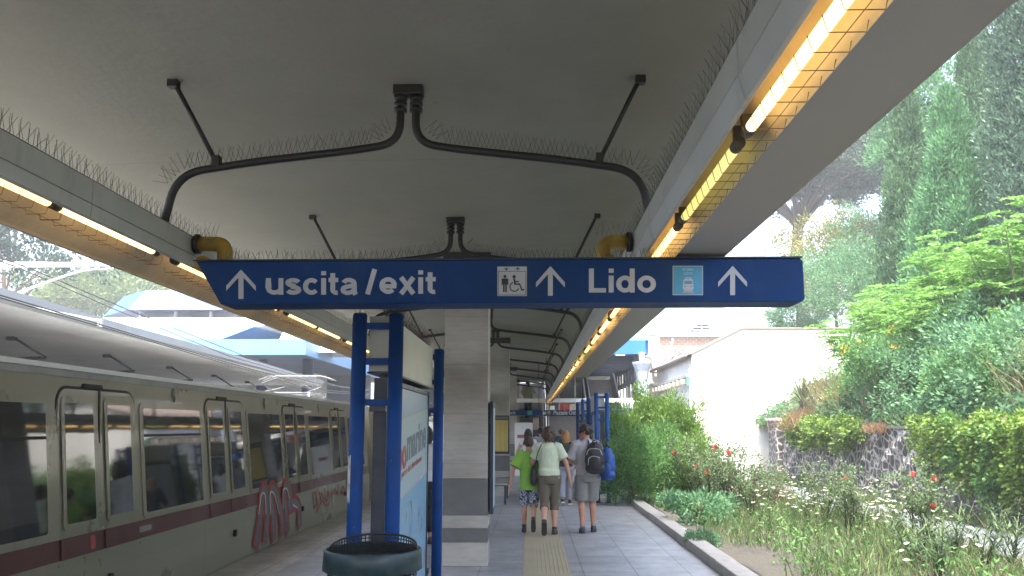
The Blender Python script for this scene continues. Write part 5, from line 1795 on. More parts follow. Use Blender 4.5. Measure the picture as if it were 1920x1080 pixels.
def plant_px(name, key, make, u, Y, label, cat, group=None, base=None, rz=0, s=1.0, X=None):
    if X is None: X = at(u, 700, Y=Y).x
    else: Y = at(u, 700, X=X).y
    z = hill_z(X, Y) - .15 if base is None else base
    return plant(name, key, make, (X, Y, z), label, cat, group, rz, s)


G_CY = 'cypresses on the embankment'
plant_px('cypress_tree', 'cy1', make_cypress(3, 8.0, 1.45, L_CYP2, 80, 700, .15, True), 1820, 25.5, 'pale green pointed cypress in the middle of the embankment trees', 'tree', G_CY)
plant_px('cypress_tree', 'cy2', make_cypress(4, 9.2, 1.15, L_CYP, 80, 560), 1738, 29.0, 'dull olive cypress standing closest to the umbrella pine', 'tree', G_CY)
plant_px('cypress_tree', 'cy3', make_cypress(9, 10.6, 1.2, L_CYP, 80, 600), 1885, 28.5, 'slim dull green cypress just behind the pale pointed one', 'tree', G_CY)
plant_px('rounded_tree', 'bt4', make_broad(36, 2.5, 2.3, 2.9, 9.2, L_CYP2, 170, 110, .17, .62, 8.0, .42, .5), 1775, 36, 'fresh green tall tree with clumpy crown rising behind the pointed cypress', 'tree')
plant_px('cypress_tree', 'cy2', None, 1950, 27.5, 'dark cypress at the photo edge below the ivy-clad tree', 'tree', G_CY, rz=2.0, s=.85)
plant_px('ivy_clad_tree', 'ivy', make_cypress(21, 13.5, .98, L_IVY, 70, 760, .14), 1985, 22.5, 'tall dark tree clad in glossy ivy at the edge of the photo', 'tree')
plant_px('broadleaf_tree', 'bt1', make_broad(31, 3.2, 3.2, 3.2, 6.4, L_CYP, 170, 90, .26, .75, 6.0), 1905, 36, 'big dark green tree filling the gap behind the cypresses', 'tree', 'broadleaf trees on the embankment')
plant_px('broadleaf_tree', 'bt2', make_broad(33, 2.5, 2.5, 2.2, 4.2, L_BLUE, 150, 110, .14, .55, 4.0), 1660, 40, 'blue-green bushy tree below the pine crown', 'tree', 'broadleaf trees on the embankment')
plant_px('broadleaf_tree', 'bt3', make_broad(34, 2.4, 2.4, 2.3, 4.6, L_OLIVE, 130, 90, .14, .55, 4.0), 1575, 41, 'yellowing loose tree right beside the end of the big sign', 'tree', 'broadleaf trees on the embankment')
plant_px('broadleaf_tree', 'bt2', None, 1500, 44, 'blue-green bushy tree behind the right end of the big sign', 'tree', 'broadleaf trees on the embankment', rz=1.3, s=.62)
plant_px('broadleaf_tree', 'bt2', None, 1605, 36, 'low blue-green tree behind the bright ailanthus thicket', 'tree', 'broadleaf trees on the embankment', rz=2.3, s=.8)
plant_px('reed_clump', 'reed', make_fronds(41, 60, 2.6, .8, L_OLIVE, .16, 8, .7, 9), 1868, 22.5, 'yellowish plume-topped reeds in front of the cypresses', 'reeds')
G_AI = 'bright ailanthus thickets on the slope'
ai = make_fronds(43, 420, 3.5, 1.5, L_AIL, .115, 11, .70, 16)
for (u, Y, s, rz, lb) in ((1632, 10.4, .95, 0, 'bright green ailanthus thicket hanging over the end of the white house wall'), (1735, 10.3, 1.0, 1.7, 'bright green ailanthus thicket in the middle of the slope'),
                          (1850, 10.4, 1.05, 3.1, 'bright green ailanthus thicket below the dark ivy-clad tree'), (1930, 10.4, 1.1, 4.4, 'bright green ailanthus thicket cut off by the photo edge'),
                          (1700, 9.9, .95, 2.9, 'bright green ailanthus thicket just above the bare stones of the wall'), (1800, 9.7, .95, 1.2, 'bright green ailanthus thicket above the creeper curtains'), (1690, 11.8, 1.05, 5.2, 'bright green ailanthus thicket standing behind the others'), (1790, 11.6, 1.0, .8, 'bright green ailanthus thicket at the foot of the pale cypress')):
    plant_px('ailanthus_thicket', 'ai', ai, u, 0, lb, 'shrub', G_AI, rz=rz, s=s, X=Y)

# stone pine
def make_pine():
    rng = np.random.default_rng(55)
    g = MB()
    top = 13.0
    g.tube([(0, 0, -4), (.1, 0, 4), (-.15, 0, 8), (.1, 0, 10.2)], [.55, .48, .40, .36], 10)
    ends = []
    for k in range(13):
        a = k * 2.399; L = 2.2 + 4.2 * ((k + .5) / 13) ** .6
        e = Vector((L * math.cos(a) + .4, L * math.sin(a), 13.4 + rng.random() * 1.0 - L * .10))
        b = Vector((.1, 0, 9.4 + .05 * k))
        m1 = b.lerp(e, .45) + Vector((0, 0, .9))
        g.tube([b, m1, e], [.20, .13, .05], 7)
        ends.append(e)
        for q in range(3):
            e2 = e + Vector((rng.normal() * 1.0, rng.normal() * 1.0, .5 + rng.random() * .8)); g.tube([m1.lerp(e, .6), e2], [.07, .03], 5); ends.append(e2)
    C = []
    for k in range(330):
        a = rng.random() * 6.28; r = 6.9 * math.sqrt(rng.random())
        C.append((r * math.cos(a) + .3, r * math.sin(a), 12.9 + 3.2 * (1 - (r / 7.2) ** 2) * rng.random() + .4 * rng.normal() - .02 * r))
    C = np.array(C)
    P, D = clumps(C, .75 * (.6 + .7 * rng.random(len(C))), 95, rng, up=.5, flat=.6)
    n = len(P)
    return [('trunk', mk(g.mesh('trunk'), M_FBARK)), ('crown', leaf_mesh('crown', P, D, .42 * (.6 + .7 * rng.random(n)), .10, L_PINE, rng))]


X = at(1497, 470, Y=58).x
plant('stone_pine', 'pine', make_pine, (X, 58, at(1497, 420, Y=58).z - 10.0), 'dark umbrella-shaped stone pine with a leaning trunk against the bright sky', 'tree')
X = at(1700, 470, Y=66).x
plant('stone_pine', 'pine', None, (X, 66, at(1497, 380, Y=66).z - 9.6), 'dark umbrella pine half hidden behind the cypresses', 'tree', None, 2.2)

# slope bushes and creepers
G_SB = 'bushes on the embankment slope'
sb1 = make_broad(61, 1.15, 1.15, .8, .7, L_BUSH, 130, 90, .075, .30)
sb2 = make_broad(62, 1.2, 1.2, .75, .65, L_BLUE, 130, 90, .075, .30)
sb3 = make_broad(63, 1.0, 1.0, .5, .4, L_OLIVE, 80, 80, .07, .28)
for (u, Y, k, s, rz, lb) in ((1700, 17.5, 1, 1.0, 0, 'blue-green bush spilling over the top of the basalt wall'), (1770, 15.8, 1, 1.05, 2, 'blue-green bush above the middle of the basalt wall'), (1860, 14.5, 0, 1.0, 1, 'mid green bush above the creeper-covered part of the wall'),
                             (1930, 13.2, 0, 1.1, 3, 'mid green bush at the photo edge above the wall'), (1650, 19.8, 0, .85, 4, 'mid green bush under the yellow flowers'), (1600, 21.8, 2, .9, 1, 'dry yellowish low bush on the wall top beside the vine'),
                             (1820, 17.5, 0, 1.1, 5, 'mid green bush at the foot of the bright thickets'), (1890, 17.0, 1, 1.2, .5, 'blue-green bush below the thicket at the photo edge'), (1560, 24.2, 2, .9, 2, 'dry yellowish low bush at the foot of the white wall'),
                             (1740, 20.5, 1, 1.0, 4, 'blue-green bush higher up the slope between thickets'), (1950, 15.5, 1, 1.25, 2.2, 'blue-green bush at the very edge of the photo'), (1680, 22.5, 0, 1.0, 1.1, 'mid green bush beside the white house wall')):
    plant_px('slope_bush', 'sb%d' % k, (sb1, sb2, sb3)[k], u, 0, lb, 'bush', G_SB, rz=rz, s=s, X=8.75 + (.35 if k != 2 else -.1) + (.9 if 'foot' in lb or 'higher' in lb or 'thicket' in lb else 0))
# yellow broom flowers
def make_broom():
    rng = np.random.default_rng(71)
    C = ellip_crown(rng, 40, .7, .6, .55, .7, .3, .4)
    P, D = clumps(C, np.full(len(C), .22), 40, rng, up=.8)
    f = C[(C[:, 2] > .85)][:5]
    P2, D2 = clumps(f, np.full(len(f), .10), 26, rng, up=.5)
    g = trunk_mesh(.6, .03, .015, 6, 3)
    return [('stem', mk(g.mesh('stem'), M_STEM)), ('foliage', leaf_mesh('foliage', P, D, .12, .05, L_BUSH, rng)), ] + [('flower', leaf_mesh('flower', P2[k * 26:(k + 1) * 26], D2[k * 26:(k + 1) * 26], .075, .06, M_YFL, rng)) for k in range(len(f))]


plant_px('broom_bush', 'broom', make_broom, 1640, 20.0, 'small bush with a patch of orange-yellow flowers on the slope', 'bush', None, hill_z(8.7, 20.0) + .55, 0, 1.0)


# hanging creepers on the wall
def make_creeper(seed, w, drop, leafm, n=50, per=85):
    def f():
        rng = np.random.default_rng(seed)
        y = (rng.random(n) - .5) * w
        lim = drop * (.35 + .65 * np.abs(np.sin(y * 2.1 + seed)) * (1 - (2 * y / w) ** 2 * .5))
        z = -lim * rng.random(n)
        x = -.10 - .22 * rng.random(n) * (1 - .4 * z / -drop)
        C = np.stack([x, y, z + .12], 1)
        P, D = clumps(C, np.full(n, .19), per, rng, up=-.2)
        D += np.array([-.9, 0, -.4])
        nn = len(P)
        g = MB()
        for k in range(8):
            yy = (rng.random() - .5) * w; g.tube([(.05, yy, .15), (-.08, yy + .05, -.2), (-.09, yy - .04, -drop * .7)], .009, 5)
        return [('stem', mk(g.mesh('stem'), M_STEMB)), ('foliage', leaf_mesh('foliage', P, D, .068 * (.7 + .6 * rng.random(nn)), .05, leafm, rng))]
    return f


G_CR = 'creepers hanging down the basalt wall'
cr1 = make_creeper(81, 3.0, .75, L_CREEP); cr2 = make_creeper(82, 2.6, 1.45, L_CREEP, 40); cr3 = make_creeper(83, 2.6, 1.35, L_CREEP, 44); cr4 = make_creeper(84, 2.4, 1.4, L_BUSH, 34)
WX = 7.60
for (Y, k, lb) in ((23.6, 0, 'lime green vine trailing over the far top of the basalt wall'), (21.2, 0, 'lime green vine trailing beside the rusty grass'), (15.6, 1, 'lime green curtain of creeper right after the bare stones'), (13.6, 2, 'pale green creeper curtain covering the wall beyond the path bend'),
                   (11.6, 3, 'mid green creeper curtain near the photo edge'), (9.6, 2, 'pale green creeper curtain at the very edge of the photo'), (14.6, 3, 'mid green creeper between two lime green curtains'), (12.5, 1, 'lime green creeper curtain low down near the photo edge')):
    plant('wall_creeper', 'cr%d' % k, (cr1, cr2, cr3, cr4)[k], (WX, Y, 1.72), lb, 'creeper', G_CR)

# basalt retaining wall
wl_ = empty('basalt_wall', (WX, 0, 0), 0, 'rough dark basalt retaining wall with white mortar beside the garden path', 'wall')
g = MB()
nz_, ny_ = 12, 120
vs = []
for j in range(ny_ + 1):
    for i in range(nz_ + 1):
        y = -8 + 34.6 * j / ny_; z = -.1 + 1.8 * i / nz_
        vs.append((.03 * math.sin(y * 5.1 + z * 9) + .02 * random.random() + z * .05, y, z))
fs = [(j * (nz_ + 1) + i, j * (nz_ + 1) + i + 1, (j + 1) * (nz_ + 1) + i + 1, (j + 1) * (nz_ + 1) + i) for j in range(ny_) for i in range(nz_)]
g.add(vs, fs)
g.box(.10, .45, -8, 26.6, -.1, 1.66)
g.build('wall_face', M_STONEWALL, wl_)
g = MB().box(-.12, .75, 26.62, 27.5, -.1, 1.86)
g.build('end_pier', M_STONEWALL, wl_, bevel=.05)
MB().box(-.16, .8, 26.58, 27.54, 1.86, 1.96).build('pier_cap', M_PLASTER2, wl_, bevel=.03)
MB().box(.06, .5, -8, 26.6, 1.66, 1.72).build('coping', mat('mossy_coping', (.20, .19, .15), .9, .25, 5, bump=.3), wl_)

# yucca/palm against the white wall, rusty grass
def make_yucca():
    g = MB(); rng = random.Random(5)
    g2 = MB(); g2.tube([(0, 0, -.2), (.03, 0, .25), (0, .02, .5)], [.10, .09, .08], 8)
    for k in range(46):
        a = k * 2.4; el = rng.uniform(-.15, 1.35); L = rng.uniform(.55, .85)
        d = Vector((math.cos(a) * math.cos(el), math.sin(a) * math.cos(el), math.sin(el))); s_ = Vector((-math.sin(a), math.cos(a), 0)) * .026
        b = Vector((0, 0, .48)); m_ = b + d * L * .5 + Vector((0, 0, .03)); e = b + d * L + Vector((0, 0, -.22 * L * math.cos(el)))
        g.add([b - s_ * .6, b + s_ * .6, m_ + s_, m_ - s_, e], [(0, 1, 2, 3), (3, 2, 4)])
    return [('trunk', mk(g2.mesh('trunk'), M_BARK)), ('frond', mk(g.mesh('frond'), L_SPIKY))]


X = at(1462, 770, Y=26.0).x
plant('yucca_plant', 'yuc', make_yucca, (8.15, 25.9, 1.75), 'spiky palm-like plant standing out against the white house wall', 'plant', None, 0, 1.25)
plant('yucca_plant', 'yuc', None, (8.75, 26.6, 1.75), 'spiky plant partly hidden behind the palm-like one on the wall top', 'plant', None, 1.1, 1.1)


def make_tuft(seed, leafm, n=420, H=.55, sp=.32, w=.010):
    def f():
        rng = np.random.default_rng(seed)
        P = np.stack([rng.normal(size=n) * sp * .5, rng.normal(size=n) * sp * .5, np.zeros(n)], 1)
        D = np.stack([rng.normal(size=n) * .45, rng.normal(size=n) * .45, np.ones(n)], 1)
        return [('blades', leaf_mesh('blades', P, D, H * (.5 + .6 * rng.random(n)), w, leafm, rng, .35))]
    return f


plant('rusty_grass', 'rust', make_tuft(91, L_RUST, 900, .8, .75, .02), (7.75, 24.4, 1.55), 'rust-brown dry grass tuft at the far top of the basalt wall', 'grass tuft', 'rusty grass tufts')
plant('rusty_grass', 'rust', None, (7.6, 19.0, 1.55), 'rust-brown dry tuft hanging in the middle of the basalt wall', 'grass tuft', 'rusty grass tufts', 2, .38)

# ------------------------------------------------------------------ shrubs next to the platform
G_TH = 'feathery green shrubs beyond the kerb'
th1 = make_broad(101, .62, .62, 1.0, 1.2, L_THUJA, 170, 110, .085, .20, None, .35, .33, M_STEMB, .9)
th2 = make_broad(102, .78, .78, .85, .95, L_BUSH, 150, 95, .065, .22, None, .3, .4, M_STEMB, .6)
th3 = make_broad(103, .7, .7, .9, .95, L_THUJA, 130, 90, .065, .22, None, .3, .4, M_STEMB, .6)
for (u, Y, k, s, rz, lb) in ((1275, 21.5, 0, (1.0, 1.0, 1.04), 0, 'round feathery yellow-green shrub nearest to the white wall corner'), (1218, 24.0, 0, (1.0, 1, 1.16), 2, 'tall feathery yellow-green shrub in front of the grey bridge column'),
                             (1168, 22.5, 0, (.8, .8, .9), 1, 'small feathery yellow-green shrub right behind the blue stand'), (1240, 20.2, 1, .95, 1, 'mid green rounded shrub between kerb and rose bed'),
                             (1185, 19.4, 1, .92, 3, 'mid green rounded shrub beside the blue poster stand'), (1165, 23.8, 2, 1.2, 2, 'yellow-green bush against the end of the platform'), (1310, 19.8, 2, .8, 4, 'loose yellow-green bush in front of the house corner')):
    X = at(u, 900, Y=Y).x
    plant('feathery_shrub', 'th%d' % k, (th1, th2, th3)[k], (X, Y, 0), lb, 'shrub', G_TH, rz, s)


# ------------------------------------------------------------------ rose bed
def make_rose(seed, flowers):
    def f():
        rg = random.Random(seed); rng = np.random.default_rng(seed)
        g = MB(); Ps = []; tips = []
        for k in range(11):
            a = rg.random() * 6.28; r = rg.uniform(.25, .7); h = rg.uniform(.7, 1.35)
            b = Vector((rg.uniform(-.12, .12), rg.uniform(-.12, .12), 0)); e = Vector((r * math.cos(a), r * math.sin(a), h)); m_ = b.lerp(e, .5) + Vector((0, 0, .15))
            g.tube([b, m_, e], [.011, .008, .004], 5); tips.append(e)
            for q in range(7):
                t = rg.uniform(.3, 1); p = b.lerp(m_, t * 2) if t < .5 else m_.lerp(e, t * 2 - 1)
                e2 = p + Vector((rg.uniform(-.2, .2), rg.uniform(-.2, .2), rg.uniform(.02, .22))); g.tube([p, e2], .003, 4, False); Ps += [p, p.lerp(e2, .5), e2, e2]
        C = np.array(Ps)
        P, D = clumps(C, np.full(len(C), .055), 5, rng, up=.1)
        parts = [('stem', mk(g.mesh('stem'), M_STEMB)), ('foliage', leaf_mesh('foliage', P, D, .052, .034, L_ROSE, rng))]
        if flowers:
            for k in range(flowers):
                C = np.array([tips[k] + Vector((0, 0, .03))])
                P, D = clumps(C, np.full(1, .030), 46, rng, up=.5)
                parts.append(('flower', leaf_mesh('flower', P, D, .033, .035, M_RED, rng, .5)))
        return parts
    return f


G_RO = 'rose bushes in the garden bed'
ro = [make_rose(201, 3), make_rose(202, 1), make_rose(203, 0)]
rg_ = random.Random(77)
spots = []
for Y in (12.3, 13.4, 14.6, 15.8, 17.0, 18.2, 19.4, 20.8, 22.4, 24.0):
    for X in (3.9, 5.1):
        if Y < 15 and X < 4.3: continue
        spots.append((X + rg_.uniform(-.35, .35), Y + rg_.uniform(-.4, .4)))
for i, (X, Y) in enumerate(spots):
    k = (0, 2, 1, 2, 1)[i % 5]
    if Y > 15 and X > 4.5 and i % 3: continue
    plant('rose_bush', 'ro%d' % k, ro[k], (X, Y, .02), ('open rose bush with several red flowers in the sunny bed', 'thin rose bush with a single red flower in the bed', 'bare-looking rose bush without flowers in the bed')[k], 'rose bush', G_RO, rg_.random() * 6, rg_.uniform(.85, 1.12) * (.8 if X > 4.5 else 1))


# white umbel weeds
def make_umbel(seed):
    def f():
        rg = random.Random(seed); rng = np.random.default_rng(seed)
        g = MB(); heads = []; Ps = []
        for k in range(4):
            e = Vector((rg.uniform(-.2, .2), rg.uniform(-.2, .2), rg.uniform(.38, .72))); b = Vector((rg.uniform(-.05, .05), rg.uniform(-.05, .05), 0)); m_ = b.lerp(e, .5)
            g.tube([b, m_, e], .004, 4, False)
            r = rg.uniform(.018, .036); n = 26; tx, ty = rg.uniform(-.4, .4), rg.uniform(-.4, .4)
            hd = MB(); heads.append(hd)
            for q in range(n):
                rr = r * math.sqrt((q + .5) / n); a = q * 2.4
                c = e + Vector((rr * math.cos(a), rr * math.sin(a), .02 + .3 * rr + rr * (tx * math.cos(a) + ty * math.sin(a))))
                w = .0075
                hd.add([c + Vector((-w, -w, 0)), c + Vector((w, -w, .003)), c + Vector((w, w, 0)), c + Vector((-w, w, .004))], [(0, 1, 2, 3)])
            Ps += [b.lerp(e, t) for t in (.2, .35, .5, .65)]
        C = np.array(Ps)
        P, D = clumps(C, np.full(len(C), .06), 9, rng, up=.6)
        return [('stem', mk(g.mesh('stem'), M_STEM)), ('foliage', leaf_mesh('foliage', P, D, .06, .014, L_GRASS, rng))] + [('flower_head', mk(h_.mesh('flower_head'), M_UMBEL)) for h_ in heads]
    return f


um = [make_umbel(301), make_umbel(302), make_umbel(303)]
for i in range(58):
    if i < 30: Y = rg_.uniform(11.2, 15.8); X = rg_.uniform(4.5, 5.85)
    elif i < 42: Y = rg_.uniform(9.0, 17); X = rg_.uniform(3.6, 5.7)
    else: Y = rg_.uniform(13, 20); X = rg_.uniform(3.4, 5.8)
    plant('white_umbel_weed', 'um%d' % (i % 3), um[i % 3], (X, Y, .02), 'weed with flat white flower heads among the grass between kerb and path', 'wild flower', 'white-headed weeds in the garden bed', rg_.random() * 6, rg_.uniform(.75, 1.1))


# spiky dark plants at the bottom corner
def make_spiky(seed):
    def f():
        rg = random.Random(seed); g = MB(); lf = MB()
        for k in range(8):
            a = rg.random() * 6.28; h = rg.uniform(.45, .85); r = rg.uniform(.05, .38)
            b = Vector((rg.uniform(-.08, .08), rg.uniform(-.08, .08), 0)); e = Vector((r * math.cos(a), r * math.sin(a), h))
            g.tube([b, b.lerp(e, .5) + Vector((0, 0, .05)), e], [.009, .007, .004], 5)
            for q in range(17):
                t = .25 + .75 * q / 17; p = b.lerp(e, t); aa = q * 2.4; L = rg.uniform(.14, .22); el = rg.uniform(.1, .9)
                d = Vector((math.cos(aa) * math.cos(el), math.sin(aa) * math.cos(el), math.sin(el))); s_ = Vector((-math.sin(aa), math.cos(aa), 0)) * .013
                m_ = p + d * L * .45; x = p + d * L + Vector((0, 0, -.03))
                lf.add([p - s_ * .4, p + s_ * .4, m_ + s_, m_ - s_, x], [(0, 1, 2, 3), (3, 2, 4)])
        return [('stem', mk(g.mesh('stem'), M_STEM)), ('foliage', mk(lf.mesh('foliage'), L_SPIKY))]
    return f


G_SP = 'dark spiky plants beside the path'
for i, (u, v, lb) in enumerate(((1720, 1074, 'dark spiky-leaved plant nearest to the kerb side of the group'), (1790, 1066, 'dark spiky-leaved plant in the middle of the group by the path'), (1850, 1078, 'dark spiky-leaved plant overlapping the bright path'),
                                (1905, 1076, 'dark spiky-leaved plant cut by the corner of the photo'), (1760, 1100, 'dark spiky-leaved plant at the very bottom of the photo'), (1875, 1020, 'thin upright spiky plant alone on the path edge'))):
    p = at(u, v, Z=0)
    plant('spiky_plant', 'sp%d' % (i % 2), make_spiky(401 + i % 2), (p.x, p.y, .01), lb, 'plant', G_SP, i * 1.3, .92 if i < 5 else .62)

# low blue-green ground plants near the soil strip
G_LP = 'low leafy plants on the bare soil strip'
lp = make_broad(111, .42, .42, .22, .18, L_BLUE, 50, 40, .06, .12, None, .3, .5, M_STEM)
for (u, v, s, lb) in ((1300, 985, 1.35, 'wide low blue-green plant in the middle of the bare soil'), (1345, 975, 1.1, 'low blue-green plant beside the brown mound'), (1303, 1028, .6, 'little blue-green plant close to the kerb stones'), (1205, 925, .8, 'low blue-green plant near the stand end of the bed'), (1255, 955, .9, 'low blue-green plant halfway along the kerb')):
    p = at(u, v, Z=0)
    plant('low_plant', 'lp', lp, (p.x + .1, p.y, .0), lb, 'plant', G_LP, u * .1, s)
# brown earth mound with dry brush
p = at(1412, 962, Z=0)
plant('dry_brush_heap', 'mound', make_broad(115, .62, .55, .33, .28, leaf_mat('dry_brush', (.10, .075, .05), (.24, .19, .14), .1, 3), 60, 50, .09, .15, None, .25, .25, M_STEMB, .2), (p.x, p.y, 0), 'brown heap of dry brush under the roses', 'brush heap')

# long grass and weeds: uncountable
rng = np.random.default_rng(500)
n = 52000
X = rng.uniform(2.5, 7.55, n); Y = 6 + 24 * rng.random(n) ** 1.25
dens = .5 + .5 * np.sin(X * 2.3 + 1.1 * np.sin(Y * .9)) * np.sin(Y * 1.1 + X)
edge = np.clip((X - 2.75 - .35 * np.sin(Y * 1.3)) / .7, 0, 1)
onpath = (X > 5.9) & (X < 7.15)
keep = (rng.random(n) < (.25 + .75 * dens) * edge) & (~onpath | (rng.random(n) < .02))
X = X[keep]; Y = Y[keep]; n = len(X); dens = dens[keep]
P = np.stack([X, Y, np.full(n, .02)], 1)
D = np.stack([rng.normal(size=n) * .45, rng.normal(size=n) * .45, np.ones(n)], 1)
Lh = (.10 + .30 * rng.random(n) ** 2 + .12 * dens) * np.where(X > 7.1, 1.2, 1)
sel = rng.random(n)
o = link('long_grass', leaf_mesh('long_grass', P[sel < .84], D[sel < .84], Lh[sel < .84], .014, L_GRASS, rng, .5), None); tag(o, 'long green grass and weeds between the kerb and the path', 'grass', kind='stuff')
o = link('dry_grass', leaf_mesh('dry_grass', P[sel >= .84], D[sel >= .84], Lh[sel >= .84] * 1.15, .009, L_DRY, rng, .5), None); tag(o, 'dry straw-coloured grass mixed into the garden bed', 'grass', kind='stuff')
# broad weeds close to the ground
n = 15000
X = rng.uniform(2.9, 7.5, n); Y = 7 + 22 * rng.random(n)
keep = ((np.sin(X * 3.1 + Y) * np.sin(Y * 1.7 - X) > -.25) & ((X < 5.85) | (X > 7.15)))
X = X[keep]; Y = Y[keep]; n = len(X)
P = np.stack([X, Y, .03 + .32 * rng.random(n) ** 1.6], 1); D = rng.normal(size=(n, 3)) + np.array([0, 0, .5])
o = link('leafy_weeds', leaf_mesh('leafy_weeds', P, D, .04 + .06 * rng.random(n), .03, L_BUSH, rng, .5), None); tag(o, 'leafy weeds covering the garden bed', 'weeds', kind='stuff')
# grass on the embankment
n = 30000
X = 7.9 + 9 * rng.random(n) ** 1.3; Y = 7 + 24 * rng.random(n)
Z = np.array([hill_z(x, y) for x, y in zip(X, Y)]) - .03
P = np.stack([X, Y, Z], 1); D = np.stack([rng.normal(size=n) * .6 - .3, rng.normal(size=n) * .6, np.ones(n)], 1)
o = link('slope_grass', leaf_mesh('slope_grass', P, D, .25 + .4 * rng.random(n), .025, L_GRASS, rng, .5), None); tag(o, 'rough grass and ground cover on the embankment', 'grass', kind='stuff')
n = 42000
X = 7.8 + 8 * rng.random(n) ** 1.4; Y = 8 + 22 * rng.random(n)
Z = np.array([hill_z(x, y) for x, y in zip(X, Y)]) + .05 + .45 * rng.random(n) * (1 + .6 * np.sin(X * 2 + Y * 1.3))
P = np.stack([X, Y, Z], 1); D = rng.normal(size=(n, 3)) + np.array([-.4, -.2, .3])
o = link('slope_undergrowth', leaf_mesh('slope_undergrowth', P, D, .08 + .1 * rng.random(n), .06, L_BLUE, rng, .5), None); tag(o, 'tangled leafy undergrowth over the embankment', 'undergrowth', kind='stuff')

# ------------------------------------------------------------------ trees beyond the track
X = at(20, 470, Y=40).x
plant('plane_tree', 'lt1', make_broad(601, 5.0, 4.5, 3.0, 11.0, leaf_mat('dark_plane_leaf', (.012, .035, .025), (.050, .095, .060), .12, .6), 120, 120, .26, .8, 9.0, .35, .55, None, .2, .45, 9), (X, 40, .8), 'big dark broadleaf tree behind the catenary arm with sky showing through', 'tree')  # foliage coloured a dark blue-green
X = at(190, 560, Y=70).x
plant('umbrella_pine', 'lt2', make_broad(602, 5.8, 4.6, 2.0, 11.2, L_PINE2, 170, 110, .4, .95, 10.0, .25, .3, M_FBARK, .4, .4, 8), (X, 70, 1.6), 'pale green rounded pine beyond the blue station roof', 'tree')

n = 9000
X = 8.0 + 4.5 * rng.random(n); Y = 9 + 17 * rng.random(n)
keep = np.sin(X * 2.2 + Y * .8) * np.sin(Y * 1.3) > .1
X = X[keep]; Y = Y[keep]; n = len(X)
Z = np.array([hill_z(x, y) for x, y in zip(X, Y)])
P = np.stack([X, Y, Z], 1); D = np.stack([rng.normal(size=n) * .35 - .25, rng.normal(size=n) * .35, np.ones(n)], 1)
o = link('wispy_grass', leaf_mesh('wispy_grass', P, D, .9 + .9 * rng.random(n), .012, L_DRY, rng, .5), None); tag(o, 'tall pale wispy grass waving over the embankment bushes', 'grass', kind='stuff')
# ================================================================== PEOPLE
def V3(*a): return Vector(a)


def hand(mb, wrist, elbow, side, curl=.5):
    """palm, four fingers of different length and a thumb, hanging along the forearm line"""
    d = (wrist - elbow).normalized()
    fwd = Vector((0, 1, 0)); fwd = (fwd - d * fwd.dot(d)).normalized()      # thumb side points ahead
    pn = d.cross(fwd).normalized() * (1 if side > 0 else -1)                  # towards the thigh
    if pn.x * side > 0: pn = -pn
    p0 = wrist; p1 = wrist + d * .085
    mb.capsule([p0 + d * .012, p0 + d * .045, p1], [.022, .031, .030], 10, (1.0, .55) if abs(fwd.z) < .5 else (.55, 1.0))
    # palm slab built across the forward direction
    for k, (off, L) in enumerate(((.028, .072), (.010, .080), (-.009, .075), (-.026, .060))):
        b = p1 + fwd * off * .9 - d * .03
        k1 = b + d * .035 + fwd * off * .1
        j1 = k1 + (d * (1 - .25 * curl) + pn * .35 * curl).normalized() * L * .5
        j2 = j1 + (d * (1 - .7 * curl) + pn * .9 * curl).normalized() * L * .32
        j3 = j2 + (d * (.8 - .8 * curl) + pn * 1.0 * curl).normalized() * L * .22
        mb.capsule([b, k1, j1, j2, j3], [.0105, .0105, .0090, .0085, .0075], 8)
    t0 = p0 + d * .03 + fwd * .020
    t1 = t0 + (d * .6 + fwd * .8).normalized() * .038
    t2 = t1 + (d * .9 + fwd * .25 + pn * .3).normalized() * .032
    mb.capsule([t0, t1, t2], [.013, .0105, .0085], 8)


def leg_pts(hip, knee, ankle):
    c1 = knee.lerp(ankle, .30)
    back = Vector((0, -.012, 0))
    return [hip, hip.lerp(knee, .45), knee, c1 + back, knee.lerp(ankle, .62), ankle]


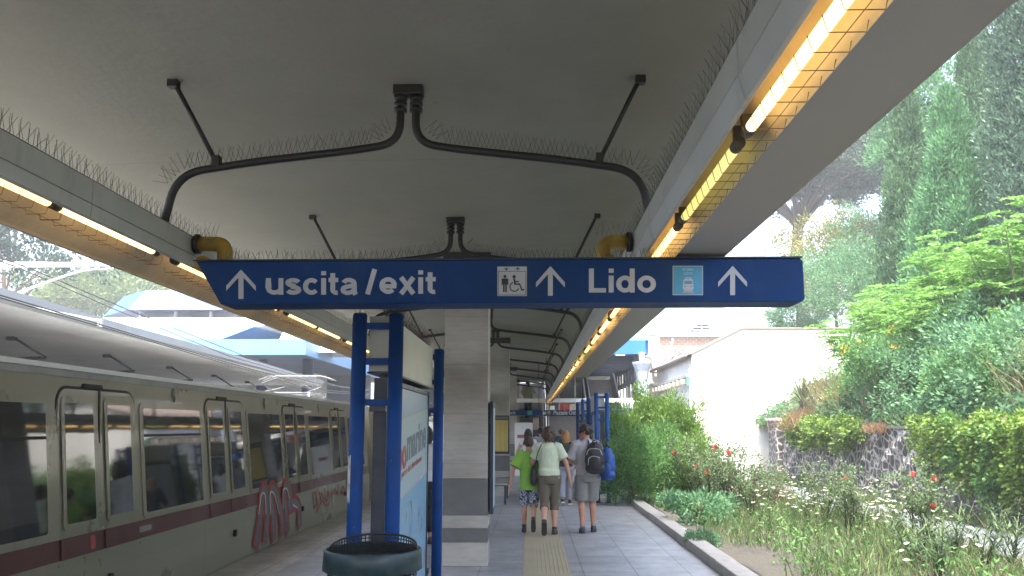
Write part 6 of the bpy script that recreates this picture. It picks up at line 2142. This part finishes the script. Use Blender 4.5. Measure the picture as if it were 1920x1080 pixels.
def person(label, loc, H, J, outfit, rz=0.0, fine=True, group=None, skin=None):
    """J: joints for a 1.70 m figure facing +Y; outfit: clothing description"""
    skin = skin or M_SKIN
    s = H / 1.70
    r = empty('person', loc, rz, label, 'person', group)
    r.scale = (s, s, s)
    vox = .0085 if fine else .013
    fat = J.get('fat', 1.0); sw = J.get('sw', .175)
    lean = J.get('lean', 0.0)
    twist = R(J.get('twist', 0))

    def T(p):
        """lean and twist the upper body about the waist"""
        p = Vector(p)
        if p.z > .95:
            t = min(1, (p.z - .95) / .35)
            q = Vector((p.x, p.y + (p.z - .95) * lean, p.z))
            a = twist * t
            return Vector((q.x * math.cos(a) - q.y * math.sin(a), q.x * math.sin(a) + q.y * math.cos(a), q.z))
        return p
    b = MB()
    torso = [(0, 0, .80, .10, .08), (0, -.008, .86, .150 * fat, .112 * fat), (0, -.012, .93, .158 * fat, .118 * fat), (0, 0, 1.05, .132 * fat, .098 * fat), (0, .004, 1.18, .146 * fat, .108 * fat),
             (0, .002, 1.30, sw * .93, .108), (0, -.006, 1.38, sw * .86, .088), (0, -.008, 1.425, sw * .55, .066), (0, -.004, 1.455, .066, .058), (0, .004, 1.49, .054, .056), (0, .012, 1.53, .051, .054)]
    b.rings(torso, 20, True, T)
    hy, hp = R(J.get('head_yaw', 0)), R(J.get('head_pitch', 0))
    neck = T((0, .01, 1.50))

    def HT(p):
        p = Vector(p) - Vector((0, .0, 1.50))
        p = Matrix.Rotation(hp, 3, 'X') @ p
        p = Matrix.Rotation(hy + twist, 3, 'Z') @ p
        return neck + p
    head = [(0, .030, 1.478, .030, .032), (0, .034, 1.495, .048, .056), (0, .030, 1.52, .060, .078), (0, .022, 1.55, .068, .090), (0, .014, 1.585, .073, .097), (0, .008, 1.62, .075, .100), (0, .004, 1.65, .070, .094), (0, .002, 1.675, .054, .075), (0, .002, 1.69, .03, .042)]
    b.rings(head, 18, True, HT)
    b.rings([(0, -.002, 1.49, .052, .055), (0, 0, 1.54, .054, .058)], 14, True, HT)
    # nose, brow, lips, ears
    b.capsule([HT((0, .112, 1.598)), HT((0, .126, 1.572)), HT((0, .128, 1.558))], [.008, .012, .014], 8)
    b.capsule([HT((-.045, .093, 1.612)), HT((0, .106, 1.612)), HT((.045, .093, 1.612))], [.010, .011, .010], 8)
    b.capsule([HT((-.02, .100, 1.532)), HT((0, .107, 1.532)), HT((.02, .100, 1.532))], [.009, .010, .009], 8)
    b.ball(HT((0, .088, 1.492)), .022, .020, .018, 10)
    for e in (-1, 1):
        b.capsule([HT((e * .075, -.002, 1.60)), HT((e * .080, -.010, 1.580)), HT((e * .072, .0, 1.553))], [.012, .014, .010], 8, (1, .6))
    joints = {}
    for sd, k in ((-1, 'L'), (1, 'R')):
        hip = Vector((sd * .088, -.005, .885)); knee = Vector(J['knee' + k]); ank = Vector(J['ankle' + k]); toe = Vector(J['toe' + k])
        b.capsule(leg_pts(hip, knee, ank), [.090 * fat, .078 * fat, .053, .056, .046, .036], 12)
        hd = (toe - ank); hd.z = 0
        heel = ank + Vector((0, 0, -.045)) - (toe - ank).normalized() * .035
        b.capsule([heel, ank.lerp(toe, .5) + Vector((0, 0, -.012)), toe], [.032, .036, .024], 10)
        sh = T((sd * (sw - .015), -.006, 1.385)); el = Vector(J['elbow' + k]); wr = Vector(J['wrist' + k])
        b.capsule([T((sd * sw * .6, -.004, 1.385)), sh, sh.lerp(el, .5), el, el.lerp(wr, .35), wr], [.052, .053, .044, .036, .037, .026], 12)
        hand(b, wr, el, sd, J.get('curl' + k, .45))
        joints[k] = (hip, knee, ank, toe, heel, sh, el, wr)
    body = link('body', fuse('body', b, vox, 2), skin, r)
    # eyes
    if fine:
        for e in (-1, 1):
            MB().ball(HT((e * .031, .098, 1.588)), .012, .009, .009, 8).build('eye', M_BLACK, r)
    # ---- shirt
    sh_ = outfit['shirt']; hem = sh_.get('hem', .86); lo = sh_.get('loose', .014)
    g = MB()
    tt = [(0, -.008, hem, (.152 * fat + lo * 1.25), (.116 * fat + lo * 1.3)), (0, -.010, hem + .08, .155 * fat + lo, .120 * fat + lo), (0, -.002, 1.05, .140 * fat + lo, .104 * fat + lo), (0, .004, 1.18, .150 * fat + lo, .112 * fat + lo),
          (0, .002, 1.30, sw * .95 + lo * .8, .112 + lo * .8), (0, -.006, 1.385, sw * .87 + lo * .7, .092 + lo * .6), (0, -.008, 1.430, sw * .56 + lo * .5, .070 + lo * .5), (0, -.006, 1.452, .072 + lo * .4, .064 + lo * .4)]
    g.rings(tt, 20, True, T)
    fr = sh_.get('sleeve', .75)
    for k in 'LR':
        hip, knee, ank, toe, heel, sh, el, wr = joints[k]
        sd = -1 if k == 'L' else 1
        st = T((sd * sw * .6, -.004, 1.39))
        if fr <= 1:
            e = sh.lerp(el, fr); g.tube([st, sh, sh.lerp(el, fr * .6), e], [.060 + lo, .060 + lo, .056 + lo, .056 + lo * 1.5], 14)
        else:
            e = el.lerp(wr, fr - 1); g.tube([st, sh, sh.lerp(el, .5), el, e], [.060 + lo, .060 + lo, .052 + lo, .045 + lo, .036 + lo], 14)
    if sh_.get('collar'):
        g.rings([(0, -.004, 1.44, .070, .066), (0, .0, 1.478, .064, .064)], 16, True, T)
    so = link(sh_['name'], fuse('shirt', g, vox * 1.1, 3), sh_['mat'], r)
    tx = bpy.data.textures.get('cloth_folds') or bpy.data.textures.new('cloth_folds', 'CLOUDS')
    tx.noise_scale = .11
    dm = so.modifiers.new('folds', 'DISPLACE'); dm.texture = tx; dm.strength = .016; dm.mid_level = .55
    # ---- trousers, shorts
    bt = outfit['bottom']; f = bt.get('length', .9); wd = bt.get('wide', .016)
    g = MB()
    top = bt.get('top', 1.02)
    g.rings([(0, -.008, .80, .135 * fat + wd * .5, .105 * fat + wd), (0, -.010, .86, .155 * fat + wd * .6, .118 * fat + wd), (0, -.012, .93, .160 * fat + wd * .5, .121 * fat + wd * .6), (0, -.004, top, .142 * fat + wd * .4, .106 * fat + wd * .5)], 20, True, T)
    for k in 'LR':
        hip, knee, ank = joints[k][:3]
        if f <= 1:
            e = hip.lerp(knee, f)
            pts = [hip, hip.lerp(knee, f * .5), e]; rr = [.092 * fat + wd, .084 * fat + wd, (.078 - .02 * f) * fat + wd * bt.get('flare', 1.8)]
        else:
            e = knee.lerp(ank, f - 1)
            pts = [hip, hip.lerp(knee, .5), knee, knee.lerp(ank, (f - 1) * .5), e]; rr = [.092 * fat + wd, .080 * fat + wd, .058 + wd, .058 + wd, .050 + wd * bt.get('flare', 1.2)]
        g.tube(pts, rr, 16)
    bo = link(bt['name'], fuse('trousers', g, vox * 1.1, 3), bt['mat'], r)
    dm = bo.modifiers.new('folds', 'DISPLACE'); dm.texture = tx; dm.strength = .014; dm.mid_level = .5
    # ---- shoes and socks
    for k in 'LR':
        hip, knee, ank, toe, heel = joints[k][:5]
        up = Vector((0, 0, 1))
        d = (toe - heel).normalized()
        g = MB()
        g.capsule([heel, heel.lerp(toe, .35), heel.lerp(toe, .75), toe], [.043, .044, .046, .034], 12)
        g.capsule([heel + (ank - heel) * .3, ank.lerp(heel, .15)], [.044, .042], 12)
        so_ = link('shoe', fuse('shoe', g, vox, 2), outfit['shoes'], r)
        n_ = (up - d * up.dot(d)).normalized()
        side = d.cross(n_)
        sl = MB()
        ol = []
        for t, w in ((-.18, .022), (-.10, .036), (.2, .036), (.55, .040), (.85, .044), (1.08, .034), (1.17, .016)):
            ol.append((t, w))
        c = [heel.lerp(toe, t) - n_ * (.032 if t < .8 else .028) for t, w in ol]
        top_, bot = [], []
        for (t, w), p in zip(ol, c): top_ += [p + side * w]; bot += [p - side * w]
        loop = top_ + bot[::-1]
        n = len(loop)
        sl.add([p + n_ * .008 for p in loop] + [p - n_ * .014 for p in loop], [tuple(range(n)), tuple(range(2 * n - 1, n - 1, -1))] + [(i, i + n, (i + 1) % n + n, (i + 1) % n) for i in range(n)])
        sl.build('sole', outfit.get('sole', M_RUBBER), so_)
        if outfit.get('socks'):
            MB().tube([ank.lerp(heel, .1), ank.lerp(knee, outfit.get('sock_h', .12))], [.040, .041], 14).build('sock', outfit['socks'], r)
    # ---- hair
    h = outfit['hair']
    g = MB()
    ln = h.get('len', 0)
    g.rings([(0, -.030, 1.545 - .01, .060, .060), (0, -.026, 1.57, .076, .078), (0, -.016, 1.60, .083, .094), (0, -.008, 1.64, .085, .103), (0, -.002, 1.672, .075, .097), (0, 0, 1.695, .054, .070), (0, 0, 1.708, .024, .03)], 18, True, HT)
    if h.get('fringe', 1): g.capsule([HT((-.058, .060, 1.650)), HT((0, .088, 1.660)), HT((.058, .060, 1.650))], [.022, .024, .022], 10)
    for e in (-1, 1): g.capsule([HT((e * .070, .028, 1.64)), HT((e * .074, .022, 1.59))], [.016, .009], 8)
    rg = random.Random(int(H * 1000) + len(label))
    for k in range(h.get('tufts', 26)):
        a = rg.uniform(-2.6, 2.6) - math.pi / 2; el = rg.uniform(-.2, 1.3)
        p = Vector((.082 * math.cos(a) * math.cos(el), -.004 + .098 * math.sin(a) * math.cos(el), 1.615 + .09 * math.sin(el)))
        q = p + Vector((p.x * .25, (p.y) * .25, -.02 - .02 * rg.random())) * (1 + h.get('mess', .3))
        g.capsule([HT(p), HT(q)], [.018, .008], 6)
    if ln:
        n = h.get('strands', 16)
        for k in range(n):
            a = math.pi + (k / (n - 1) - .5) * -math.pi * 1.15 - math.pi / 2 + math.pi
            x = .078 * math.sin((k / (n - 1) - .5) * math.pi * 1.1); y = -.085 * math.cos((k / (n - 1) - .5) * math.pi * 1.1) + .0
            L = ln * rg.uniform(.85, 1.1)
            g.capsule([HT((x, y, 1.60)), HT((x * 1.08, y - .014, 1.60 - L * .5)), HT((x * h.get('taper', .9) + rg.uniform(-.01, .01), y - .012, 1.60 - L))], [.026, .024, .010], 8)
    hm = link('hair', fuse('hair', g, .008 if fine else .012, 1), h['mat'], r)
    ht = bpy.data.textures.get('hair_strands') or bpy.data.textures.new('hair_strands', 'CLOUDS')
    ht.noise_scale = .025
    dm = hm.modifiers.new('strands', 'DISPLACE'); dm.texture = ht; dm.strength = .016; dm.mid_level = .5
    return r, joints, T, HT


M_LIME = mat('lime_tshirt', (.22, .44, .06), .85, .08, 9)
M_PALEG = mat('pale_green_tshirt', (.56, .63, .46), .85, .06, 9)
M_LILAC = mat('lilac_grey_shirt', (.40, .38, .42), .8, .06, 9)
M_BROWNP = mat('brown_cropped_trousers', (.125, .105, .075), .85, .10, 9)
M_GREYSH = mat('grey_shorts', (.22, .22, .21), .85, .08, 9)
M_JEANS = mat('grey_jeans', (.24, .25, .29), .85, .1, 9)
M_BLKTOP = mat('black_top', (.02, .02, .022), .8, .2, 9)
M_WHTOP = mat('white_top', (.68, .68, .68), .85, .05, 9)
M_GRYTOP = mat('blue_grey_top', (.30, .36, .40), .85, .06, 9)
M_PALEYEL = mat('pale_yellow_shirt', (.60, .57, .34), .85, .05, 9)
M_DKSHOE = mat('dark_shoe', (.03, .032, .04), .6, .3, 18)
M_GREYSHOE = mat('grey_shoe', (.10, .10, .11), .6, .3, 14)
M_SOCK = mat('grey_sock', (.20, .20, .21), .9, .1, 14)
M_HAIRB = mat('dark_brown_hair', (.035, .022, .016), .5, .35, 40, stretch=(1, 1, .25))
M_HAIRBR = mat('brown_hair', (.075, .045, .028), .5, .35, 40, stretch=(1, 1, .25))
M_HAIRG = mat('ginger_hair', (.34, .17, .055), .5, .3, 40, stretch=(1, 1, .25))
M_BACKP = mat('black_nylon', (.016, .016, .018), .55, .25, 16, bump=.2)
M_BBACKP = mat('blue_nylon', (.010, .065, .26), .55, .2, 14, bump=.2)


def camo_mat():
    m, nt, b = nodes_of('blue_white_patterned_cloth')
    v = coords(nt)
    n1 = N(nt, 'ShaderNodeTexNoise', Scale=13, Detail=3, Distortion=1.0)
    nt.links.new(v, n1.inputs['Vector'])
    rp = ramp(nt, [(.0, (.02, .03, .07)), (.42, (.03, .045, .11)), (.47, (.25, .28, .36)), (.52, (.55, .57, .62)), (.58, (.10, .13, .24)), (.66, (.40, .36, .40))])
    rp.color_ramp.interpolation = 'CONSTANT'
    nt.links.new(n1.outputs['Fac'], rp.inputs['Fac']); nt.links.new(rp.outputs['Color'], b.inputs['Base Color']); b.inputs['Roughness'].default_value = .85
    return m


M_CAMO = camo_mat()
# walking woman: right foot planted, left foot trailing with the heel up
JW = dict(kneeL=(-.075, -.03, .485), ankleL=(-.085, -.33, .225), toeL=(-.085, -.30, .062), kneeR=(.085, .07, .49), ankleR=(.085, .02, .085), toeR=(.10, .15, .035),
          elbowL=(-.27, .06, 1.13), wristL=(-.20, .24, 1.02), elbowR=(.285, -.05, 1.12), wristR=(.335, -.02, .89), sw=.168, fat=1.02, head_yaw=8, head_pitch=-4, curlR=.4)
woman, wj, wT, wH = person('woman in a pale mint T-shirt and brown cropped trousers walking away', (.29, 14.05, 0), 1.69, JW,
                    dict(shirt=dict(name='tshirt', mat=M_PALEG, hem=.93, loose=.022, sleeve=.70), bottom=dict(name='cropped_trousers', mat=M_BROWNP, length=1.28, wide=.012, flare=2.0),
                         shoes=M_DKSHOE, socks=M_BLKTOP, sock_h=.09, hair=dict(mat=M_HAIRBR, len=.13, strands=14, tufts=46, mess=.9)))
# boy in lime T-shirt
JB = dict(kneeL=(-.085, .10, .49), ankleL=(-.09, .12, .09), toeL=(-.10, .25, .035), kneeR=(.085, -.02, .485), ankleR=(.075, -.30, .26), toeR=(.075, -.29, .085),
          elbowL=(-.285, -.06, 1.12), wristL=(-.335, -.02, .88), elbowR=(.25, .06, 1.13), wristR=(.235, .20, .95), sw=.160, fat=.92, head_yaw=-4, head_pitch=2)
person('boy in a lime green T-shirt and blue patterned shorts walking away', (-.03, 14.25, 0), 1.53, JB,
       dict(shirt=dict(name='tshirt', mat=M_LIME, hem=.76, loose=.040, sleeve=.82), bottom=dict(name='patterned_shorts', mat=M_CAMO, length=1.02, wide=.024, flare=1.5), shoes=M_DKSHOE, socks=M_DKSHOE, sock_h=.14,
            hair=dict(mat=M_HAIRBR, tufts=34, mess=.5)))
# man looking to the side, carrying backpacks
JM = dict(kneeL=(-.09, .06, .49), ankleL=(-.085, -.03, .085), toeL=(-.10, .10, .035), kneeR=(.09, .13, .50), ankleR=(.10, .14, .085), toeR=(.12, .27, .035),
          elbowL=(-.275, .05, 1.12), wristL=(-.17, .26, 1.08), elbowR=(.26, .08, 1.13), wristR=(.16, .26, 1.16), sw=.190, fat=1.04, head_yaw=62, head_pitch=-4, lean=.06, twist=4, curlL=.8, curlR=.9)
man, mj, mT, mH = person('man in a lilac grey shirt and grey shorts turning his head to the woman', (.92, 14.30, 0), 1.73, JM,
                  dict(shirt=dict(name='shirt', mat=M_LILAC, hem=.90, loose=.022, sleeve=.85, collar=1), bottom=dict(name='shorts', mat=M_GREYSH, length=.96, wide=.024, flare=1.7), shoes=M_DKSHOE, socks=M_SOCK, sock_h=.10,
                       hair=dict(mat=M_HAIRB, tufts=40, mess=.3)), skin=M_SKIN2)
# ginger-haired person farther on
JG = dict(kneeL=(-.08, .0, .49), ankleL=(-.09, -.22, .14), toeL=(-.10, -.10, .045), kneeR=(.08, .16, .50), ankleR=(.09, .20, .085), toeR=(.10, .33, .035),
          elbowL=(-.25, .0, 1.12), wristL=(-.25, .10, .92), elbowR=(.25, .02, 1.12), wristR=(.24, .14, .93), sw=.165, fat=.95, head_yaw=20)
person('ginger-haired person in a black top and grey jeans between the woman and the man', (.77, 19.2, 0), 1.60, JG,
       dict(shirt=dict(name='top', mat=M_BLKTOP, hem=.88, loose=.02, sleeve=1.5), bottom=dict(name='jeans', mat=M_JEANS, length=1.9, wide=.016), shoes=M_BLKTOP, sole=M_WHTOP, hair=dict(mat=M_HAIRG, len=.17, strands=16, tufts=30, mess=.4)), fine=False)
# more people beyond
person('long-haired brunette walking ahead of the boy in a light top', (-.06, 21.2, 0), 1.64, JB,
       dict(shirt=dict(name='top', mat=M_WHTOP, hem=.88, loose=.02, sleeve=.3), bottom=dict(name='jeans', mat=M_BLKTOP, length=1.9, wide=.016), shoes=M_DKSHOE, hair=dict(mat=M_HAIRB, len=.34, strands=18, tufts=12)), fine=False)
person('dark-haired person in a blue grey vest over white sleeves near the white panel', (.27, 23.4, 0), 1.67, JW,
       dict(shirt=dict(name='vest', mat=M_GRYTOP, hem=.88, loose=.03, sleeve=.5), bottom=dict(name='jeans', mat=M_JEANS, length=1.9, wide=.02), shoes=M_DKSHOE, hair=dict(mat=M_HAIRB, tufts=30)), fine=False)
person('small dark-haired person in navy at the foot of the stairs', (1.08, 31.0, 0), 1.60, JG,
       dict(shirt=dict(name='top', mat=M_NAVY, hem=.88, loose=.02, sleeve=.8), bottom=dict(name='jeans', mat=M_JEANS, length=1.9, wide=.02), shoes=M_DKSHOE, hair=dict(mat=M_HAIRB, tufts=20)), fine=False)
person('person in a white top glimpsed between the poster and its far post', (-1.56, 12.9, 0), 1.70, JW,
       dict(shirt=dict(name='top', mat=M_WHTOP, hem=.90, loose=.02, sleeve=.8), bottom=dict(name='trousers', mat=M_BLKTOP, length=1.8, wide=.02), shoes=M_DKSHOE, hair=dict(mat=M_HAIRB, len=.16)), fine=False)
p = at(990, 731, Y=42.0)
nst = 12
person('person in a loose pale yellow shirt going up the dark stairs', (p.x, 38.4 + nst * .305 + .16, (nst + 1) * .165 + .002), 1.72, JM,
       dict(shirt=dict(name='shirt', mat=M_PALEYEL, hem=.86, loose=.06, sleeve=.95), bottom=dict(name='trousers', mat=M_BLKTOP, length=1.9, wide=.02), shoes=M_DKSHOE, hair=dict(mat=M_HAIRB, tufts=20)), fine=False)


# ------------------------------------------------------------------ bags
def backpack(name, loc, rz, m, label, w, h, d, straps=None, pocket=True):
    r = empty(name, loc, rz, label, 'backpack')
    g = MB()
    g.ball((0, 0, 0), w * .5, d * .5, h * .5, 18)
    for z, ww, dd in ((-h * .32, .50, .50), (-h * .1, .52, .52), (h * .15, .48, .46), (h * .32, .38, .36)):
        g.ball((0, 0, z), w * ww, d * dd, h * .2, 18)
    me = fuse('pack_body', g, .012, 4)
    o = link('pack_body', me, m, r)
    tx = bpy.data.textures.get('cloth_folds'); dm = o.modifiers.new('folds', 'DISPLACE'); dm.texture = tx; dm.strength = .02; dm.mid_level = .5
    if pocket:
        g = MB(); g.ball((0, -d * .42, -h * .16), w * .36, d * .18, h * .24, 16); g.ball((0, -d * .40, -h * .02), w * .33, d * .12, h * .14, 14)
        link('front_pocket', fuse('front_pocket', g, .01, 3), m, r)
        MB().tube(fillet([(-w * .30, -d * .57, -h * .22), (-w * .27, -d * .60, h * .02), (0, -d * .58, h * .08), (w * .27, -d * .60, h * .02)], .05), .0045, 6).build('zip', M_GALV, r)
        MB().tube(fillet([(-w * .38, -d * .40, h * .10), (-w * .28, -d * .38, h * .30), (w * .28, -d * .38, h * .30), (w * .38, -d * .40, h * .10)], .06), .005, 6).build('zip', M_GALV, r)
    if not pocket:
        g = MB(); g.ball((.02, -d * .40, -h * .16), w * .34, d * .18, h * .22, 14); link('front_pocket', fuse('front_pocket', g, .011, 3), m, r)
        MB().tube([(-w * .30, -d * .50, h * .10), (0, -d * .58, h * .05), (w * .30, -d * .48, h * .12)], .012, 6, True, (1, .4)).build('compression_strap', M_NAVY, r)
    MB().tube(fillet([(-.04, 0, h * .48), (-.03, -.01, h * .56), (.03, -.01, h * .56), (.04, 0, h * .48)], .02), .009, 8).build('grab_loop', M_BACKP, r)
    if straps:
        for st in straps:
            s_ = MB(); s_.tube(fillet(st, .05, 5), .024, 8, True, (1.0, .35)); s_.build('strap', M_BACKP, r)
    return r


MS = 1.73 / 1.70
bx, by = .92, 14.30
# black pack on the man's back (slung to his right), blue one hanging from the right shoulder
backpack('backpack', (bx + .115, by - .245, 1.20), R(-10), M_BACKP, 'black backpack with grey zips on the back of the man in the lilac shirt', .33, .50, .22,
         [[(-.10, .10, .18), (-.115, .145, .26), (-.14, .22, .285), (-.14, .33, .22), (-.12, .37, .02)], [(.09, .10, .18), (.09, .145, .265), (.085, .22, .285), (.07, .34, .22), (.06, .38, .02)]])
backpack('backpack', (bx + .33, by - .08, 1.10), R(-35), M_BBACKP, 'bright blue backpack hanging beside the black one from the man\'s shoulder', .27, .52, .22,
         [[(-.06, .0, .26), (-.11, .06, .33), (-.135, .11, .35), (-.15, .16, .30)]], pocket=False)
# shoulder bag of the woman
sb = empty('shoulder_bag', (.29, 14.05, 0), 0, 'black shoulder bag hanging between the woman and the boy', 'bag')
g = MB(); g.ball((-.245, .0, .93), .055, .12, .16, 16); g.ball((-.245, .0, .86), .06, .13, .10, 16)
link('bag_body', fuse('bag_body', g, .011, 3), M_BACKP, sb)
MB().tube(fillet([(-.235, -.09, 1.03), (-.19, -.115, 1.25), (-.125, -.085, 1.405), (-.10, .0, 1.432), (-.13, .09, 1.38), (-.22, .09, 1.05)], .08, 6), .022, 8, True, (.35, 1.0)).build('strap', M_BACKP, sb)
# ================================================================== LIGHT, SKY, CAMERA
sd_ = Vector((-.03, -.42, 1.0)).normalized()
el = math.asin(sd_.z)
w = bpy.data.worlds.new('World'); SC.world = w; w.use_nodes = True
nt = w.node_tree
sky = nt.nodes.new('ShaderNodeTexSky'); sky.sky_type = 'NISHITA'; sky.sun_disc = False
sky.sun_elevation = el; sky.sun_rotation = math.atan2(sd_.x, sd_.y)
sky.air_density = 1.0; sky.dust_density = 5.0; sky.ozone_density = 1.0
bgn = nt.nodes['Background']; bgn.inputs['Strength'].default_value = .15
nt.links.new(sky.outputs[0], bgn.inputs['Color'])
sl_ = bpy.data.lights.new('sun', 'SUN'); sl_.energy = 2.5; sl_.angle = R(.5); sl_.color = (1.0, .95, .86)
so_ = bpy.data.objects.new('sun', sl_); COL.objects.link(so_)
so_.rotation_euler = (-sd_).to_track_quat('-Z', 'Y').to_euler(); so_.location = (0, -10, 30)

cam = bpy.data.cameras.new('camera'); cam.sensor_width = 36; cam.lens = F_PX / 1920 * 36; cam.clip_end = 1500; cam.clip_start = .05
co = bpy.data.objects.new('camera', cam); COL.objects.link(co)
co.location = (0, 0, EYE); co.rotation_euler = (math.pi / 2 + PITCH, 0, YAW)
SC.camera = co
SC.view_settings.view_transform = 'Standard'; SC.view_settings.look = 'None'; SC.view_settings.gamma = 1
SC.view_settings.exposure = 2.6
SC.render.engine = 'CYCLES'
cy = SC.cycles
cy.use_denoising = True
try: cy.denoiser = 'OPENIMAGEDENOISE'
except Exception: pass
cy.max_bounces = 8; cy.diffuse_bounces = 4; cy.glossy_bounces = 3; cy.transmission_bounces = 3
cy.sample_clamp_indirect = 6
cy.caustics_reflective = False; cy.caustics_refractive = False

VEIL = .0017  # density of an air volume added to imitate the lens glare
if VEIL:
    hz_ = MB().box(-145, 145, -45, 265, -2.9, 48).build('veil', None)
    hm = bpy.data.materials.new('veil_air'); hm.use_nodes = True
    t_ = hm.node_tree; t_.nodes.clear()
    o_ = t_.nodes.new('ShaderNodeOutputMaterial'); pv = t_.nodes.new('ShaderNodeVolumePrincipled')
    pv.inputs['Color'].default_value = (.92, .96, 1.0, 1); pv.inputs['Density'].default_value = VEIL; pv.inputs['Anisotropy'].default_value = .2
    t_.links.new(pv.outputs[0], o_.inputs['Volume'])
    hz_.data.materials.append(hm)
    tag(hz_, 'thin added air standing in for lens glare over the station', 'veil', kind='stuff')
cy.volume_bounces = 1
